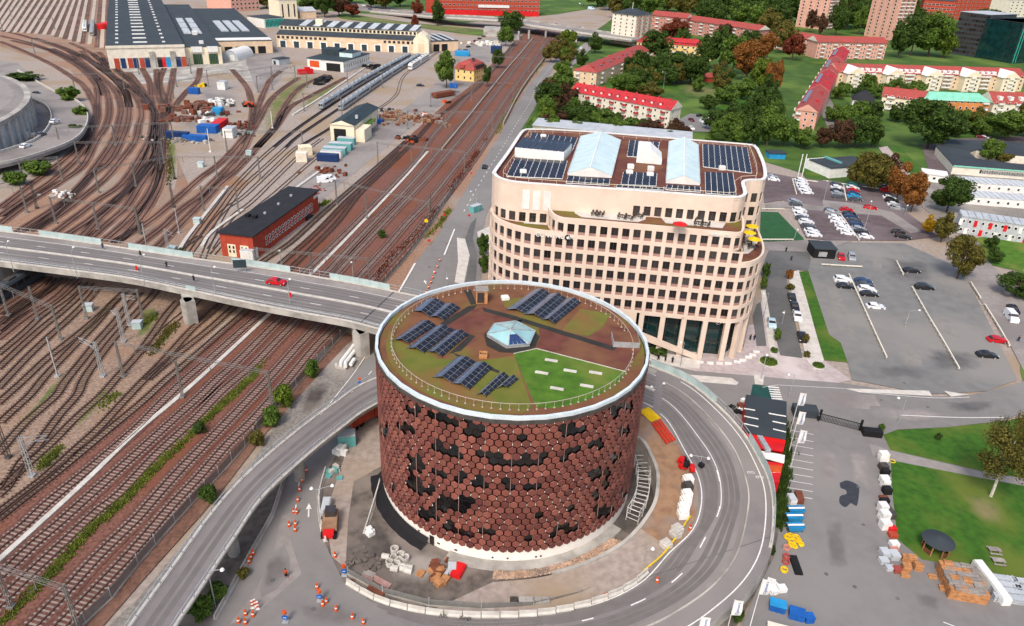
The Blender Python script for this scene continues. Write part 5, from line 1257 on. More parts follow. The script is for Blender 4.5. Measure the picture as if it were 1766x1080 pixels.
# villa, cream, orange, right-hand gable house
b=Bld('villa','white villa with black hipped mansard roof','house',(1466,193),(1502,197),13,hz(1466,193,172)); b.walls('white'); b.gable('roof_black',4.5,hip=5,o=.6); b.wins('F',4,2,1.2,1.5,1.2,3.2,frame='offwhite'); b.bx('porch',b.w*.3,-1,0,3,2,3,'white')
b=Bld('apartment_block','cream apartment house with red gabled roof beside the white villa','building',(1516,190),(1590,199),13,hz(1516,190,166)); b.walls('cream'); b.gable('roof_red',4.2,wallm='cream'); b.wins('F',7,3,1.3,1.4,1.2,3.); b.balcony('F',[b.w*.2],3,1,3.,4.); b.bx('chimney',b.w*.3,7,b.h+3,1.4,1.2,2,'roof_red'); b.bx('chimney',b.w*.7,7,b.h+3,1.4,1.2,2,'roof_red')
b=Bld('apartment_block','orange apartment house with pale mint green metal roof','building',(1592,200),(1699,204),14,hz(1592,200,172)); b.walls('orange_wall'); b.gable('roof_mint',3.2,hip=4); b.wins('F',10,3,1.4,1.4,1.2,3.2); b.balcony('F',[b.w*.93],3,1,3.2,3.)
b=Bld('apartment_block','pale pink gabled house at the right edge with white dormers','building',(1706,203),(1790,206),14,hz(1706,203,178)); b.walls('offwhite'); b.gable('roof_red',5,wallm='offwhite'); b.wins('F',8,3,1.3,1.4,1.2,3.); b.balcony('F',[4,b.w*.5],3,1,3.,3.)
for i in range(4): b.bx('dormer',4+6*i,2.5,b.h+1.3,2,3,2,'white')
# offices at the far right
b=Bld('office_block','dark grey office block with thin horizontal bands','building',(1636,92),(1686,100),40,34); b.walls('roof_dark'); b.flat('roof_grey'); b.wins('F',9,9,3.2,2.2,2,3.6,frame='steel_dark',pane='glass'); b.wins('L',8,9,3.2,2.2,2,3.6,frame='steel_dark')
b=Bld('office_block','dark teal glass office block with green striped corner','building',(1688,100),(1742,110),40,31); b.walls('glass_teal'); b.flat('roof_dark'); b.wins('F',10,8,3.2,2.6,1.6,3.7,frame='roof_green',pane='glass_teal')
b=Bld('office_block','green ribbed glass office block at the right edge','building',(1743,110),(1830,106),36,31); b.walls('glass_teal'); b.flat('roof_green')
for i in range(22): b.bx('fin',b.w*(i+.5)/22,-.25,.5,.7,.4,30,'teal')
b=Bld('office_block','red brick office building with white ribbon windows behind the dark offices','building',(1584,40),(1638,44),30,26); b.walls('brick'); b.flat('roof_dark'); b.wins('F',8,5,4.,1.6,2.5,4.6)
b=Bld('office_block','red brick side wing behind the grey office block','building',(1642,34),(1700,34),30,26); b.walls('brick'); b.flat('roof_grey'); b.wins('F',8,5,3.,1.6,2.5,4.6)
b=Bld('office_block','pale office block at the top right corner','building',(1735,30),(1800,30),30,22); b.walls('offwhite'); b.flat('roof_grey'); b.wins('F',8,5,3.,1.6,2.5,4.)
# school
b=Bld('school','low white school with dark flat roof round a planted courtyard','school',(1640,300),(1800,312),0.1,3.6)
S=lambda p: ZT(p,1560,180,7.714)
rp=[G(x,y,3.6) for x,y in S([(650,815),(1750,900),(1750,830),(960,730),(860,640),(960,610),(1230,660),(1750,700),(1750,520),(560,465),(420,560)])]
c_,n_=math.cos(-b.ang),math.sin(-b.ang)
loc=lambda p:((p.x-b.a.x)*c_-(p.y-b.a.y)*n_,(p.x-b.a.x)*n_+(p.y-b.a.y)*c_)
lp=[loc(p) for p in rp]; mb=MB(); mb.prism(lp,0,3.4); b.part('wall',mb,'offwhite'); mb=MB(); mb.prism(lp,3.41,3.75); b.part('roof',mb,'roof_dark')
p0,p1=[Vector(q+(0,)) for q in (lp[0],lp[1])]; 
for i in range(22):
    q=p0.lerp(p1,.34+.66*(i+.5)/22); d=p1-p0; put('window',winmesh(1.6,1.7),b.root,(q.x+.05*d.y/d.length,q.y-.05*d.x/d.length,1.1),(0,0,math.atan2(d.y,d.x)))
mb=MB(); d=(p1-p0).normalized(); mb.beam((p0.x,p0.y-.3,3.55),(p1.x,p1.y-.3,3.55),.3,.5); b.part('fascia',mb,'roof_mint')
b=Bld('pavilion','small white school pavilion with dark flat roof beside the big oak','pavilion',(1429,308),(1452,306),14,4); b.walls('white',u1=9); b.flat('roof_dark',u1=22,v1=12); b.walls('offwhite',u0=9,u1=22,v0=2,v1=12); b.bx('rooflight',8,8,4.4,1.2,9,.6,'tealbox')
b=Bld('hut','small blue and grey goal hut beside the flood lit pitch','hut',(1326,274),(1354,275),5,2.2); b.walls('bluelight'); b.flat('roof_dark')
# barracks
b=Bld('site_cabins','grey two storey row of site cabins with red doors','cabins',(1649,402),(1830,430),6.5,5.8); b.walls('roof_grey'); b.wins('F',16,2,1.,1.1,1.,2.8)
for i in range(14):
    b.bx('roof',b.w*(i+.5)/14,3.25,5.81,b.w/14-.2,6.9,.2,'roof_grey'); b.bx('door',b.w*(i+.12)/14,-.05,(.1 if i%2 else 2.9),1.,.08,2.05,'red_paint' if i in (2,3,4,6,9) else 'white'); b.bx('joint',b.w*i/14,-.03,0,.12,.06,5.8,'concrete')
for lab,a_,b_,dp in (('white cabin row with grey striped roof behind the grey cabins',(1660,352),(1830,366),8),('white cabin row with grey striped roof behind the dark round oak',(1662,328),(1830,340),8)):
    b=Bld('site_cabins',lab,'cabins',a_,b_,dp,3.); b.walls('white'); b.wins('F',10,1,1.,1.1,1.,3)
    for i in range(16): b.bx('roof',b.w*(i+.5)/16,dp/2,3.01,b.w/16-.55,dp+.2,.15,'roof_grey'); b.bx('roof_joint',b.w*i/16,dp/2,3.005,.5,dp+.3,.1,'white')
b=Bld('site_cabin','white cabin in front of the school lawn','cabins',(1588,312),(1630,318),7,3.); b.walls('white'); b.flat('white'); b.wins('F',3,1,1.2,1.,1.2,3)
# railway buildings
b=Bld('train_depot','large train depot with wide dark roof and coloured doors','depot',(190,119),(320,112),290,12,26.5); b.walls('offwhite'); b.flat('roof_dark',o=.2,t=.5); k_=b.w
for i,(u,m) in enumerate(((.1,'brick'),(.18,'navy'),(.27,'brick'),(.34,'navy'),(.42,'brick'),(.49,'navy'),(.56,'concrete'),(.65,'black'),(.71,'red_paint'),(.76,'bluelight'),(.83,'concrete'),(.9,'navy'),(.97,'brick'))): b.bx('door' if m!='concrete' else 'pier',k_*u,-.15 if m!='concrete' else -.5,.1,k_*.062,.3 if m!='concrete' else 1.,5.6 if m!='concrete' else 9.,m)
for j in range(15):
    for u,wd in ((.14,1.7),(.44,7.5),(.75,1.7)): b.bx('rooflight',k_*u,12+18*j,12.5,wd,2.2,.5,'white')
b.bx('parapet',k_/2,-.3,11.2,k_+.6,.3,1.5,'offwhite')
b=Bld('train_depot','middle depot hall with dark roof and two green gridded doors','depot',(322,112),(375,106),250,10,26.5); b.walls('cream'); b.flat('roof_dark',o=.1)
for u in (.33,.76):
    mb=MB(); mb.box(b.w*u,-.1,.1,b.w*.25,.2,6,mi=0); b.part('door',mb,'darkgreen'); b.bx('canopy',b.w*u,-.5,7.2,b.w*.3,1,3.2,'white')
    for q in range(5): b.bx('door_bar',b.w*(u-.1+.05*q),-.25,.2,.25,.1,5.8,'grass_dry')
for q,(u,v) in enumerate(((.3,70),(.62,70),(.3,100),(.62,100),(.3,130),(.62,130))): b.bx('glass_strip',b.w*u,v,10.36,b.w*.22,26,.6,'roof_grey')
b.bx('vent',b.w*.5,55,10.36,3,6,2,'white'); b.bx('vent',b.w*.52,12,10.36,2.5,2.5,1.8,'white')
b=Bld('train_depot','right depot hall with pale glass roof strips','depot',(376,94),(426,82),200,8,26.5); b.walls('peach'); b.flat('roof_dark',o=.2); b.bx('front_roof',b.w/2,6,8.37,b.w,10,.4,'white')
for i in range(4): b.bx('door',b.w*(.2+.2*i),-.1,.1,b.w*.14,.2,4.5,'black')
for i in range(3): b.bx('glass_strip',b.w*(.3+.2*i),75,8.37,b.w*.14,60,.7,'roof_grey')
# quonset tent
A=G(382,104); ten=thing('storage_tent','white arched storage tent beside the depot','tent',(A.x,A.y,0)); W_=10.5; D_=22; mb=MB(); n=12; vs=[]
for v in (0,D_):
    for i in range(n+1): t=PI*i/n; vs.append((A.x+W_/2-W_/2*math.cos(t)+v*.12,A.y+v,6.2*math.sin(t)**.8))
mb.add(vs,[(i,i+1,n+2+i,n+1+i) for i in range(n)]); part('canopy',mb,'white',ten); mb=MB(); mb.add([(x,y+.4,z) for x,y,z in vs[:n+1]],[tuple(range(n+1))]); part('end_wall',mb,'roof_grey',ten); mb=MB(); mb.box(A.x+7,A.y+.2,0,3,.2,3.4); part('door',mb,'white',ten)
# long workshop
b=Bld('railway_workshop','long beige railway workshop with clerestory and glass saw roof','workshop',(478,81),(716,92),34,8.5); b.walls('peach'); 
mb=MB(); mb.add([(0,-.4,8.5),(b.w,-.4,8.5),(b.w,10,10.6),(0,10,10.6)],((0,1,2,3),)); b.part('lower_roof',mb,'roof_dark'); b.walls('cream','clerestory',0,b.w,10,34,8.4,13.4)
mb=MB(); mb.add([(0,9.6,13.4),(b.w,9.6,13.4),(b.w,22,16.5),(0,22,16.5),(b.w,34.4,13.4),(0,34.4,13.4)],((0,1,2,3),(3,2,4,5))); b.part('upper_roof',mb,'roof_dark')
me=winmesh(2.,2.1,'cream')
for i in range(34): put('window',me,b.root,(b.w*(i+.5)/34,9.94,10.9))
me=winmesh(2.2,2.,'cream')
for i in range(30):
    if i<11 or i>22: put('window',me,b.root,(b.w*(i+.5)/30,-.05,5.8))
b.bx('brick_panel',b.w*.55,-.08,5.2,b.w*.36,.14,2.9,'peach')
for i in range(10): b.bx('door_frame',b.w*(.045+.098*i),-.15,.0,5.6,.3,4.9,'white'); b.bx('door',b.w*(.045+.098*i),-.32,.1,3.6,.1,4.2,'roof_green')
for i in range(9):
    mb=MB(); u=b.w*(.14+.1*i); mb.add([(u,10.5,13.75),(u+b.w*.05,10.5,13.75),(u+b.w*.08,21.5,16.6),(u+b.w*.03,21.5,16.6)],((0,1,2,3),)); b.part('glass_strip',mb,'roof_grey')
b.bx('roof_house',b.w*.28,16,14,5,4,4,'cream')
mb=MB(); u=b.w
mb.add([(u-1,-2,0),(u+10,-2,0),(u+10,-2,9),(u+8,-2,12),(u+4.5,-2,14),(u+1,-2,12),(u-1,-2,9)]+[(u-1,12,0),(u+10,12,0),(u+10,12,9),(u+8,12,12),(u+4.5,12,14),(u+1,12,12),(u-1,12,9)],[(0,1,2,3,4,5,6)]+[(i,i+7,(i+1)%7+7,(i+1)%7) for i in range(7)]); b.part('gable_front',mb,'cream'); b.bx('gable_window',u+4.5,-2.1,1,4,.1,6,'peach')
b=Bld('railway_workshop','workshop annex with saw tooth glass roof and three dark doors','workshop',(731,90),(790,88),32,7.); b.walls('peach'); b.flat('roof_dark'); b.wins('R',9,1,1.6,3.2,2,3,'peach')
for i in range(3): b.bx('door',b.w*(.12+.24*i),-.1,.1,b.w*.17,.2,5,'black')
for i in range(5): mb=MB(); mb.add([(b.w*(.05+.2*i),1,7.6),(b.w*(.15+.2*i),1,7.6),(b.w*(.15+.2*i),30,8.6),(b.w*(.05+.2*i),30,8.6)],((0,1,2,3),)); b.part('glass_strip',mb,'roof_grey')
# engine shed
b=Bld('engine_shed','white engine shed with dark green roof and open black doorway','shed',(531,119),(593,125),36,6.2); b.walls('white'); b.flat('roof_green',o=.4)
b.bx('doorway',b.w*.72,-.08,.1,b.w*.38,.16,4.6,'black'); b.bx('red_sign',b.w*.2,-.12,1.6,b.w*.26,.1,3.6,'orange'); b.bx('dark_annex',b.w*.28,22,6.55,b.w*.5,10,3.4,'roof_green'); b.bx('white_lantern',b.w*.78,20,6.55,b.w*.36,12,2.6,'glass_pale'); b.bx('lantern_roof',b.w*.78,20,9.16,b.w*.38,12.4,.2,'roof_green'); b.wins('R',12,1,1.,2.2,2.2,3,'offwhite')
# yellow shed
dv=(G(660,212)-G(628,243)).length
b=Bld('train_shed','pale yellow train shed with dark gabled roof and a train in its doorway','shed',(571,243),(612,246),36,7.); b.walls('cream'); b.gable('roof_green',1.8,along='v',o=.4,wallm='cream'); b.bx('doorway',b.w*.4,-.06,.05,b.w*.5,.12,5.2,'black'); b.wins('R',8,1,1.3,2.4,1.6,3,'cream'); b.bx('green_awning',b.w+1.2,18,4.4,2.6,12,.2,'grass'); b.bx('side_annex',b.w+2.,6,0,4,10,5.2,'cream'); b.bx('vent',b.w*.85,9,7.9,1,1,1.4,'roof_grey')
# red brick building
b=Bld('brick_building','red brick building with black flat roof beside the main line','building',(384,441),(440,448),(G(546,363)-G(440,448)).length,6.6); 
b.walls('brick'); b.flat('roof_black',o=.5,t=.3)
for u in (.33,.72):
    b.bx('gate',b.w*u,-.08,.1,b.w*.25,.16,3.6,'cream')
    for q in range(2):
        for r in range(2): b.bx('gate_light',b.w*(u-.06+.12*q),-.18,1.3+1.2*r,.5,.06,.8,'black')
me=winmesh(1.1,1.,'white')
for i in range(16):
    for f in range(2): put('window',me,b.root,(b.w+.03,b.d*(.15+.75*(i+.5)/16),1.6+1.5*f),(0,0,PI/2))
b.bx('sign',b.w+.05,b.d*.96,4.8,.1,3,.9,'white')
for u,v in ((.15,.06),(.4,.05)): b.bx('roof_vent',b.w*u,b.d*(v+.25),6.9,1.2,1.2,.9,'black')
for q in range(3): b.bx('roof_vent',b.w*.5,b.d*(.4+.2*q),6.9,.7,.7,.5,'steel')
# villa by the line
b=Bld('railway_villa','yellow station villa with red mansard roof','house',(785,138),(817,142),16,hz(785,138,118)); b.walls('yellow_wall'); mb=MB(); z=b.h
mb.add([(-.6,-.6,z),(b.w+.6,-.6,z),(b.w+.6,b.d+.6,z),(-.6,b.d+.6,z),(1,1,z+3),(b.w-1,1,z+3),(b.w-1,b.d-1,z+3),(1,b.d-1,z+3)],((0,1,5,4),(1,2,6,5),(2,3,7,6),(3,0,4,7))); b.part('mansard',mb,'roof_red'); b.gable('roof_red',2.2,o=-1,z=z+3.05,hip=3,along='v'); b.wins('F',3,2,1.2,1.6,1.2,3.4,'yellow_wall'); b.wins('R',5,2,1.2,1.6,1.2,3.4,'yellow_wall'); b.bx('chimney',b.w*.7,b.d*.4,z+4,1.2,1.2,2,'roof_dark'); b.bx('dormer',b.w*.4,-.1,z+.6,3,1.6,1.8,'roof_red')
for i in range(4): b.bx('dormer',b.w+.1,3+3*i,z+.7,1.4,1.5,1.6,'roof_black')
# small top-left buildings
b=Bld('mural_building','white building whose side wall carries a teal mural','building',(428,44),(457,49),20,hz(428,44,28)); b.walls('white'); b.flat('roof_dark'); b.bx('mural',b.w+.06,10,.6,.1,18,b.h-1.2,'teal')
for i in range(14): b.bx('mural_stripe',b.w+.12,1.8+1.25*i,1+.6*(i%3),.06,.5,b.h-3.2-.5*(i%2),'glass_teal')
b=Bld('hall_building','cream hall with grey roof and tall dark windows','building',(484,34),(514,33),26,16); b.walls('cream'); b.flat('roof_grey'); b.wins('F',3,1,1.6,11,2,3,'cream','black'); b.wins('R',3,1,1.6,11,2,3,'cream','black')
b=Bld('small_house','small pale gabled house behind the workshop roof','house',(518,32),(546,31),18,6); b.walls('peach'); b.gable('roof_grey',3)
b=Bld('office_block','pink and white block with teal roof at the top left','building',(400,20),(448,17),40,12); b.walls('pinkwall'); b.flat('glass_teal'); b.wins('F',7,3,2.4,1.8,1.5,3.8)
b=Bld('pale_hut','pale green hut beside the green tarpaulin','hut',(470,111),(482,113),9,3.4); b.walls('roof_grey'); b.flat('roof_dark'); b.bx('door',b.w*.35,-.06,0,2,.1,2.4,'roof_green')
# red building at the top
b=Bld('red_factory','long red brick building with white window bands and red fence','building',(752,24),(930,28),45,20); b.walls('brick'); b.flat('roof_dark')
for f in range(3): b.wins('F',26,1,3.,1.5,4+4.6*f,4.6)
b.bx('fence_band',b.w*.45,-6,0,b.w*1.05,.6,5,'red_paint'); b.bx('white_sign',b.w*.55,-.6,7.2,b.w*.3,.5,2.6,'white'); b.bx('stair_tower',-4,4,0,12,12,24,'brick')
# overpass in the background
def overpass():
    L=cr([G(640,21,.6),G(700,26,3),G(760,31,6),G(860,37,7),G(920,46,7),G(982,55,7),G(1052,65,7),G(1090,70,7)],3.); r=thing('road_overpass','grey road overpass crossing the tracks far behind','bridge',(L[0].x,L[0].y,0))
    mb=MB(); mb.ribbon(L,26,1,-1.3,0); part('deck',mb,'asphalt_new',r); mb=MB(); mb.ribbon(L,1.2,-.4+1.2,0,1.1); part('parapet',mb,'concrete_pale',r); mb=MB(); mb.ribbon(L,26,-25.4,0,1.1); part('parapet',mb,'concrete',r)
    for p in (G(894,70),G(941,66),G(912,68)):
        for v in (2,14): mb=MB(); mb.cyl(p.x,p.y+v,0,5.6,.9,10); part('column',mb,'concrete',r)
    p=G(985,76); mb=MB(); mb.box(p.x,p.y+12,0,9,24,5.6); part('abutment',mb,'concrete',r); p=G(860,64); mb=MB(); mb.box(p.x-6,p.y+12,0,14,24,5.6); part('abutment',mb,'concrete',r)
overpass()
# arena on the left edge
def arena():
    c=Vector((-309.6,247.3,0)); R1=122.2; r=thing('arena_building','round grey arena building at the left edge','arena',(c.x,c.y,0))
    mb=MB(); mb.cyl(c.x,c.y,0,10.4,R1-1.2,160); part('wall',mb,'roof_grey',r); mb=MB(); mb.cyl(c.x,c.y,10.41,12.,R1,160); part('roof_edge',mb,'concrete',r); mb=MB(); mb.cyl(c.x,c.y,12.,12.6,R1-2.4,160,r2=R1-6); part('roof',mb,'asphalt_new',r)
    for k in range(40):
        a=R_(-40+3*k); mb=MB(); mb.box(c.x+(R1-.3)*math.cos(a),c.y+(R1-.3)*math.sin(a),0,.6,.8,10.4,a); part('rib',mb,'concrete_pale',r)
    return c,R1
AC,AR=arena()
def arena_road():
    cen=cr([G(x,y,z) for x,y,z in ((10,124,.5),(70,160,.6),(110,178,1.2),(125,200,2.2),(118,225,3.2),(95,245,3.5),(50,262,3.5),(0,276,3.5),(-60,288,3.5))],3.); r=thing('arena_ramp','grey two lane ramp road curving round the arena','ramp',(cen[len(cen)//2].x,cen[len(cen)//2].y,0))
    mb=MB(); mb.ribbon(cen,6,8,-1.1,0); part('deck',mb,'asphalt_new',r); mb=MB(); mb.ribbon(cen,6,-5.6,0,.9); part('parapet',mb,'concrete_pale',r); mb=MB(); mb.ribbon(cen,-7.6,8,0,.9); part('parapet',mb,'concrete_pale',r)
    for q in range(8,len(cen)-4,9): mb=MB(); mb.cyl(cen[q].x,cen[q].y,0,max(.3,cen[q].z-1.1),1.,10); part('column',mb,'concrete',r)
    sheet('arena_apron',[(-60,100),(30,108),(70,150),(95,180),(95,215),(60,240),(0,255),(-60,270)],'asphalt_new'); sheet('arena_lower_road',[(130,190),(140,200),(125,240),(90,265),(30,290),(-40,310),(-40,330),(40,305),(110,268),(140,235)],'asphalt_new')
arena_road()
# red hire shop in the yard
def shop():
    pts=ZT([(930,95),(1245,150),(1240,440),(920,385)],1080,660,4.5); p=[G(x,y,4.2) for x,y in pts]
    r=thing('hire_shop','low hire shop with black ribbed roof and bright red front','shop',(p[3].x,p[3].y,0)); poly=[(q.x,q.y) for q in p]
    mb=MB(); mb.prism(poly,0,4.); part('wall',mb,'red_paint',r); mb=MB(); mb.prism(poly,4.01,4.3); rf=part('roof',mb,'roof_dark',r)
    for a,b in (((1105,238),(1240,262)),((1135,300),(1240,322)),((1140,360),(1240,384)),((915,200),(1000,215)),((915,260),(1025,282)),((915,318),(1025,342))):
        A,B=[G(*ZT([q],1080,660,4.5)[0],4.36) for q in (a,b)]; mb=MB(); mb.beam(A,B,.22,.1); part('roof_rib',mb,'white',r)
    for pp,z,m,nm in (([(925,388),(1240,442),(1220,530),(1000,500)],3.6,'red_paint','red_roof'),([(1000,520),(1232,562),(1226,620),(1030,570)],3.3,'white','white_canopy')):
        q=[G(x,y,z) for x,y in ZT(pp,1080,660,4.5)]; mb=MB(); mb.prism([(v.x,v.y) for v in q],z-.25,z); part(nm,mb,m,r)
    q=[G(x,y,2.8) for x,y in ZT([(1075,610),(1218,625),(1185,778),(1130,765)],1080,660,4.5)]; mb=MB(); mb.prism([(v.x,v.y) for v in q],0,2.8); part('red_container',mb,'red_paint',r)
    c=(q[0]+q[1]+q[2]+q[3])/4; me=text_mesh('cramo',.8,.02); me.materials.append(C['white']); put('lettering',me,r,(c.x-p[3].x,c.y-p[3].y,2.83),(0,0,.15))
    q=[G(x,y,3.) for x,y in ZT([(1090,632),(1210,640),(1205,690),(1095,690)],1080,660,4.5)]; mb=MB(); mb.prism([(v.x,v.y) for v in q],2.81,2.9); part('orange_panel',mb,'orange',r)
    q=G(*ZT([(1065,480)],1080,660,4.5)[0],3.6); mb=MB(); mb.box(q.x,q.y,3.61,.9,4.2,.5,.1); part('duct',mb,'steel',r)
shop()
mbk=Bld('kiosk','black flat roofed kiosk at the edge of the car park','kiosk',(1402,446),(1439,448),6,3.); mbk.walls('black'); mbk.flat('roof_dark',o=.2); mbk.bx('counter',mbk.w*.4,-.1,.8,2.4,.2,1.4,'steel')
lw=Bld('annex_building','long low building with pale grey roof behind the office','building',(918,236),(1190,262),14,5); lw.walls('concrete'); lw.flat('roof_grey',o=.3)
# ================================================================ TREES
def crown(seed,n,shape,leaf=.34):
    rnd=random.Random(seed); cl=[]
    for _ in range(26):
        while True:
            x,y,z=[rnd.uniform(-1,1) for _ in range(3)]
            if x*x+y*y+z*z<1: break
        if shape=='cone': k=1-(z+1)/2; x*=k*.95+.08; y*=k*.95+.08
        cl.append((x*.78,y*.78,z*.8,rnd.uniform(.2,.42)))
    mb=MB()
    for _ in range(n):
        cx,cy,cz,r=rnd.choice(cl); d=Vector((rnd.gauss(0,1),rnd.gauss(0,1),rnd.gauss(0,1))).normalized(); rr=r*rnd.uniform(.55,1.06)
        p=Vector((cx,cy,cz))+d*rr; nn=(d+Vector((rnd.gauss(0,.5),rnd.gauss(0,.5),rnd.gauss(.2,.5)))).normalized()
        a=nn.orthogonal().normalized(); b=nn.cross(a); s=leaf*rnd.uniform(.16,.34); t=rnd.uniform(0,PI); u=a*math.cos(t)+b*math.sin(t); v=nn.cross(u)
        mb.add([p-u*s-v*s*.6,p+u*s-v*s*.6,p+u*s*.7+v*s*.7,p-u*s*.7+v*s*.7],((0,1,2,3),))
    return mb.mesh('crown',LEAF['mid'])
CR=[crown(s,5000,'round',.24) for s in (1,2,3,4)]; CONE=[crown(s,2200,'cone') for s in (11,12)]; SHR=[crown(s,2600,'round',.34) for s in (21,22)]; BIG=[crown(s,11000,'round',.16) for s in (31,32)]; THIN=[crown(41,6500,'round',.11)]
def trunkmesh(m):
    mb=MB(); mb.tube([(0,0,0),(.05,.02,.5),(0,.05,1)],[.07,.05,.02],7)
    for k in range(5):
        a=k*1.3; mb.tube([(0,0,.45+.07*k),(.3*math.cos(a),.3*math.sin(a),.75+.05*k)],[.03,.012],5)
    return mb.mesh('trunk',m)
TRK=trunkmesh('bark'); TRB=trunkmesh('birch')
def tree(px,py,wpx,hpx,leaf,label,kind='round',trunk=.22,tm=None,group=None,loc=None,name='tree',base=True):
    """px,py foot of the tree; wpx,hpx crown width and overall height in photo pixels"""
    g=G(px,py) if loc is None else Vector(loc); k=FPX/((g-CAM).dot(FW)); wd=wpx/k; ht=max(hpx/k/.93,1.); ht=min(ht,wd*2.2 if kind!='cone' else wd*4)
    r=thing(name,label,'tree' if name=='tree' else name.replace('_',' '),(g.x,g.y,0),random.uniform(0,6.28),group)
    tr=ht*trunk; ch=(ht-tr)/2
    put('trunk',tm or TRK,r,(0,0,0),(0,0,0),(max(wd*.35,.8),max(wd*.35,.8),ht*.75))
    me=random.choice({'round':CR,'cone':CONE,'shrub':SHR,'big':BIG,'thin':THIN}[kind]); c=put('crown',me,r,(0,0,tr+ch),(0,0,random.uniform(0,6)),(wd/2,wd/2,ch*1.02)); recolor(c,LEAF[leaf]); return r
random.seed(21)
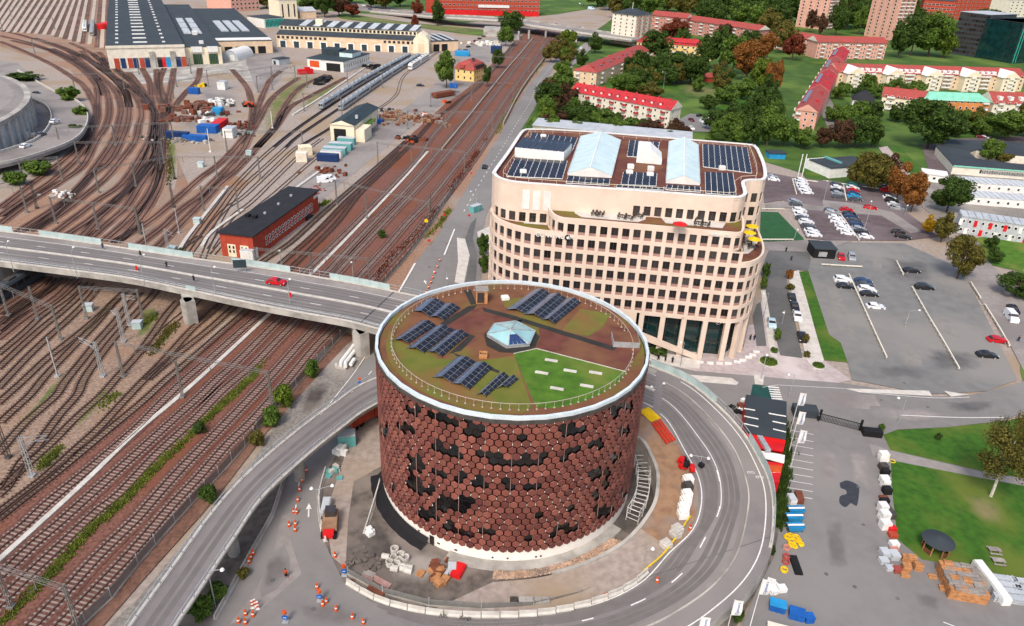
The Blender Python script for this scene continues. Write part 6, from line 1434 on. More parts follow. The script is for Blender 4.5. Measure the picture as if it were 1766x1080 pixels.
TR=[
 # right side park and streets
 (1650,482,62,80,'olive','yellowish green tree at the north east corner of the gravel car park'),(1622,418,40,52,'olive','small tree with yellow tint at the edge of the upper car park'),(1598,405,26,34,'yellow','small bright yellow tree by the upper car park'),
 (1632,367,72,58,'dark','dark round tree in front of the white cabins'),(1570,366,46,66,'orange','orange autumn tree beside the upper car park'),(1545,345,50,62,'orange','rust tinged tree beside the upper car park row'),(1500,330,70,66,'olive','broad olive tree behind the upper car park'),(1478,325,44,50,'olive','olive tree next to the pavilion'),(1528,322,44,55,'brown','brownish tree behind the parked cars'),
 (1598,256,104,80,'dark','very large dark oak tree in front of the orange house'),(1646,228,44,40,'mid','green tree right of the large oak'),(1668,226,44,32,'mid','rounded green tree on the school lawn edge'),(1735,243,74,54,'mid','large green tree right of the school lawn'),(1766,236,50,66,'olive','olive tree cut by the right edge above the school'),(1702,280,44,42,'mid','green tree in the school courtyard'),(1728,284,30,22,'olive','low olive bush in the school courtyard'),(1692,222,34,28,'dark','dark tree beside the orange house'),
 (1472,254,52,48,'dark','dark tree at the foot of the residential street'),(1444,256,44,46,'brown','brownish tree left of the residential street foot'),(1502,254,44,46,'dark','dark tree behind the school pavilion'),(1416,254,36,32,'brown','brown tree beside the stepped block'),(1384,256,44,34,'mid','green tree in front of the stepped block'),(1350,252,52,50,'mid','tall green tree left of the stepped block'),(1322,252,50,62,'mid','tall pale green tree behind the office'),(1296,252,44,50,'dark','dark tree behind the office right corner'),(1270,250,44,30,'mid','green bush row tree behind the office'),(1240,252,40,26,'dark','low dark tree behind the office annex'),(1318,190,40,56,'dark','dark tree beside the lawn'),
 (1330,165,34,60,'orange','yellow and orange tree left of the stepped block'),(1308,158,44,52,'lime','lime and orange tree in the gardens'),(1286,140,60,62,'orange','orange autumn tree above the red garden shed'),(1262,128,50,60,'mid','green tree left of the orange tree'),(1240,120,46,66,'dark','tall dark conifer like tree in the gardens'),(1215,118,36,52,'dark','dark tree in front of the yellow block'),
 (1150,140,66,50,'dark','big dark tree cluster left in the gardens'),(1190,146,62,46,'dark','big dark tree cluster right in the gardens'),(1130,106,54,48,'dark','dark tree in front of the yellow block left side'),(1172,96,30,42,'dark','small dark tree between the yellow block windows'),(1160,68,52,32,'rust','dark red maple in front of the pink block'),(1245,80,34,34,'brown','brown tree in front of the pink block'),(1290,84,40,28,'dark','dark tree at the end of the pink block'),(1352,92,40,44,'olive','olive tree at the left end of the stepped pair'),(1365,104,40,40,'rust','reddish tree in front of the stepped pair'),(1322,102,34,44,'orange','small orange tree by the stepped pair'),
 (1075,165,60,34,'mid','green tree behind the long red roofed block'),(1095,150,44,30,'dark','dark garden tree behind the long red roofed block'),(1120,170,50,26,'olive','low olive garden tree'),(1105,128,40,34,'mid','garden tree beside the lane'),(1250,180,50,30,'mid','round garden shrubs tree right of the plots'),(1222,190,36,24,'dark','dark round shrub tree by the car park'),(1278,172,44,34,'mid','green tree on the lawn slope'),
 (1026,92,32,32,'dark','dark tree beside the peach block car park'),(1002,118,26,30,'dark','dark tree below the parked cars'),(972,140,36,34,'mid','green tree on the railside bank'),(960,165,44,36,'mid','green tree above the railside road bend'),(945,190,50,44,'dark','dark tree beside the railside road'),(975,192,50,44,'brown','brown leaved tree at the end of the white block'),(1005,212,50,34,'dark','dark tree below the white block'),(1040,222,54,30,'mid','green tree below the white block balconies'),(1080,230,54,26,'mid','green tree in front of the long red roof'),(1118,238,50,24,'brown','brownish tree in front of the white block right half'),(1160,246,50,22,'dark','dark low tree at the right foot of the white block'),(940,212,34,24,'lime','lime shrub tree at the railside bend'),(905,254,34,24,'mid','small tree behind the left corner of the office'),
 (965,95,40,30,'olive','yellowish shrubs tree on the rail bank by the overpass'),(950,108,34,28,'olive','olive shrub tree on the rail bank'),(978,82,36,30,'lime','yellow green shrub tree at the overpass abutment'),
 (880,58,44,34,'dark','dark round tree left of the overpass'),(872,80,30,30,'mid','green tree below the overpass left end'),(754,44,26,38,'dark','dark round tree behind the workshop roof'),(770,152,38,58,'mid','tall green tree left of the yellow station villa'),(716,58,14,38,'rust','slim red tree behind the workshop'),(720,28,24,26,'rust','red tree at the factory corner'),
 (585,28,44,36,'brown','dark brown tree behind the hall'),(608,30,30,22,'rust','red tree right of the brown one'),(560,30,34,40,'dark','dark tree behind the cream hall'),(505,80,34,18,'dark','dark shrub tree in front of the workshop'),(535,24,40,30,'dark','dark tree at the top beside the hall'),(460,14,44,22,'olive','olive tree at the top left by the teal roof'),
 (840,150,18,40,'dark','narrow hedge tree behind the station villa'),(858,118,22,30,'dark','narrow tree beside the far tracks'),
 (1730,60,30,20,'olive','tree on the far office street'),(1700,58,60,40,'dark','dark tree in front of the grey office'),(1600,98,70,66,'mid','bright green tree left of the dark offices'),(1570,96,50,60,'dark','dark tree behind the cream block'),(1548,100,44,66,'dark','dark tree at the foot of the right tower'),(1625,100,44,46,'lime','light green tree beside the grey office'),
 (1440,62,34,56,'dark','dark pine between the two towers'),(1460,52,40,52,'dark','dark tree between the towers right'),(1480,60,30,44,'mid','green tree at the left foot of the right tower'),(1396,56,20,34,'brown','brown pine in front of the left tower'),(1414,62,20,34,'brown','brown pine beside the left tower foot'),
 (1750,512,70,40,'dark','dark hedge tree at the right edge beside the street'),(1712,455,32,28,'dark','dark bush tree on the cabins lawn'),(1706,430,24,24,'dark','small dark bush on the cabins lawn'),
 (1655,620,1,1,'mid',None)]
for t in TR:
    px,py,wp,hp,lf,lb=t
    if lb: tree(px,py,wp,hp,lf,lb,'big' if wp>=60 else 'round',.15)
# denser planting: hedges, gardens and street trees
random.seed(77)
def scatter(poly,n,w0,w1,leaves,what,kind='round'):
    xs=[p[0] for p in poly]; ys=[p[1] for p in poly]; k=0; t=0; got=[]
    while k<n and t<4000:
        t+=1; x,y=random.uniform(min(xs),max(xs)),random.uniform(min(ys),max(ys)); ins=False; j=len(poly)-1
        for i in range(len(poly)):
            (xi,yi),(xj,yj)=poly[i],poly[j]
            if (yi>y)!=(yj>y) and x<(xj-xi)*(y-yi)/(yj-yi)+xi: ins=not ins
            j=i
        if ins and all((x-a)**2+4*(y-b)**2>(w0*.45)**2 for a,b in got): got.append((x,y)); k+=1
    for q,(x,y) in enumerate(sorted(got)): w_=random.uniform(w0,w1); tree(x,y,w_,w_*random.uniform(.75,1.05),random.choice(leaves),'%s, %s from the left'%(what,ORD[q]),kind,.1,group=what)
scatter([(925,205),(945,165),(985,150),(980,185),(1020,205),(1100,225),(1200,240),(1200,250),(1060,238),(940,228)],26,26,36,['dark','mid','brown','mid','dark'],'hedge tree in the belt behind the office')
scatter([(1090,118),(1130,108),(1200,120),(1250,125),(1262,150),(1210,168),(1120,172),(1060,165)],20,22,40,['dark','dark','mid','olive'],'garden tree between the apartment blocks')
scatter([(1205,240),(1230,222),(1290,200),(1320,160),(1335,190),(1345,235),(1300,256),(1230,256)],18,26,44,['mid','dark','mid'],'tree on the slope beside the residential lawn')
scatter([(1430,200),(1500,205),(1590,205),(1560,230),(1500,235),(1440,225)],10,26,40,['dark','dark','mid'],'tree in front of the white villa')
scatter([(1440,160),(1520,160),(1600,160),(1600,168),(1440,172)],10,24,34,['dark','mid'],'tree below the long cream block')
scatter([(1600,225),(1766,225),(1766,236),(1610,238)],7,30,44,['mid','dark','olive'],'tree behind the school roof')
scatter([(945,130),(960,105),(985,85),(990,95),(965,135),(950,150)],7,20,28,['olive','mid','lime'],'shrub tree on the railside bank')
# forest at the top between the blocks
random.seed(33); k=0
for px,py in [(1090,8),(1120,16),(1150,10),(1180,20),(1210,14),(1240,24),(1270,16),(1300,28),(1330,20),(1345,40),(1070,22),(1440,10),(1460,22),(1480,12),(1448,36),(1475,38),(1320,50),(1215,32),(1270,34),(1350,12),(1050,8),(1560,20),(1568,50),(1200,2),(1260,2),(1310,4),(1100,-4),(1150,-4),(1030,2),(1345,62),(640,4),(665,6),(690,2),(600,-4),(560,4),(1085,24),(1135,0),(1165,2),(1195,12),(1225,8),(1255,10),(1285,10),(1315,14),(1335,8),(1290,22),(1235,40),(1310,40),(1435,24),(1452,2),(1470,4),(1492,26),(1555,36),(1560,4),(1340,30),(1365,28)]:
    tree(px,py+10,46,40,random.choice(['dark','dark','mid','dark','olive']),'dark woodland tree, %s counted through the wood at the top edge'%ORD[k],'round',.1,group='woodland at the top edge'); k+=1
# bushes
SB=[(538,652,26,38,'mid','round green bush beside the fence, above the yellow flowering one'),(492,705,34,46,'lime','lime green flowering bush beside the fence'),(468,735,36,40,'mid','green bush below the flowering one at the fence'),(445,770,28,30,'olive','low olive bush beside the fence'),(361,868,32,36,'dark','round dark bush between fence and ramp'),(346,748,24,22,'dark','round dark bush on the green weed strip'),(658,410,18,14,'dark','small dark bush on the red ballast'),(380,1030,40,30,'mid','green bush under the ramp by the lamp post'),(345,1064,50,40,'mid','green bush under the ramp at the bottom edge'),(420,995,24,20,'olive','olive bush under the ramp by the orange barriers'),(700,560,1,1,'mid',None),
 (832,440,26,40,'dark','dark ivy bush at the left foot of the office'),(835,470,24,34,'dark','dark shrub below the office left corner'),(1318,480,16,30,'dark','dark shrub at the right foot of the office'),(1316,500,14,26,'mid','green shrub at the right corner of the office'),(1340,588,14,24,'mid','young street tree beside the light blue car'),(1335,608,14,10,'mid','low shrub in the footpath planter'),(1360,482,14,18,'orange','small orange street tree beside the east street'),(1362,500,16,12,'olive','olive shrub bed beside the east street'),(1388,592,12,20,'olive','thin street tree in front of the black parked car'),(1390,616,14,12,'olive','low shrub at the end of the parking bay'),
 (120,175,40,26,'mid','long green shrubs on the arena ramp bank, upper'),(140,205,30,22,'mid','long green shrubs on the arena ramp bank, middle'),(135,232,26,18,'dark','dark shrub on the arena ramp bank, lower'),(40,140,60,14,'dark','dark shrubs behind the arena'),(30,318,40,24,'mid','green shrubs below the arena road'),(70,300,50,24,'mid','green shrubs beside the outermost yard track'),(310,440,20,12,'dark','dark bush beside the mast above the bridge'),
 (1518,744,14,16,'mid','small shrub beside the black utility box'),(1617,760,12,16,'dark','thin dark conifer shrub on the north lawn'),(1136,612,34,14,'dark','dark hedge behind the ring road parapet'),(1268,1070,26,26,'dark','dark shrub below the ring wall at the bottom'),(1325,960,20,30,'dark','dark shrub at the foot of the ring wall')]
for px,py,wp,hp,lf,lb in SB:
    if lb: tree(px,py,wp,hp,lf,lb,'shrub',.05,name='bush')
# clipped planter rings on the plaza
for px,py,w_,lb in ((1325,626,17,'round clipped planter on the plaza'),(1411,633,12,'small round planter at the plaza edge')):
    g=G(px,py); k=scale_at(px,py); R1=w_/k; r=thing('planter',lb,'planter',(g.x,g.y,0)); m_=MB(); m_.cyl(g.x,g.y,0,.35,R1,28); part('kerb',m_,'concrete_pale',r); m_=MB(); m_.cyl(g.x,g.y,.35,.4,R1-.25,28); part('soil',m_,'grass',r); m_=MB()
    for _ in range(500):
        a=random.uniform(0,6.28); q=math.sqrt(random.random())*(R1-.3); x,y=g.x+q*math.cos(a),g.y+q*math.sin(a); t=random.uniform(0,3); m_.add([(x-.15*math.cos(t),y-.15*math.sin(t),.38),(x+.15*math.cos(t),y+.15*math.sin(t),.38),(x,y,.75)],((0,1,2),))
    part('planting',m_,LEAF['mid'],r)['kind']='stuff'
# birch on the lawn and tall thin tree top
tree(1708,858,110,150,'olive','tall thin leaved birch with white trunk on the south lawn','thin',.3,TRB); tree(1752,785,50,92,'olive','yellowing tree at the right edge above the birch','thin',.25)
# hedge row along ring wall
weeds([(1356,730),(1352,800),(1345,870),(1340,910)],1.4,'dark hedge strip between the yard and the ring wall',1500,1.3,'dark','hedge')
weeds([(936,108),(905,146),(880,186),(856,232)],1.8,'green grassy bank between the boundary wall and the railside road',900,.8,'grass')
weeds([(884,262),(910,219),(943,160)],1.2,'low bank of weeds along the right kerb of the railside road',500,.9,'mid')
# ================================================================ CARS
def car_meshes(kind):
    L,W,H={'car':(4.5,1.82,1.46),'suv':(4.7,1.9,1.7),'van':(5.2,2.0,2.2)}[kind]
    if kind=='van': prof=[(-.5,.12),(-.5,.92),(-.44,.99),(.22,1.),(.33,.72),(.47,.56),(.5,.4),(.5,.12)]
    elif kind=='suv': prof=[(-.5,.14),(-.5,.5),(-.47,.66),(-.40,.97),(-.1,1.),(.1,.97),(.2,.68),(.44,.58),(.5,.44),(.5,.14)]
    else: prof=[(-.5,.16),(-.5,.5),(-.44,.66),(-.32,.92),(-.14,1.),(.06,.97),(.2,.68),(.42,.58),(.5,.42),(.5,.16)]
    mb=MB(); n=len(prof); vs=[]
    for s,k in ((-1,1.),(1,1.)):
        for x,z in prof:
            ins=.84 if z>.7 else (.97 if z<.3 else 1.); vs.append((x*L,s*W/2*ins,z*H))
    fs=[(i,(i+1)%n,(i+1)%n+n,i+n)[::-1] for i in range(n)]+[tuple(range(n)),tuple(range(2*n-1,n-1,-1))]
    mb.add(vs,fs); body=mb.mesh('body','white')
    g=MB()
    if kind=='van': sides=[(.02,.66),(.19,.94),(.30,.72),(.3,.62),(.02,.62)]; rf=(.23,.97,.325,.73); rr=None
    elif kind=='suv': sides=[(-.42,.7),(-.38,.92),(.08,.92),(.17,.7)]; rf=(.105,.955,.195,.7); rr=(-.405,.95,-.462,.69)
    else: sides=[(-.40,.69),(-.30,.88),(.04,.92),(.165,.7)]; rf=(.065,.955,.195,.7); rr=(-.325,.905,-.435,.68)
    for s in (-1,1):
        g.add([(x*L,s*(W/2*(.925 if z<.8 else .845)+.015),z*H) for x,z in sides],[tuple(range(len(sides)))])
    for q in (rf,rr):
        if q:
            x0,z0,x1,z1=q; e=.02 if q is rf else -.02
            g.add([(x0*L+e,-W*.40,z0*H+.012),(x0*L+e,W*.40,z0*H+.012),(x1*L+e,W*.44,z1*H+.012),(x1*L+e,-W*.44,z1*H+.012)],((0,1,2,3),))
    glass=g.mesh('glazing','glass')
    wl=MB(); wl.tube([(0,-.11,0),(0,.11,0)],.33,14); wl.tube([(0,-.115,0),(0,.115,0)],.18,10,1); wheel=wl.mesh('wheel',['tyre','steel'])
    lamps=[]
    for s in (-1,1):
        for nm,m,x,z,q in (('headlight','white',.485,.46,(.12,.32,.14)),('tail_light','red_paint',-.497,.5,(.06,.26,.16))): hl=MB(); hl.box(x*L,s*W*.37,z*H,*q); lamps.append((nm,hl.mesh(nm,m))); return body,glass,wheel,lamps,L,W
CARM={k:car_meshes(k) for k in ('car','suv','van')}
PAINT=dict(white=mat('paint_white','e9eaec','dcdde0',.3,.25,spec=.5),silver=mat('paint_silver','b4b8bc','a6aaae',.3,.25,metal=.4,spec=.5),black=mat('paint_black','1b1c20','24262b',.3,.2,spec=.5),grey=mat('paint_grey','5b6066','50555a',.3,.25,metal=.3,spec=.5),red=mat('paint_red','c3121f','b00f1b',.3,.25,spec=.5),blue=mat('paint_blue','27456f','203a5e',.3,.25,spec=.5),teal=mat('paint_teal','3aa9a0','339a92',.3,.3),cyan=mat('paint_cyan','2f9ed0','2a8fbd',.3,.3),maroon=mat('paint_maroon','6d1424','5d101e',.3,.25),pale=mat('paint_paleblue','bcd3dc','adc5cf',.3,.25))
def car(px,py,hx,hy,color,label,kind='car',z=0.,group=None,k=1.):
    g=G(px,py,z); h=G(px+hx,py+hy,z); a=math.atan2(h.y-g.y,h.x-g.x); bo,gl,wh,lm,L,W=CARM[kind]
    nm='van' if kind=='van' else 'car'
    r=thing('parked_'+nm if group else nm,label,nm,(g.x,g.y,z),a,group); r.scale=(k,k,k)
    b=put('body',bo,r); recolor(b,PAINT[color]); put('glazing',gl,r); [put(n_,m_,r) for n_,m_ in lm]
    for sx in (-.3,.31):
        for sy in (-1,1): put('wheel',wh,r,(sx*L,sy*(W/2-.1),.33))
def rowcars(pts,hd,cols,where,group,kinds=None):
    for i,((x,y),c) in enumerate(zip(pts,cols)): car(x,y,hd[0],hd[1],c,'%s car, %s from the back of %s'%(c,ORD[i],where),(kinds or ['car'])[i%len(kinds or ['car'])],group=group)
rowcars([(1381,313),(1382,318.5),(1384,324),(1387,329),(1391,334.5)],(20,1),['white']*5,'the upper left row by the pitch','cars in the upper car park',['car','suv'])
rowcars([(1370,350),(1372,355),(1378,366),(1381,373),(1383,379),(1390,386),(1393,393),(1399,401),(1403,408)],(20,1),['silver','grey','white','white','grey','white','grey','white','white'],'the left row above the dark green pitch','cars in the upper car park',['car','car','suv'])
rowcars([(1442,320),(1443,325.5),(1443,331),(1444,336),(1445,342)],(20,1),['grey','white','black','silver','grey'],'the dark row left of the middle rail','cars in the upper car park')
rowcars([(1470,321.5),(1470,326),(1471,331),(1471,336),(1472,341),(1475,347)],(20,1),['teal','white','red','blue','cyan','grey'],'the bright row right of the middle rail','cars in the upper car park')
rowcars([(1432,366),(1434,370),(1440,378),(1444,385),(1451,392),(1455,398),(1462,405)],(20,3),['grey','silver','white','white','white','white','white'],'the white row in the lower half','cars in the upper car park',['car','suv'])
rowcars([(1459,364.5),(1464,371),(1467,376),(1473,383),(1476,389),(1480,397),(1485,403),(1493,411)],(20,2),['red','black','blue','grey','blue','silver','black','white'],'the dark row beside the long rail','cars in the upper car park')
rowcars([(1526,325),(1528,331),(1533,343),(1537,349),(1541,355),(1546,362)],(20,2),['black','red','white','black','white','silver'],'the right row under the orange trees','cars in the upper car park',['car','suv'])
car(1500,361,20,3,'red','red car driving in the lane of the upper car park'); car(1549,404,18,3,'black','black car parked alone at the lower right of the upper car park'); car(1556,411,18,3,'black','black car beside another at the lower right of the upper car park','suv')
for x,y,c,kd,lb in ((1452,486,'white','suv','white car left of the first rail in the gravel car park'),(1457,497,'black','car','black car left of the first rail in the gravel car park'),(1488,488,'blue','car','dark blue car furthest back right of the first rail'),(1491,494.5,'grey','car','grey car second from the back right of the first rail'),(1494,503,'white','suv','white car between darker ones right of the first rail'),(1498,510.5,'black','car','black car with a red tail right of the first rail'),(1509,532,'white','car','white car standing alone right of the first rail'),(1571,470,'black','car','black car at the short rail of the gravel car park'),(1593,499,'black','suv','black car at the top of the second rail'),(1719,590,'red','car','red car at the lower end of the third rail'),(1701,616,'black','car','black car standing alone near the road bend')): car(x,y,20,1.5,c,lb,kd)
car(1746,537,14,16,'black','black car driving up the north street'); car(1742,551,14,17,'white','white van driving down the north street','van')
car(1450,446,3,12,'red','red car parked beside the black kiosk'); car(1468,447,4,12,'silver','silver car beside the red one at the kiosk','suv'); car(1419,424,18,1,'white','white car behind the black kiosk')
car(1365,517,4,14,'black','black car furthest up the east street parking bay'); car(1370,533,4,14,'black','black car second in the east street parking bay'); car(1374,549,4,14,'white','white car in the east street parking bay'); car(1382,585,4,14,'black','black car nearest the plaza in the east street bay'); car(1330,561,3,14,'pale','light blue car parked on the office side of the east street')
car(1331,307,20,2,'silver','silver car at the edge of the upper lot beside the office roof'); car(1334,312,20,2,'white','white car at the edge of the upper lot beside the office roof')
for x,y,c,lb in ((1192,209,'maroon','maroon car beside the end of the white block'),(1210,211,'white','long white car in the residential car park'),(1206,201,'black','black car at the back of the residential car park'),(1224,203,'white','white car at the lawn edge of the residential car park'),(1236,207.5,'blue','blue car, first of the row at the lawn'),(1244,209.5,'grey','grey car, second of the row at the lawn'),(1252,210.5,'maroon','maroon car, third of the row at the lawn'),(1260,212,'grey','grey car, fourth of the row at the lawn'),(1267,213,'blue','blue car, last of the row at the lawn'),(1225,216,'black','black car in the near row of the residential car park'),(1213,218,'silver','silver car in the near row of the residential car park'),(1192,223,'white','white car nearest the annex roof')): car(x,y,12,-4 if y<208 else 8,c,lb)
for x,y,c,lb in ((1420,150,'white','white car at the top of the residential street'),(1424,157,'silver','silver car in the residential street'),(1429,165,'black','black car in the residential street')): car(x,y,4,9,c,lb)
for x,y,c,lb in ((995,90,'maroon','maroon car in the lot beside the peach block'),(987,98,'white','white car in the lot beside the peach block'),(979,108,'silver','silver car in the lot beside the peach block'),(1003,84,'white','white car furthest up the lot beside the peach block')): car(x,y,14,-5,c,lb)
car(836,290,4,-9,'black','black car driving on the railside road'); car(477,490,24,3,'red','red car driving over the road bridge',z=7.02)
for x,y,c,lb in ((95,211,'white','white car on the arena ramp'),(71,234,'grey','grey car on the arena ramp'),(45,254,'white','white car furthest down the arena ramp')): car(x,y,14,-5,c,lb,z=3.5)
car(64,163,14,3,'black','black car at the top of the arena apron'); car(47,216,10,-8,'blue','dark blue van beside the arena wall','van')
for x,y,c,lb in ((607,8,'black','black car on the far road'),(627,10.5,'white','white car on the far road behind the black one'),(616,15,'white','white car on the near lane of the far road'),(638,17,'blue','dark blue car on the near lane of the far road'),(650,14,'grey','grey car on the far road'),(635,11.5,'maroon','maroon car on the far road')): car(x,y,12,1.4,c,lb)
car(999,49,14,2,'silver','silver car on the overpass',z=7.02); car(1006,50,14,2,'white','white car on the overpass',z=7.02)
car(560,315,16,-1,'white','white van, left of the pair behind the brick building','van'); car(567,312,16,-1,'white','white van, right of the pair behind the brick building','van')
car(725,149,14,0,'black','black car on the goods yard gravel'); car(531,377,12,-9,'black','black car parked against the brick building')
for i,(x,y) in enumerate(((803,88),(808,82),(814,77),(820,72),(827,68),(834,64))): car(x,y,10,-2,['grey','black','silver','maroon','black','grey'][i],'%s car in the line behind the blue tarpaulin, %s from the tarpaulin'%(['grey','black','silver','maroon','black','grey'][i],ORD[i]))
for i,(x,y,c) in enumerate(((1690,238,'maroon'),(1697,238.5,'white'),(1706,240,'black'))): car(x,y,12,2,c,'%s car parked behind the school roof'%c)
for x,y,c,lb in ((1655,92,'red','red car in front of the grey offices'),(1668,96,'red','second red car in front of the grey offices'),(1645,88,'white','white car in front of the grey offices')): car(x,y,12,2,c,lb)
for x,y,c,lb in ((1000,7,'white','white truck like van on the far street','')[:4],(1006,10,'maroon','maroon car on the far street')): car(x,y,6,-8,c,lb)
car(1020,17,12,1,'pale','pale blue bus like van at the far junction','van',k=1.6)
# ================================================================ RAILWAY FURNITURE
def mast(root,g,h,w=.38,m='galv',lattice=True):
    mb=MB()
    if lattice:
        for sx,sy in ((-1,-1),(1,-1),(1,1),(-1,1)): mb.beam((g.x+sx*w/2,g.y+sy*w/2,0),(g.x+sx*w*.3,g.y+sy*w*.3,h),.09)
        n=int(h/1.1)
        for i in range(n):
            z0,z1=h*i/n,h*(i+1)/n; s=1 if i%2 else -1
            mb.beam((g.x-s*w/2,g.y-w/2,z0),(g.x+s*w/2,g.y-w/2,z1),.05); mb.beam((g.x-s*w/2,g.y+w/2,z0),(g.x+s*w/2,g.y+w/2,z1),.05)
    else: mb.beam((g.x,g.y,0),(g.x,g.y,h),.22)
    mb.box(g.x,g.y,0,.9,.9,.4); return part('mast',mb,m,root)
def portal(bases,label,h=7.6,m='galv',ext=0):
    gs=[G(*b) for b in bases]; r=thing('catenary_portal',label,'catenary portal',(gs[0].x,gs[0].y,0),group='catenary portals over the tracks')
    for g in gs: mast(r,g,h+.6,m=m if len(bases)<3 else m)
    A,B=gs[0],gs[-1]; d=(B-A).normalized(); A=A-d*ext; mb=MB(); top=Vector((0,0,h)); q=Vector((-d.y,d.x,0))*.25
    L=(B-A).length; n=max(4,int(L/1.6))
    for o in (q,-q):
        for dz in (0,.5): mb.beam(A+top+o+Vector((0,0,dz)),B+top+o+Vector((0,0,dz)),.05)
        for i in range(n): mb.beam(A.lerp(B,i/n)+top+o+Vector((0,0,.5*(i%2))),A.lerp(B,(i+1)/n)+top+o+Vector((0,0,.5*((i+1)%2))),.03)
    part('truss',mb,m,r)
    k=max(2,int(L/7))
    for i in range(k):
        p=A.lerp(B,(i+.5)/k); mb=MB(); mb.beam((p.x,p.y,h),(p.x,p.y,h-1.7),.1); mb.beam((p.x,p.y,h-1.5),(p.x+q.x*4,p.y+q.y*4,h-1.3),.06); part('dropper',mb,m,r)
    return r
PT=[([(137,1090),(20,1048),(-70,1020)],'lattice portal in the bottom left corner'),([(213,650),(315,686),(470,704)],'long lattice portal across the main line below the bridge'),([(150,550),(248,556)],'portal just below the bridge over the sidings'),([(15,545),(66,551),(105,586)],'portal at the left edge below the bridge'),([(42,316),(108,311)],'portal at the arena end of the yard bend'),([(171,333),(235,322),(302,309)],'portal across the middle of the upper yard'),([(97,386),(170,396),(242,405)],'portal just above the bridge over the yard tracks'),([(-10,366),(47,367)],'short portal at the left edge above the bridge'),([(352,364),(412,369)],'portal over the black pit tracks'),([(302,309),(375,309),(449,309)],'portal across the tracks beside the scrap yard'),([(392,262),(523,261)],'portal in front of the yellow shed'),([(581,352),(633,378),(739,392)],'portal with a dark mast above the white trough'),([(445,478),(540,487),(637,496)],'portal close behind the bridge parapet over the main line'),([(652,282),(710,288),(801,298)],'portal over the main line beside the orange signal'),([(703,223),(768,220),(849,224)],'portal over the main line near the rusty heap'),([(785,168),(813,173),(885,171)],'portal over the main line below the villa'),([(850,120),(912,124)],'portal over the main line above the villa'),([(880,92),(934,92)],'portal over the main line before the overpass'),([(130,158),(215,154),(305,150)],'portal across the fan of depot tracks'),([(105,256),(200,251),(300,246)],'portal across the narrow part of the yard'),([(137,283),(284,282)],'portal across the yard below the narrow part'),([(240,128),(330,127)],'portal in front of the depot doors'),([(5,54),(95,52)],'portal at the left edge of the stabling yard'),([(20,30),(195,28)],'portal across the stabling yard'),([(470,155),(530,152)],'portal beside the engine shed'),([(525,192),(590,200)],'portal over the noses of the silver trains'),([(600,150),(660,152)],'portal across the silver trains'),([(445,160),(510,140)],'portal over the grassy tracks'),([(60,92),(190,112)],'portal over the far bend of the yard'),([(300,170),(360,150),(470,142)],'portal behind the scrap yard')]
for b,l in PT: portal(b,l,7.6 if b[0][1]>200 else 8.)
def single(px,label,h=8.,m='steel',arm=(0,0),lat=True):
    g=G(*px); r=thing('catenary_mast',label,'catenary mast',(g.x,g.y,0),group='catenary masts'); mast(r,g,h,.6,m,lat)
    if arm!=(0,0):
        mb=MB(); e=Vector((g.x+arm[0],g.y+arm[1],h-1)); mb.beam((g.x,g.y,h-.3),e,.08); mb.beam((g.x,g.y,h-2),e,.08); mb.beam((g.x,g.y,h-1.2),(e.x,e.y,h-1.9),.07); part('bracket',mb,m,r)
single((178,650),'pale lattice mast with long bracket arms below the bridge',8,'steel',(-5,3)); single((56,822),'tapering lattice mast beside the paired sidings',8,'steel',(3,2)); single((15,790),'dark lattice mast at the left edge',8,'steel_dark'); single((100,650),'slim lamp like mast among the left sidings',9,'steel',(0,0),False); single((214,590),'steel mast right of the yard switch',8,'steel',(-2,1)); single((224,562),'steel mast below the bridge pier',8,'steel',(2,1))
single((64,360),'dark mast beside the outer yard tracks',8,'steel_dark'); single((300,358),'dark mast beside the pale path',8,'steel_dark'); single((242,403),'dark mast by the grassy track above the bridge',8,'steel_dark',(0,0)); single((309,402),'pale mast above the bridge between grassy tracks',7.5,'steel',(0,0),False); single((292,440),'pale mast right behind the bridge parapet',7.5,'steel',(2,0)); single((254,430),'slim pale mast just above the bridge',7.5,'steel',(0,0),False)
single((470,222),'white signal mast beside the grassy track',7.5,'white',(0,0),False); single((363,262),'white pole in the scrap yard',9,'white',(0,0),False); single((743,184),'dark slim pole on the goods yard',7,'steel_dark',(0,0),False); single((743,366),'mast with a yellow disc beside the main line',6,'steel_dark',(0,0),False)
# fence with grey panels along the main line
def fence(px,label,h=1.9,step=2.6,m='concrete',pm='steel',lean=0):
    pts=cr(gp(px),step); r=thing('fence',label,'fence',(pts[0].x,pts[0].y,0)); base=MB(); base.ribbon(pts,.15,.15,0,.35); part('base',base,'concrete',r)
    for k in range(len(pts)-1):
        a,b=pts[k],pts[k+1]; mb=MB(); mb.beam((a.x,a.y,.36+h/2),(b.x,b.y,.36+h/2),.05,h); part('panel',mb,m,r)
        mb=MB(); mb.box(a.x,a.y,0,.12,.12,h+.7); part('post',mb,pm,r)
MATS['mesh_fence']=None; del MATS['mesh_fence']
C['mesh']=mat('mesh_fence','8b8984','7b7975',1.,.9,alpha=.62)
fence([(120,1106),(148,1076),(193,1034),(239,976),(330,873),(378,823),(439,754),(444,744),(511,668),(548,627),(600,570)],'long grey mesh fence between the main line and the gravel verge',1.6,3.2,'mesh')
fence([(654,498),(704,441),(740,392),(792,312)],'low mesh fence between the main line and the road beyond the bridge',1.2,4.,'mesh')
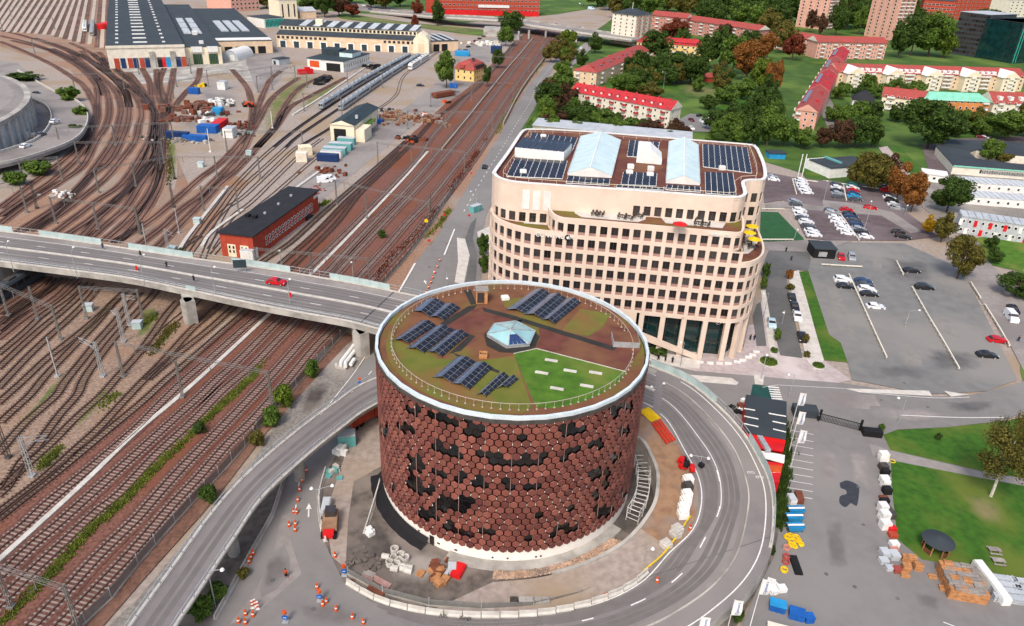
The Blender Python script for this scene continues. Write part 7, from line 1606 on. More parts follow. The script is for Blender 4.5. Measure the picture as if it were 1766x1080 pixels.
# trains
def train(px,label,ncars,body,roofm,z=0,Lc=24.,band='black',w=2.9,hh=3.7,double=False,nose=True):
    path=cr(gp(px),1.); P=Path(path); r=thing('train',label,'train',(path[0].x,path[0].y,0)); s=0.
    for c in range(ncars):
        a,b=s+.4,min(s+Lc-.4,P.L[-1])
        if b-a<4: break
        p0,_=P.at(a);p1,_=P.at(b); d=(p1-p0).normalized(); q=Vector((-d.y,d.x,0)); mb=MB(); sec=[(-w/2,.6),(w/2,.6),(w/2,hh-.7),(w*.36,hh-.12),(-w*.36,hh-.12),(-w/2,hh-.7)]; vs=[]
        ends=[(p0,1.,0)]+([(p0+d*1.6,1.,0)] if c==0 and nose else [])+[(p1,1.,0)]
        for ei,(p,k,_) in enumerate(ends):
            kk=.72 if (c==0 and nose and ei==0) else 1.
            for u,zz in sec: vs.append((p.x+q.x*u*(kk+.1*(kk<1)),p.y+q.y*u*(kk+.1*(kk<1)),.9+(zz-.9)*kk))
        n=6; fs=[]
        for e in range(len(ends)-1):
            for i in range(n): fs.append((e*n+i,e*n+(i+1)%n,(e+1)*n+(i+1)%n,(e+1)*n+i))
        fs+=[tuple(range(n-1,-1,-1)),tuple(range((len(ends)-1)*n,len(ends)*n))]; mb.add(vs,fs); bd=part('car_body',mb,body,r)
        for sgn in (-1,1):
            for lev in ((1.7,.9),) if not double else ((1.25,.7),(2.5,.7)):
                m=8
                for i in range(m):
                    t0,t1=.08+.86*i/m,.08+.86*(i+.72)/m; A=p0.lerp(p1,t0)+q*(sgn*(w/2+.02));B=p0.lerp(p1,t1)+q*(sgn*(w/2+.02)); g=MB(); g.quad((A.x,A.y,lev[0]+.2),(B.x,B.y,lev[0]+.2),(B.x,B.y,lev[0]+.2+lev[1]),(A.x,A.y,lev[0]+.2+lev[1])); sub('window',g,band,bd,r)
        for t in (.2,.5,.8): g=MB(); e=p0.lerp(p1,t); g.box(e.x,e.y,hh-.1,2.4,1.3,.35,math.atan2(d.y,d.x)); sub('roof_unit',g,roofm,bd,r)
        if c==0 and nose:
            g=MB(); e=p0-d*.04
            for u in (-.55,.55):
                cc=e+q*u; g.box(cc.x,cc.y,1.9,.08,.8,.75,math.atan2(d.y,d.x))
            sub('windscreen',g,'black',bd,r)
        g=MB()
        for t in (.18,.82): e=p0.lerp(p1,t); g.box(e.x,e.y,.15,3.2,2.2,.5,math.atan2(d.y,d.x))
        sub('bogie',g,'black',bd,r); s+=Lc
train([(553,190),(600,160),(640,136),(690,109),(729,88)],'silver passenger train on the left pit track',7,'trainsilver','steel'); train([(587,192),(630,162),(660,141),(700,115),(738,92)],'silver passenger train on the right pit track',7,'trainsilver','steel')
train([(707,122),(728,108),(755,90)],'white double deck train standing beyond the silver ones',2,'white','trainsilver',double=True,hh=4.3); train([(574,241),(588,227),(600,215)],'grey train nose in the doorway of the yellow shed',1,'trainsilver','steel',Lc=16)
train([(-40,545),(0,522),(40,496),(80,470)],'dark passenger train parked under the left end of the bridge',3,'roof_dark','steel_dark',band='glass',nose=False); train([(159,63),(161,40),(164,12)],'silver train in the stabling yard',3,'trainsilver','steel'); train([(147,56),(148,40),(150,26)],'white train left of the silver one in the stabling yard',2,'white','trainsilver')
# ================================================================ PAINT ON THE ROADS
ZL[0]=.19
W=lambda x,y: G(x,y,.245)
for px,w_ in (([(688,503),(716,454)],.5),([(766,440),(784,395)],.4),([(1480,676),(1605,686),(1672,685)],.15),([(1552,716),(1650,720),(1731,720)],.2),([(1340,664),(1456,670)],.12),([(1340,664),(1315,668)],.12),([(629,616),(604,652),(546,724)],.18)): line('road_line',px,w_)
dashes('lane_dashes',[(800,365),(830,312),(862,262),(890,215),(915,175),(930,140),(960,105)],.25,2.2,3.2,W); dashes('lane_dashes',[(748,470),(762,440)],.25,1.5,2.5,W); dashes('lane_dashes',[(641,640),(620,665)],.2,2,3,W)
dashes('lane_dashes',[(522,790),(515,840),(508,890)],.2,2.2,3.5,W)
def arrow(px,tip,L,label=None,z=.25):
    g=G(*px,z); t=G(*tip,z); d=(t-g); d.z=0; d.normalize(); q=Vector((-d.y,d.x,0)); e=g+d*L; mb=MB()
    mb.add([g+q*.12,g-q*.12,e-d*1.3-q*.12,e-d*1.3+q*.12],((0,1,2,3),)); mb.add([e-d*1.4+q*.45,e-d*1.4-q*.45,e],((0,1,2),)); struct('road_arrow',mb,'white_line')
arrow((532,892),(533,864),3.2); arrow((619,664),(604,676),3.6); arrow((519,792),(514,812),3.4); arrow((735,490),(728,475),2.5)
mb=MB()
for i in range(6):
    a=G(1334+i*1.2,668+4*i,.245); mb.box(a.x,a.y,.245,2.2,.45,.004,-.05)
struct('zebra_crossing',mb,'white_line')
mb=MB()
for i in range(10):
    y=742+12.3*i; A=G(1363-.9*i,y,.245);B=G(1403-.2*i,y+7.5,.245); mb.strip([A,B],.06,.06)
struct('bay_lines',mb,'white_line')
A=G(1627,1073,.245);B=G(1648,1081,.245); mb=MB(); mb.strip([A,B],.08,.08); struct('bay_lines',mb,'white_line')
sheet('crosswalk',[(1300,645),(1318,647),(1316,664),(1302,662)],'paving_pale'); sheet('green_cover',[(1298,663),(1335,667),(1333,690),(1294,684)],'darkgreen')
# pale kerb island beside the road left of office
sheet('pale_island',[(788,410),(802,412),(810,440),(800,490),(784,487),(790,450)],'paving_pale'); sheet('footway_left',[(802,412),(812,385),(822,375),(815,410),(823,440),(820,490),(802,490),(811,442)],'asphalt_dark'); sheet('pale_court',[(823,400),(845,390),(846,440),(826,420)],'paving_pale')
# bicycle marks on the ring lane
for px in ((1295,815),(1310,823)):
    g=GR(*px,dz=.03); mb=MB()
    for dx in (-.35,.35):
        for k in range(10):
            a0,a1=2*PI*k/10,2*PI*(k+1)/10; mb.strip([(g.x+dx+.26*math.cos(a0),g.y+.26*math.sin(a0),g.z),(g.x+dx+.26*math.cos(a1),g.y+.26*math.sin(a1),g.z)],.05,.05)
    mb.strip([(g.x-.35,g.y,g.z),(g.x+.05,g.y+.35,g.z),(g.x+.35,g.y,g.z)],.05,.05); struct('cycle_symbol',mb,'white_line')
# ================================================================ BARRIERS, CONES, SIGNS
def chain(pts,lab,cat,seg,mk,group):
    P=Path(pts); k=0; s=0
    while s+seg*.9<P.L[-1]:
        a,_=P.at(s+.05); b,_=P.at(s+seg-.05); mk(a,b,'%s, %s along the line'%(lab,ORD[k])); s+=seg; k+=1
def jersey(a,b,label,m='concrete_pale'):
    d=(b-a); d.z=0; L=d.length; ang=math.atan2(d.y,d.x); z=(a.z+b.z)/2; c=(a+b)/2; mb=MB(); vs=[]
    for x in (-L/2,L/2):
        for y,zz in ((-.3,0),(.3,0),(.3,.2),(.11,.45),(.09,.95),(-.09,.95),(-.11,.45),(-.3,.2)): vs.append((c.x+x*math.cos(ang)-y*math.sin(ang),c.y+x*math.sin(ang)+y*math.cos(ang),z+zz))
    mb.add(vs,[(i,i+8,(i+1)%8+8,(i+1)%8) for i in range(8)]+[tuple(range(7,-1,-1))[::-1],tuple(range(15,7,-1))]); solo('concrete_barrier',mb,m,label,'barrier',group='concrete barriers',loc=(c.x,c.y,z))
inn_f=[p for p in IE if p.y<92 and (p.x<42)]
inn_f=[p+Vector((0,0,.02)) for p in inn_f][::-1]
chain([p for p in inn_f if p.y<76.5 or p.x<0],'white concrete barrier segment on the inner edge of the ring road','barrier',2.5,jersey,'b')
chain(cr(gp([(562,812),(552,850),(551,880),(556,915),(567,950)]),.5),'pale concrete barrier left of the site track','barrier',2.4,jersey,'b')
chain(cr(gp([(661,815),(648,860),(636,900),(624,936)]),.5),'white concrete barrier beside the left foot of the drum','barrier',2.4,jersey,'b')
chain(cr(gp([(492,822),(480,860),(468,895),(445,935),(425,972),(395,1025),(365,1080)]),.5),'low grey barrier between the junction and the bank','barrier',3.2,lambda a,b,l: jersey(a,b,l,'concrete'),'b')
for txt,px in (('AIK',(765,1062)),('Kings',(803,1065))):
    g=GR(*px); me=text_mesh(txt,.75,.01); me.materials.append(C['black']); o=put('graffiti_lettering',me,None,(g.x,g.y-.42,.75),(R_(62),0,0)); tag(o,'black graffiti letters on the barrier, %s word'%('left' if txt=='AIK' else 'right'),'graffiti')
CONE_M=MB(); CONE_M.box(0,0,0,.5,.5,.06); CONE_M.cyl(0,0,.06,.4,.26,12,0,.22); CONE_M.cyl(0,0,.4,.6,.22,12,1,.19,False); CONE_M.cyl(0,0,.6,1.0,.19,12,0,.12); CONEM=CONE_M.mesh('traffic_drum',['orange','white'])
cn=[(521,832),(517,848),(514,866),(507,886),(512,886.5),(499,909),(510,907),(509.5,917),(437,958),(433,965),(430,972),(557,1046),(563,1041),(580,1054),(608,1068),(627,1077),(424,1062),(437,1064),(412,1075),(424,1077),(1133,1003),(1041,1032),(1190,913),(578,962),(529,815),(547,1016),(758,452),(754,463),(750,473),(746,482),(743,490),(739,499),(735,508)]
for i,(x,y) in enumerate(cn):
    g=G(x,y) if x<1000 else GR(x,y,.02); o=put('traffic_drum',CONEM,None,(g.x,g.y,g.z if x>1000 else .34 if x>700 else .2),(0,0,i*.7),(.95,.95,.95)); k_=('on the railside road' if x>700 and y<600 else 'on the ring road' if x>1000 else 'at the junction'); tag(o,'orange traffic drum %s, number %s counted from the ramp'%(k_,ORD[i]),'traffic drum','orange traffic drums')
def warnsign(px,label,m='blue'):
    g=G(*px); r=thing('road_sign',label,'road sign',(g.x,g.y,.2)); mb=MB(); mb.cyl(g.x,g.y,.1,2.0,.05,6); mb.box(g.x,g.y,.1,.8,.6,.15); part('post',mb,'steel',r); mb=MB(); mb.tube([(g.x,g.y-.08,1.1),(g.x,g.y-.12,1.1)],.42,16); part('disc',mb,m,r); mb=MB(); mb.cyl(g.x,g.y,1.75,2.15,.28,10); part('lamp',mb,'orange',r); mb=MB(); mb.strip([(g.x-.2,g.y-.14,1.1),(g.x+.2,g.y-.14,1.1)],.06,.06); part('arrow',mb,'white',r)
warnsign((594,994),'blue direction sign with orange lamp at the barrier end'); warnsign((552,1038),'blue direction sign with orange lamp in the junction'); warnsign((493,1074),'blue direction sign with orange lamp at the bottom edge'); warnsign((621,668),'blue direction sign beside the ramp parapet')
for i,(x,y) in enumerate(((436,1050),(440,1048),(445,1052))):
    g=G(x,y); mb=MB(); mb.box(g.x,g.y,.1,.5,.3,.1,.4); mb.box(g.x,g.y,.2,.3,.06,1.4,.4,0); mb.box(g.x,g.y-.04,.5,.31,.03,.3,.4,1); mb.box(g.x,g.y-.04,1.1,.31,.03,.3,.4,1); solo('marker_board',mb,['white','orange'],'striped marker board, %s of three at the lower left of the junction'%ORD[i],'marker board',group='striped marker boards')
for i,(x,y) in enumerate(((236,466),(501,512))):
    g=G(x,y,7); mb=MB(); mb.box(g.x,g.y,7,.7,.4,.1,mi=0); mb.box(g.x,g.y,7.1,.5,.1,1.0,mi=0); solo('barrier_board',mb,'red_paint','red barrier board on the bridge median, %s'%('left' if i==0 else 'right'),'barrier board')
# people
def person(px,label,top,legs,z=0.,pose=0.,turn=0.,hair='black'):
    g=G(*px,z); r=thing('person',label,'person',(g.x,g.y,z),turn); bm=bmesh.new(); me=bpy.data.meshes.new('body')
    st=.16+pose; V=[(0,0,.93),(0,0,1.2),(0,0,1.42),(0,.01,1.52),(0,.02,1.6),(0,.02,1.74),(-.2,0,1.4),(-.27,.05+pose,1.12),(-.25,.16+pose,.9),(.2,0,1.4),(.27,-.05-pose,1.12),(.25,.1-pose,.9),(-.1,0,.9),(-.12,.05+pose*.6,.5),(-.12,-.02+st,.06),(.1,0,.9),(.12,.05-pose*.4,.5),(.12,-.1-st*.8,.06)]
    E=[(0,1),(1,2),(2,3),(3,4),(4,5),(2,6),(6,7),(7,8),(2,9),(9,10),(10,11),(0,12),(12,13),(13,14),(0,15),(15,16),(16,17)]
    R=[.16,.15,.17,.06,.09,.08,.07,.055,.04,.07,.055,.04,.1,.075,.055,.1,.075,.055]
    me.from_pydata(V,E,[]); o=bpy.data.objects.new('body',me); COL.objects.link(o); o.parent=r
    md=o.modifiers.new('skin','SKIN'); sd=o.modifiers.new('sub','SUBSURF'); sd.levels=1; sd.render_levels=1
    for i,q in enumerate(R): me.skin_vertices[0].data[i].radius=(q,q*.8)
    me.skin_vertices[0].data[0].use_root=True; me.materials.append(C[top])
    mb=MB(); mb.cyl(0,0,.5,1.0,.2,10,0,.21,False); put('trousers',mb.mesh('trousers',legs),r); mb=MB(); mb.tube([(0,.02,1.56),(0,.02,1.66),(0,.02,1.76)],[.1,.115,.07],10); put('head',mb.mesh('head','skin'),r); mb=MB(); mb.tube([(0,.0,1.68),(0,.0,1.77),(0,0,1.8)],[.122,.1,.03],10); put('hair',mb.mesh('hair',hair),r)
person((178,430),'person in dark clothes walking on the bridge footway, left one','black','navy',7.02,.12,1.2); person((243,443),'person in dark clothes walking on the bridge footway, right one','black','black',7.02,.1,1.4); person((335,486),'person in dark clothes on the bridge median','black','black',7.15,.06,0)
person((1355,435),'person in dark clothes crossing the car park entry','black','black',0,.1,.3); person((1364,450),'person in dark clothes walking towards the kiosk street','black','navy',0,.14,.6); person((1293,588),'person standing at the office corner, left one','black','black',0,.05,0); person((1300,588),'person standing at the office corner, right one','black','navy',0,.05,.4)
person((1135,622),'person walking in front of the office, left one','black','black',0,.12,.8); person((1147,624),'person walking in front of the office, middle one','black','navy',0,.1,2); person((1159,627),'person standing in front of the office, right one','black','black',0,.05,0); person((494,997),'road worker in orange and black clothes in the junction','orange','black',.0,.2,.6); person((1410,728),'person in dark clothes by the black gate','black','black',0,.1,0); person((288,462),'person in dark clothes at the bridge far rail','black','black',7.02,.1,1.)
person((1755,590),'cyclist like person in dark clothes at the street corner','black','navy',0,.15,.6)
# lamp posts
def lamp(base,head,label,h=9.,z=0.,two=None):
    g=G(*base,z); r=thing('lamp_post',label,'street lamp',(g.x,g.y,z),group='street lamps'); mb=MB(); mb.cyl(g.x,g.y,z,z+h,.1,8,0,.06); part('pole',mb,'steel',r)
    for hd in ([head]+([two] if two else [])):
        e=G(*hd,z+h+.3); d=e-Vector((g.x,g.y,e.z)); 
        if d.length>4: d=d.normalized()*2.2; e=Vector((g.x,g.y,e.z))+d
        mb=MB(); mb.beam((g.x,g.y,z+h-.1),e,.08); part('arm',mb,'steel',r); mb=MB(); mb.cyl(e.x,e.y,e.z-.12,e.z+.1,.3,12,0,.2); part('lamp_head',mb,'white',r)
LP=[((552,905),(537,842),(573,837),'double armed lamp post beside the site track'),((1200,838),(1192,785),(1222,790),'double armed lamp post inside the ring road',),((1128,718),(1124,667),(1145,661),'double armed lamp post beside the right of the drum'),((372,1048),(383,982),None,'lamp post beside the ramp in the lower left'),((1107,988),(1126,946),None,'lamp post at the lower right edge of the site')]
for b_,h1,h2,l in LP: lamp(b_,h1,l,hz(*b_,h1[1]+2) if b_[1]<1100 else 8,0,h2)
for b_,h_,l in (((24,477),(22,405),'lamp post at the left end of the bridge'),((134,488),(131,420),'second lamp post on the near rail of the bridge'),((250,500),(248,439),'third lamp post on the near rail of the bridge'),((371,513),(370,460),'fourth lamp post on the near rail of the bridge'),((500,532),(500,481),'fifth lamp post on the near rail of the bridge')): lamp((b_[0],b_[1]-8),h_,l,6.5,7.)
for b_,h_,l in (((1173,632),(1174,590),'dark lamp post in front of the office'),((1312,655),(1323,612),'lamp post on the plaza'),((1316,550),(1317,506),'lamp post on the east footpath'),((1360,688),(1361,646),'lamp post beside the main road'),((1549,730),(1550,686),'lamp post above the main road'),((1490,398),(1503,347),'tall lamp post in the upper car park'),((1370,412),(1376,396),'lamp post beside the dark green pitch'),((1560,565),(1611,536),'lamp post in the gravel car park'),((1420,348),(1427,312),'lamp post between the upper car park rows'),((822,350),(812,330),'lamp post at the left corner of the office'),((770,495),(771,480),'lamp post at the kerb beside the drum'),((486,462),(482,432),'lamp post beside the brick building'),((609,480),(606,452),'lamp post behind the bridge rail'),((1143,158),(1143,124),'white flag pole in the gardens'),((1560,372),(1562,364),'lamp post at the right row of cars'),((1762,486),(1753,480),'lamp post at the right hand hedge'),((1348,560),(1349,545),'small lamp post beside the blue car')): lamp(b_,h_,l,max(4.,hz(*b_,h_[1])))
# yellow disc on mast
g=G(735,375,7.); mb=MB(); mb.tube([(g.x,g.y,6.),(g.x,g.y-.2,6.)],.55,14); solo('signal_disc',mb,'yellow','round yellow disc signal beside the main line','signal')
# ================================================================ RAIL YARD OBJECTS
def cont(px,label,m,L=6.,Wd=2.4,H=2.6,a=0.,name='shipping_container',z=0):
    g=G(*px,z); r=thing(name,label,'container',(g.x,g.y,z),a); mb=MB(); mb.box(0,0,.1,L,Wd,H-.1)
    n=int(L/.5)
    for i in range(n):
        for s in (-1,1): mb.box(-L/2+(i+.5)*L/n,s*(Wd/2+.03),.25,L/n*.5,.06,H-.45)
    put('body',mb.mesh('body',m),r); mb=MB()
    for s in (-1,1): mb.box(L/2+.03,s*Wd*.24,.2,.06,Wd*.44,H-.4)
    put('doors',mb.mesh('doors',m),r); mb=MB(); mb.box(0,0,H,L+.04,Wd+.04,.05); put('roof',mb.mesh('roof','roof_grey' if m in ('tealbox','white') else m),r)
cont((308,240),'dark blue container at the left of the scrap yard','navy',9,2.6,3,-.05); cont((338,243),'bright blue open container with white tarpaulin','blue',10,2.6,2.4,-.08); cont((360,228),'blue ended dark container in front of the red one','blue',8,5,3,.05); cont((380,220),'red container beside the dark one','red_paint',4,10,3,.0); cont((336,162),'small blue container behind the rail stacks','blue',5,3,3,0); cont((377,197),'light blue skip in the scrap yard','bluelight',4,4,3,0)
cont((566,278),'dark blue container at the front of the row by the shed','navy',8,2.6,2.8,-.05); cont((572,272),'white container second in the row by the shed','white',8,2.6,2.8,-.05); cont((578,266),'teal container third in the row by the shed','tealbox',9,3.5,2.8,-.05); cont((588,258),'teal container fourth in the row by the shed','tealbox',9,3.5,2.8,-.05); cont((598,249),'teal container nearest the yellow shed','tealbox',7,3,2.8,-.05)
cont((651,213),'small blue tarpaulin skip beside the yellow shed','blue',4,3,2,.4); cont((782,152),'blue container on the rusty wagon','blue',4,3,2.4,0,z=2.6); cont((797,96),'light blue tarpaulin heap beside the villa yard','bluelight',10,8,3,0); cont((856,92),'blue container stack at the far goods yard','navy',8,5,5,0); cont((398,236),'white lorry box at the lower end of the scrap yard','white',4,6,4,0); cont((385,154),'white box trailer behind the scrap','white',4,5,4,0); cont((431,447),'white cabin at the corner of the brick building behind the bridge rail','white',3.6,3,3.0,-.15,'site_cabin'); cont((500,62),'green tarpaulin covered stack beside the hut','teal',12,5,3,.3)
cont((493,62),'yellow tank wagon like box by the workshop corner','cream',6,4,4,0); cont((527,267),'round beige tank by the walkway','cream',4.5,4.5,3.5,.5); cont((521,278),'pale square tank by the walkway','offwhite',4,4,3.4,.2)
random.seed(9)
def heap(px,label,m,n,rx,ry,s,name='scrap_heap',cat='scrap heap',z=0.,kind=None):
    g=G(*px); mb=MB()
    for _ in range(n):
        x,y=random.gauss(0,rx/2),random.gauss(0,ry/2); q=s*random.uniform(.5,1.4); mb.box(g.x+x,g.y+y,max(0,s*.5*(1-abs(x)/rx-abs(y)/ry))*random.random(),q,q*random.uniform(.3,1.5),q*random.uniform(.4,1.),random.uniform(0,3),random.randrange(len(m)))
    return solo(name,mb,m,label,cat,loc=(g.x,g.y,z),kind='stuff' if n>=20 else None)
heap((335,190),'rows of rusty brown sleepers stacked in the scrap yard','rust rust ballast_dark'.split(),60,12,9,2.2,'sleeper_stack','sleeper stack'); heap((311,207),'round brown heap in the scrap yard','rust ballast_dark'.split(),60,8,5,1.5); heap((375,178),'white and grey scrap heap in the yard','white concrete steel_dark white'.split(),80,10,8,1.3); heap((362,197),'brown and white scrap beside the blue skip','rust white steel_dark'.split(),40,9,5,1.4); heap((405,218),'brown heap beside the curved road','rust'.split(),40,6,6,1.2); heap((400,232),'green grey rubble heap','concrete tealbox steel_dark'.split(),60,10,6,1.); heap((310,242),'grey rubble below the containers','concrete earth'.split(),60,16,5,1.); heap((428,185),'orange shunting trolley heap','orange orange black'.split(),14,3,3,1.6,'trolley','trolley'); heap((690,205),'long rust brown earth heap on the goods road','sand sand rust'.split(),160,20,12,1.5,'earth_heap','earth heap'); heap((662,192),'row of wheels and parts beside the shed','black steel_dark concrete'.split(),50,10,5,.9); heap((712,240),'dark heap of parts beside the rusty earth','black rust'.split(),24,6,3,1.2); heap((711,245),'orange machine beside the goods road','orange black'.split(),10,2.5,2,1.3,'machine','machine'); heap((733,200),'orange signal lamp machine on the goods road','orange white'.split(),6,1.5,1.2,1.2,'machine','machine'); heap((774,178),'orange machine beside the far points','orange black'.split(),8,2.2,2,1.2,'machine','machine'); heap((560,300),'rusty rails lying by the goods road','rust'.split(),24,7,10,1.2,'rail_stack','rail stack'); heap((545,330),'red scattered planks behind the brick building','roof_red'.split(),14,3,8,.8,'planks','planks'); heap((345,150),'yellow machine beside the depot track','yellow black'.split(),10,3,3,1.4,'machine','machine'); heap((840,78),'pale rubble heap in the far goods yard','offwhite white'.split(),40,14,8,2.); heap((355,210),'white covered heap in the scrap yard','white'.split(),10,3,2,1.5)
heap((30,235),'white tents and crates beside the arena','white offwhite'.split(),26,9,5,2.2,'crate_heap','crates'); heap((105,338),'white rubble heap between yard tracks','white concrete'.split(),24,4,4,.8); heap((560,140),'dark steam locomotive parts by the shed door','black black steel_dark'.split(),40,3,12,2.,'locomotive','locomotive'); heap((645,118),'dark locomotive behind the engine shed','black steel_dark'.split(),26,4,8,2.,'locomotive','locomotive')
g=G(527,128); mb=MB(); mb.box(g.x,g.y,.3,9,2.6,2.6,.6); mb.box(g.x+1,g.y+1,2.9,3,2.2,1,.6); solo('shunter',mb,'red_paint','red shunter in front of the engine shed','locomotive')
g=G(765,167); mb=MB(); mb.box(g.x,g.y,.6,4,14,2.0,-.7); mb.box(g.x,g.y,0,3,12,.6,-.7); solo('freight_wagon',mb,'rust','rusty freight wagon beside the tall green tree','wagon')
g=G(187,48); mb=MB(); mb.cyl(g.x,g.y-10,0,4,3,14); mb.box(g.x,g.y,0,6,12,4); solo('red_tank',mb,'red_paint','red tank beside the left depot wall','tank')
for i,(px,a) in enumerate((((154,536),.2),((238,566),.1))):
    g=G(*px); r=thing('relay_box','pale green relay cabinet below the bridge, %s'%('left' if i==0 else 'right'),'cabinet',(g.x,g.y,0),a,group='relay cabinets'); mb=MB(); mb.box(0,0,0,1.9,1.5,1.6); put('body',mb.mesh('body','parapet_glass'),r); mb=MB(); mb.box(0,0,1.6,2.1,1.7,.15); put('roof',mb.mesh('roof','roof_grey'),r)
g=G(258,545); mb=MB(); mb.box(g.x,g.y,0,2.6,2,1.2,.5); solo('yellow_cabinet',mb,'grass_dry','flat yellow green cabinet on the weedy bank','cabinet')
for i,px in enumerate(((341,386),(430,268),(298,436),(347,288))):
    g=G(*px); mb=MB(); mb.box(g.x,g.y,0,2,1.6,1.7); mb.box(g.x,g.y,1.7,2.2,1.8,.15); solo('relay_box',mb,'parapet_glass',['green relay cabinet beside the pale platform edge','green relay cabinet beside the walkway by the tanks','green relay cabinet right behind the bridge','green relay cabinet beside the gravel path'][i],'cabinet')
# white district heating pipes
pr=thing('heating_pipes','bent white insulated pipes beside the bridge pier','pipes',tuple(G(600,628)))
P3=lambda x,y,z=1.: G(*ZT([(x,y)],400,540,5.4)[0],z)
for pts in ([(1150,280),(1020,450),(1010,490)],[(1160,330),(1060,460),(1055,500)],[(1140,430),(1105,480)]):
    mb=MB(); mb.tube([P3(x,y) for x,y in pts],.42,10); part('pipe',mb,'white',pr)
mb=MB(); mb.beam(P3(970,480,.2),P3(975,510,.2),.5,.8); mb.beam(P3(975,512,.2),P3(1060,522,.2),.5,.8); part('curb',mb,'concrete_pale',pr)
# ================================================================ CONSTRUCTION SITE
random.seed(4)
Z4=lambda x,y,z=0.: G(*ZT([(x,y)],360,820,4.014)[0],z)
for i,(x,y,st) in enumerate([(1330,575,1),(1360,595,1),(1285,595,1),(1255,625,1),(1300,640,1),(1285,660,0),(1340,640,0),(1350,660,0),(1385,650,0),(1380,675,0),(1225,575,0),(1288,536,1)]):
    g=Z4(x,y); mb=MB(); 
    if st:
        n=18; 
        for r0,r1 in ((.62,.46),): 
            vs=[]
            for k in range(n):
                c,s=math.cos(2*PI*k/n),math.sin(2*PI*k/n); vs+=[(g.x+r0*c,g.y+r0*s,.05),(g.x+r0*c,g.y+r0*s,1.),(g.x+r1*c,g.y+r1*s,1.),(g.x+r1*c,g.y+r1*s,.1)]
            mb.add(vs,[(4*k+a,4*((k+1)%n)+a,4*((k+1)%n)+a+1,4*k+a+1) for k in range(n) for a in range(3)])
    else: mb.tube([(g.x-.5,g.y,.5),(g.x+.6,g.y-.2,.5)],.45,14)
    solo('concrete_pipe',mb,'concrete_pale','%s concrete pipe ring, %s in the pile left of the drum foot'%('upright' if st else 'lying',ORD[i]),'concrete pipe',group='pile of concrete pipes')
for i,(pp,m) in enumerate([([(1090,655),(1160,690),(1140,715),(1060,690)],'wood_grey'),([(1060,695),(1140,725),(1120,780),(1060,745)],'tansill'),([(1150,700),(1270,765),(1240,800),(1140,740)],'tansill'),([(1130,750),(1240,805),(1200,860),(1090,800)],'rust'),([(960,735),(1000,735),(1010,770),(985,770)],'rust')]):
    q=[Z4(x,y) for x,y in pp]; mb=MB(); mb.prism([(v.x,v.y) for v in q],.16,.32+.05*i); solo('steel_plate',mb,m,'brown formwork plate, %s of the stack at the site corner'%ORD[i],'formwork plate',group='formwork plates')
heap((752,990),'rusty machine parts with a grey box on the site','rust rust roof_grey wood'.split(),26,3,3,.9,'machine','machine'); heap((635,968),'grey earth pile on the wet ground','earth wet_earth'.split(),40,4,2,.5,'earth_heap','earth heap'); heap((640,922),'white sacks beside the white barrier','white'.split(),5,.8,.8,.7,'sack_pile','sacks')
mb=MB(); a=Z4(1705,720); b2=Z4(1750,640); mb.beam(a+Vector((0,0,.5)),b2+Vector((0,0,.5)),1.5,1.); mb.beam(a+Vector((0,0,1.05)),b2+Vector((0,0,1.05)),1.1,.1); solo('red_skip',mb,'red_paint','red steel skip in front of the drum','skip')
def excav():
    g=Z4(840,370); r=thing('tracked_machine','tan tracked machine with a red front parked on the site track','machine',(g.x,g.y,0)); mb=MB(); mb.box(g.x-.9,g.y,0,.5,4.6,.9,.15); part('track',mb,'tyre',r); mb=MB(); mb.box(g.x+.9,g.y,0,.5,4.6,.9,.15); part('track',mb,'tyre',r); mb=MB(); mb.box(g.x,g.y+.5,.6,2.2,3.8,1.2,.15); part('body',mb,'sand',r); mb=MB(); mb.box(g.x-.1,g.y+1.4,1.8,1.6,1.6,.9,.15); part('cab',mb,'glass',r); mb=MB(); mb.box(g.x+.3,g.y-1.9,.3,1.6,.9,1.1,.15); part('bucket',mb,'red_paint',r)
    g=Z4(815,250); mb=MB(); mb.box(g.x,g.y,.2,1.3,3.6,1.2,.1); mb.box(g.x,g.y,1.4,1.1,3.3,.15,.1); solo('site_trailer',mb,'roof_grey','grey site trailer behind the tracked machine','trailer')
excav()
def truck(px,a,lab,m):
    g=G(*px); r=thing('site_truck',lab,'truck',(g.x,g.y,0),a); mb=MB(); mb.box(-1,0,.9,5,2.4,1.8); put('bed',mb.mesh('bed',m),r); mb=MB(); mb.box(2.6,0,.6,1.8,2.4,2.3); put('cab',mb.mesh('cab',m),r); mb=MB(); mb.box(3.5,0,1.7,.08,2.1,.9); put('windscreen',mb.mesh('windscreen','glass'),r)
    for x in (-2.6,-1.3,2.6):
        for y in (-1.,1.): mb=MB(); mb.tube([(x,y-.15,.5),(x,y+.15,.5)],.5,12); put('wheel',mb.mesh('wheel','tyre'),r)
truck((628,727),.9,'red truck parked under the ramp','brick'); truck((640,706),.9,'dark red truck further back under the ramp','rust'); cont((599,766),'teal and red portable cabin under the ramp','tealbox',3,2.2,2.4,.2,'site_cabin')
heap((585,782),'white sheet covered stack beside the ramp column','white'.split(),6,1.,1.,1.2,'covered_stack','covered stack'); heap((575,815),'grey and green pallets at the barrier','tealbox concrete_pale'.split(),9,1.4,2,.9,'pallet_heap','pallets')
R8=lambda x,y,dz=0.: GR(*ZT([(x,y)],1080,660,4.5)[0],dz)
pb=thing('pipe_bundle','bundle of yellow and red pipes lying beside the ring road','pipes',tuple(R8(230,300)))
for i in range(7):
    o=Vector((.28*i-.8,.2*i-.5,.2)); mb=MB(); mb.tube([R8(135,215)+o,R8(230,300)+o],.13,6); part('pipe',mb,'yellow',pb); mb=MB(); mb.tube([R8(228,310)+o,R8(345,470)+o],.11,6); part('pipe',mb,'orange' if i%2 else 'red_paint',pb)
g=R8(460,660); heap2=MB()
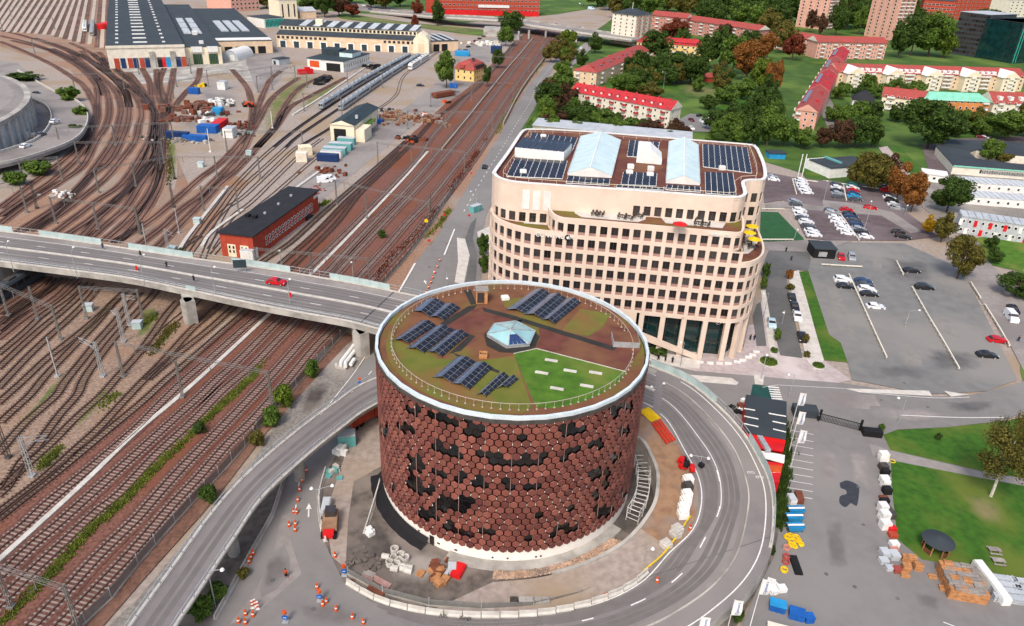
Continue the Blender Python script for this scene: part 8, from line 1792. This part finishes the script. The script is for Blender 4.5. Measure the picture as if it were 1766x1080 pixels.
for _ in range(14): heap2.box(g.x+random.gauss(0,.8),g.y+random.gauss(0,1.),g.z+random.random()*.8,.8,.7,.6,random.random()*3,random.choice((0,0,1)))
solo('red_machine',heap2,['red_paint','black'],'red compactor machines beside the site access road','machine',loc=tuple(g))
for i,(x,y,m) in enumerate(((475,775,'white'),(470,830,'steel_dark'),(465,890,'white'),(455,940,'white'),(440,990,'white'),(435,1040,'white'))):
    g=R8(x,y); mb=MB(); mb.box(g.x,g.y,g.z,1.5,1.5,.9,.1); mb.box(g.x+.1,g.y,g.z+.9,1.3,1.3,.35,.2); solo('wrapped_pallet',mb,m,'%s wrapped pallet, %s along the ring road edge of the site'%('white' if m=='white' else 'dark',ORD[i]),'pallet',group='wrapped pallets on the site',loc=tuple(g))
for i,(x,y) in enumerate(((1170,135),(1180,110),(1120,190))):
    g=GR(*ZT([(x,y)],780,880,3.045)[0]); mb=MB(); mb.box(g.x,g.y,g.z,1.4,1.4,.8,.5); mb.box(g.x,g.y,g.z+.8,1.1,1.1,.3,.6); solo('wrapped_pallet',mb,'concrete_pale','grey wrapped pallet, %s at the lower right of the site'%ORD[i],'pallet',loc=tuple(g))
mb=MB(); A=GR(*ZT([(1000,320)],780,880,3.045)[0],.5);B=GR(*ZT([(1250,30)],780,880,3.045)[0],.5)
mb.tube(cr([A,GR(*ZT([(1120,215)],780,880,3.045)[0],.5),B],1.),.12,6); solo('yellow_hose',mb,'yellow','yellow hose along the site edge of the ring road','hose')
for i,x in enumerate((322,368,405,450,490)):
    g=G(*ZT([(x,500)],780,880,3.045)[0]); mb=MB(); mb.box(g.x,g.y,.1,1.05,1.1,.95,.05); mb.box(g.x,g.y,1.05,.95,1.,.12,.05); mb.box(g.x-.3,g.y,1.17,.1,.1,.15); mb.box(g.x+.3,g.y,1.17,.1,.1,.15); solo('bulk_bag',mb,'concrete' if i else 'steel_dark','%s bulk bag, %s of five by the front barrier'%('grey' if i else 'dark',ORD[i]),'bulk bag',group='bulk bags')
fence([(600,992),(660,1025),(740,1046),(830,1052),(920,1050),(1000,1032),(1060,1005)],'light wire site fence inside the front barrier',1.0,4.,'mesh')
# ================================================================ BUILDERS' YARD
Y3=lambda x,y,z=0.: G(*ZT([(x,y)],1320,780,3.6)[0],z)
for i,(x,y) in enumerate(((182,385),(172,430),(178,490))):
    g=Y3(x,y); r=thing('tipping_skip','light blue tipping skip, %s of three in the yard'%ORD[i],'skip',(g.x,g.y,0),.08,group='blue tipping skips'); mb=MB(); vs=[]
    for z,k in ((.3,.7),(1.3,1.)):
        for sx,sy in ((-1,-1),(1,-1),(1,1),(-1,1)): vs.append((sx*1.35*k,sy*.62*k,z))
    mb.add(vs,((0,1,5,4),(1,2,6,5),(2,3,7,6),(3,0,4,7),(3,2,1,0))); mb.quad((-1.2,-.5,1.0),(1.2,-.5,1.0),(1.2,.5,.9),(-1.2,.5,.9)); put('tub',mb.mesh('tub','bluelight'),r); mb=MB(); mb.tube([(-1.3,0,1.32),(1.3,0,1.32)],.16,8); put('roller',mb.mesh('roller','white'),r); mb=MB(); mb.box(0,0,.02,2.5,1.,.28); put('base',mb.mesh('base','steel_dark'),r)
cont(ZT([(158,312)],1320,780,3.6)[0],'white cabinet at the upper end of the blue skips','white',1.1,1.7,1.2,.1,'storage_box'); cont(ZT([(203,300)],1320,780,3.6)[0],'dark brown crate beside the white cabinet','rust',1.1,2.2,1.2,-.1,'storage_box')
for i,(x,y,R1) in enumerate(((135,540,.55),(160,565,.6),(185,545,.6),(200,560,.45),(155,590,.4),(180,600,.35),(218,585,.4),(150,530,.4))):
    g=Y3(x,y); mb=MB()
    for k in range(4): mb.torus(g.x,g.y,.12+.17*k,R1-.1*(k%2),.1,16,6)
    solo('hose_coil',mb,'yellow','yellow pipe coil, %s in the cluster below the blue skips'%ORD[i],'hose coil',group='yellow pipe coils')
for i,(x,y,m) in enumerate(((128,605,'brickpink'),(127,660,'roof_red'),(124,693,'roof_red'),(113,742,'yellow'))):
    g=Y3(x,y); mb=MB()
    for k in range(3): mb.torus(g.x,g.y,.14+.2*k,.46,.12,18,6)
    solo('hose_coil',mb,m,['pale pink pipe coil below the yellow cluster','red pipe coil, upper of two','red pipe coil, lower of two','single yellow pipe coil at the end of the row'][i],'hose coil')
g=Y3(185,712); mb=MB(); mb.box(g.x,g.y,0,1.15,3.6,.5,-.05); mb.box(g.x,g.y,.5,1.05,3.4,.15,-.05); solo('black_stack',mb,'black','flat black stack of sheets beside the coils','sheet stack')
mb=MB(); mb.beam(Y3(100,780,.1),Y3(185,828,.1),.2,.12); mb.beam(Y3(92,790,.1),Y3(175,836,.1),.12,.1); solo('red_bars',mb,'roof_red','two red bars lying on the yard asphalt','bars'); heap((1336,1018),'white crumpled sheet against the hedge','white'.split(),9,.9,1.4,.9,'white_sheet','sheet')
def bluebox(px,label,m,L,Wd,H,a,lid):
    g=G(*px); r=thing('storage_crate',label,'crate',(g.x,g.y,0),a); mb=MB(); mb.box(0,0,0,L,Wd,H); put('body',mb.mesh('body',m),r); mb=MB(); mb.box(0,0,H,L+.1,Wd+.1,.1); put('lid',mb.mesh('lid',lid),r); mb=MB()
    for k in (-.3,0,.3): mb.box(L*k,-Wd/2-.03,.1,.12,.06,H-.2)
    put('ribs',mb.mesh('ribs',m),r)
bluebox((1339,1052),'large blue crate at the bottom of the yard, left','blue',2.1,1.4,1.3,-.3,'bluelight'); bluebox((1372,1066),'large blue crate at the bottom of the yard, right','blue',2.,1.4,1.3,-.3,'blue'); bluebox((1393,1072),'royal blue wrapped bale at the bottom of the yard','blue',1.2,1.1,1.1,.1,'blue'); bluebox((1352,1096),'long cream box cut by the bottom edge','cream',4.5,1.4,1.,-.28,'offwhite')
# goods along the lawn
E8=lambda x,y,z=0.: G(*ZT([(x,y)],1480,780,3.859)[0],z)
gd=[(158,50,'white',1.6,1.3,1.9),(160,110,'steel_dark',1.4,1.3,1.3),(172,150,'black',1.3,1.,1.5),(165,195,'white',1.5,1.,1.4),(172,225,'white',1.3,1.1,1.6),(183,270,'black',1.4,1.2,1.4),(168,310,'rust',1.4,.9,.7),(172,335,'black',1.4,.9,1.),(155,390,'white',1.4,1.4,1.7),(162,440,'white',1.5,1.4,1.7),(170,500,'white',1.5,1.4,1.6),(205,410,'steel_dark',.8,2.8,1.2),(220,525,'red_paint',1.2,.9,1.1),(225,560,'brick',1.3,1.,.9),(232,620,'white',1.3,1.1,.9),(235,650,'brickpink',1.4,.8,.6),(170,680,'roof_grey',1.3,1.5,1.1),(165,730,'roof_grey',1.3,1.1,.9),(230,700,'roof_grey',1.3,1.5,1.2),(205,775,'roof_grey',1.3,.9,.8),(252,790,'roof_red',1.1,1.1,.9)]
for i,(x,y,m,sx,sy,h) in enumerate(gd):
    g=E8(x,y+8); mb=MB(); nm={'white':'white','steel_dark':'dark grey','black':'black','rust':'brown','red_paint':'red','brick':'brick red','brickpink':'pink','roof_grey':'grey','roof_red':'red crate of'}[m]
    k=max(1,int(h/.6))
    for q in range(k): mb.box(g.x+random.gauss(0,.03),g.y+random.gauss(0,.03),.12+q*(h-.1)/k,sx*random.uniform(.93,1),sy*random.uniform(.93,1),(h-.1)/k-.03,.06+random.gauss(0,.02))
    for q in (-1,0,1): mb.box(g.x+q*sx*.4,g.y,0,.12,sy,.12,.06,1)
    solo('goods_pallet',mb,[m,'wood'],'%s goods stack, %s from the top of the row along the lawn'%(nm,ORD[i]),'goods pallet',group='goods stacked along the lawn')
pm=MB()
for k in range(7): pm.box(0,-.36+.12*k,.11,1.2,.09,.03)
for k in (-1,0,1): pm.box(0,k*.36,0,1.2,.1,.1)
PALM=pm.mesh('pallet','wood')
pg=MB(); 
for k in range(7): pg.box(0,-.36+.12*k,.11,1.2,.09,.03)
for k in (-1,0,1): pg.box(0,k*.36,0,1.2,.1,.1)
PALG=pg.mesh('pallet','wood_grey')
def pstack(g,n,label,a,grey=False,group='stacks of wooden pallets'):
    r=thing('pallet_stack',label,'pallet stack',(g.x,g.y,0),a,group)
    tone=random.random()<.55
    for k in range(n): put('pallet',PALG if grey and tone and k>=n-3 else PALM,r,(random.gauss(0,.015),random.gauss(0,.015),.145*k),(0,0,random.gauss(0,.015)),(1.,1.06,1.))
for i,(x,y,n,lb) in enumerate(((310,725,8,'wooden pallet stack behind the white sack pile'),(350,735,9,'wooden pallet stack in the middle of the small group'),(390,785,9,'wooden pallet stack at the right of the small group'),(312,790,9,'tall wooden pallet stack in front of the small group'),(305,830,5,'low wooden pallet stack at the front of the small group'),(490,838,3,'very low pallet stack alone on the asphalt'),(545,800,9,'pallet stack at the top left of the big block'),(570,870,9,'pallet stack left of the big block'),(563,918,4,'low pallet stack at the front left of the big block'))): pstack(E8(x,y),n,lb,-.15)
P0=E8(605,985); P1=E8(835,1025); P2=E8(600,800)
ux=(P1-P0); nu=8; vy=Vector((-ux.y,ux.x,0)).normalized()
dv=min(13.,max(6.,(P2-P0).dot(vy)))
nv=int(dv/.95); ang=math.atan2(ux.y,ux.x); ul=ux.length/nu
for i in range(nu):
    for j in range(nv):
        g=P0+ux*((i+.5)/nu)+vy*(.45+j*.95); hh=random.choice((14,15,16))
        pstack(g,hh if j in (0,) or i==0 else 3 if False else hh,'pallet stack in the big block, %s column, %s row'%(ORD[i],ORD[j]),ang,True)
g=Y3(1390,830); mb=MB(); mb.box(g.x,g.y,0,1.3,7.5,1.3,.05); mb.box(g.x,g.y,1.3,1.2,7.2,.2,.05); solo('wrapped_bundle',mb,'white','long white wrapped bundle right of the pallet block','wrapped bundle')
for i,(x,y) in enumerate(((1450,810),(1470,850),(1490,890),(1500,930),(1580,830),(1600,880))):
    g=Y3(x,y); mb=MB()
    for k in range(6): mb.box(g.x-1.7+.68*k,g.y,0,.1,.9,1.2,-.12)
    for k in range(3): mb.box(g.x,g.y,.15+.4*k,4.2 if i<4 else 2.6,.95,.22,-.12)
    solo('steel_rack',mb,'roof_grey','grey steel rack, %s right of the white bundle'%ORD[i],'steel rack',group='grey steel racks')
# gazebo
g=E8(505,660); r=thing('gazebo','round dark roofed gazebo on the south lawn','gazebo',(g.x,g.y,0)); 
mb=MB(); mb.cyl(g.x,g.y,2.3,3.1,2.35,16,0,.3); part('roof',mb,'roof_dark',r); mb=MB(); mb.cyl(g.x,g.y,0,.15,2.,8); part('floor',mb,'wood_grey',r)
for k in range(8):
    a=2*PI*k/8; mb=MB(); mb.box(g.x+1.85*math.cos(a),g.y+1.85*math.sin(a),.15,.13,.13,2.2,a); part('post',mb,'wood',r)
    if k!=5:
        b=2*PI*(k+1)/8; mb=MB(); mb.beam((g.x+1.85*math.cos(a),g.y+1.85*math.sin(a),.65),(g.x+1.85*math.cos(b),g.y+1.85*math.sin(b),.65),.06,.75); part('side_panel',mb,'rust',r)
mb=MB(); mb.box(g.x-.1,g.y-2.5,0,1.,.9,.12); part('step',mb,'concrete',r)
for i,(x,y) in enumerate(((1415,625),(1440,692))):
    g=Y3(x,y); r=thing('picnic_table','grey picnic table on the south lawn, %s'%('upper' if i==0 else 'lower'),'picnic table',(g.x,g.y,0),-.1,group='picnic tables'); mb=MB(); mb.box(0,0,.72,1.8,.75,.05); put('table_top',mb.mesh('table_top','wood_grey'),r)
    for s in (-1,1): mb=MB(); mb.box(0,s*.7,.43,1.8,.28,.05); put('bench',mb.mesh('bench','wood_grey'),r); mb=MB(); mb.box(s*.65,0,.38,.08,1.6,.08); mb.beam((s*.65,-.6,0),(s*.65,-.2,.72),.08); mb.beam((s*.65,.6,0),(s*.65,.2,.72),.08); put('leg',mb.mesh('leg','wood_grey'),r)
g=G(1538,797); mb=MB(); mb.torus(g.x,g.y,.15,.5,.13,18,6); solo('lawn_ring',mb,'yellow','small yellow ring lying at the lawn corner','ring')
# flags
def flag(base,top,label,z=0.):
    g=G(*base); h=hz(*base,top[1]); r=thing('flag_pole',label,'flag',(g.x,g.y,0)); mb=MB(); mb.cyl(g.x,g.y,0,h,.07,8,0,.04); part('pole',mb,'white',r); fw,fh=1.15,2.7; mb=MB(); n=8; vs=[]
    for i in range(n+1):
        for j in range(2): vs.append((g.x+.06+fw*(j),g.y+.12*math.sin(i*.9)*(j),h-.1-fh*i/n-.12*j))
    mb.add(vs,[(2*i,2*i+1,2*i+3,2*i+2) for i in range(n)]); part('cloth',mb,'white',r)
    me=text_mesh('Optimera',.55,.004); me.materials.append(C['blue']); put('lettering',me,r,(.06+fw/2,-.14,h-.15-fh/2),(PI/2,-PI/2,0),(1,1,1)); me2=text_mesh('Optimera',.55,.004); me2.materials.append(C['blue']); put('lettering',me2,r,(.06+fw/2,.16,h-.15-fh/2),(PI/2,PI/2,PI))
flag((1361,752),(1376,677),'tall white flag with blue lettering, furthest up the yard'); flag((1359,785),(1376,709),'tall white flag with blue lettering, middle of three in the yard'); flag((1362,812),(1376,741),'tall white flag with blue lettering, nearest of three in the yard'); flag((1288,1100),(1316,998),'white flag with blue lettering in front of the ring wall, right one'); flag((1246,1118),(1262,1034),'white flag with blue lettering in front of the ring wall, middle one'); flag((1190,1150),(1205,1063),'white flag with blue lettering at the bottom edge, left one')
# gate and bins
gt=thing('yard_gate','black sliding gate with posts across the yard entrance','gate',tuple(G(1410,726))); A=G(1412,726);B=G(1482,744)
for p,n_ in ((A,'post'),(B,'post')): mb=MB(); mb.box(p.x,p.y,0,.35,.35,2.6); part(n_,mb,'black',gt)
mb=MB()
for z in (.2,1.7): mb.beam((A.x,A.y,z),(B.x,B.y,z),.12)
part('rail',mb,'black',gt)
for k in range(28):
    p=A.lerp(B,(k+.5)/28); mb=MB(); mb.box(p.x,p.y,.2,.06,.06,1.5); part('bar',mb,'black',gt)
cont((1502,752),'black lidded utility box beside the gate','black',3.4,1.5,1.4,-.12,'utility_box'); cont((1386,716),'dark blue covered trailer beside the hire shop','roof_dark',4.5,2.4,1.8,-.1,'trailer'); heap((1285,712),'dark scrap and bicycles behind the ring parapet','black rust steel_dark white'.split(),30,5,3,.8)
# parking rails
def prail(px,label):
    pts=cr(gp(px),2.4); r=thing('parking_rail',label,'parking rail',(pts[0].x,pts[0].y,0),group='parking rails'); mb=MB(); mb.ribbon(pts,.13,.13,.45,.75); part('beam',mb,'offwhite',r); mb=MB()
    for p in pts: mb.box(p.x,p.y,0,.2,.2,.46); mb.box(p.x-.25,p.y,.45,.3,.3,.12)
    part('posts',mb,'concrete',r)['kind']='stuff'
for px,lb in (([(1463,476),(1485,525),(1505,570),(1528,620)],'first long pale rail in the gravel car park'),([(1572,498),(1600,548),(1625,590),(1653,639)],'second long pale rail in the gravel car park'),([(1545,453),(1557,476)],'short pale rail beside the black car'),([(1673,490),(1690,517)],'upper part of the third pale rail'),([(1697,528),(1720,565),(1740,600)],'lower part of the third pale rail'),([(1416,459),(1486,463)],'pale rail beside the kiosk'),([(1366,311),(1373,337)],'short rail in the upper left of the car park'),([(1454,322),(1459,348)],'short rail between the dark and bright rows'),([(1448,371),(1465,395),(1481,417)],'long rail between the white and dark rows'),([(1368,311),(1410,316)],'pale rail along the pitch lawn'),([(1438,318),(1460,320)],'short rail at the back of the dark row'),([(1487,324),(1515,328)],'short rail at the back of the lane'),([(1314,416),(1368,416)],'pale board rail at the lower end of the dark pitch'),([(1314,363),(1352,363)],'pale board rail at the upper end of the dark pitch')): prail(px,lb)
# benches/blocks in front of the office and blue sign on bridge
for i,(x,y) in enumerate(((770,585),(835,590),(895,592),(950,593),(1010,583),(1045,572),(1080,553),(1108,538),(1130,518))):
    g=G(*ZT([(x,y)],1000,470,3.725)[0]); mb=MB(); mb.box(g.x,g.y,0,1.4,.5,.45,-.1); mb.box(g.x,g.y,.45,1.5,.55,.06,-.1); solo('stone_bench',mb,'white','white stone bench, %s from the left in the arc before the office'%ORD[i],'bench',group='benches before the office')
g=G(*ZT([(1490,650)],0,280,3.6)[0],8.5); r=thing('road_sign','teal direction sign on the far bridge parapet','road sign',(g.x,g.y,7)); mb=MB(); mb.box(g.x,g.y,8.3,3.,.12,2.,.2); part('board',mb,'roof_green',r); mb=MB(); mb.box(g.x-1,g.y+.1,7,.1,.1,2.); mb.box(g.x+1,g.y+.3,7,.1,.1,2.); part('post',mb,'steel',r)
g=G(*ZT([(1410,290)],430,280,3.6)[0]); cont((820,365),'teal bus shelter like cabinet beside the railside road','tealbox',4,2.,2.2,.9,'kiosk_cabinet')
for i,(x,y) in enumerate(((813,306),(766,378),(740,423),(809,379))):
    g=G(x,y); mb=MB(); mb.cyl(g.x,g.y,0,1.2,.05,6,1); mb.box(g.x,g.y-.05,1.1,.7,.06,.7,mi=0); solo('road_sign',mb,['red_paint','steel'],'red warning sign beside the railside road, %s from the top'%ORD[i],'road sign',group='red warning signs')
goal=[(1377,306),(1380,276)]
for i,(x,y) in enumerate(((1376,305),(1383,305))): 
    g=G(x,y); mb=MB(); mb.cyl(g.x,g.y,0,9,.18,8); solo('net_pole',mb,'white','white net pole beside the small lawn, %s'%('left' if i==0 else 'right'),'pole')
g=G(1240,137); b=Bld('garden_shed','dark red garden shed among the trees','shed',(1218,142),(1258,141),8,3); b.walls('brick'); b.gable('roof_red',2.)

# wear on the asphalt: patches, stains and covers
for pp,m,b_ in (([(1420,900),(1450,890),(1465,980),(1430,990)],'asphalt_wear','asphalt'),([(1410,780),(1440,770),(1450,830),(1415,840)],'asphalt_new','asphalt'),([(1570,1020),(1630,1030),(1620,1055),(1580,1050)],'asphalt_wear','asphalt'),([(1465,775),(1495,775),(1500,850),(1470,840)],'asphalt_new','asphalt'),([(460,960),(490,940),(500,990),(450,1030)],'asphalt_wear','asphalt'),([(500,1040),(580,1040),(640,1075),(540,1078)],'asphalt_wear','asphalt'),([(1500,700),(1600,705),(1640,722),(1520,726)],'asphalt_new','asphalt'),([(1620,692),(1720,692),(1700,712),(1640,712)],'asphalt_dark','asphalt'),([(1500,628),(1590,632),(1610,655),(1510,650)],'asphalt_dark','gravel_lot'),([(1590,600),(1680,605),(1690,640),(1600,640)],'asphalt_dark','gravel_lot'),([(1420,480),(1450,500),(1470,560),(1440,550)],'gravel_lot2','gravel_lot'),([(1520,440),(1600,450),(1610,490),(1530,480)],'asphalt_dark','gravel_lot')): soft('asphalt_patch',pp,m,b_,.185 if b_=='gravel_lot' else .234 if pp[0][1]>760 and pp[0][0]>1000 else .208 if pp[0][0]>1000 else .165)
mb=MB()
for px in ((1474,1012),(1425,990),(1489,905),(1480,840),(1548,1032),(1404,700),(1600,702),(1520,690),(470,1000),(540,1050),(1560,660),(740,460),(770,420),(1200,690)): g=G(*px,.24); mb.cyl(g.x,g.y,.1,.245,.3,12)
o=struct('drain_covers',mb,'asphalt_dark')
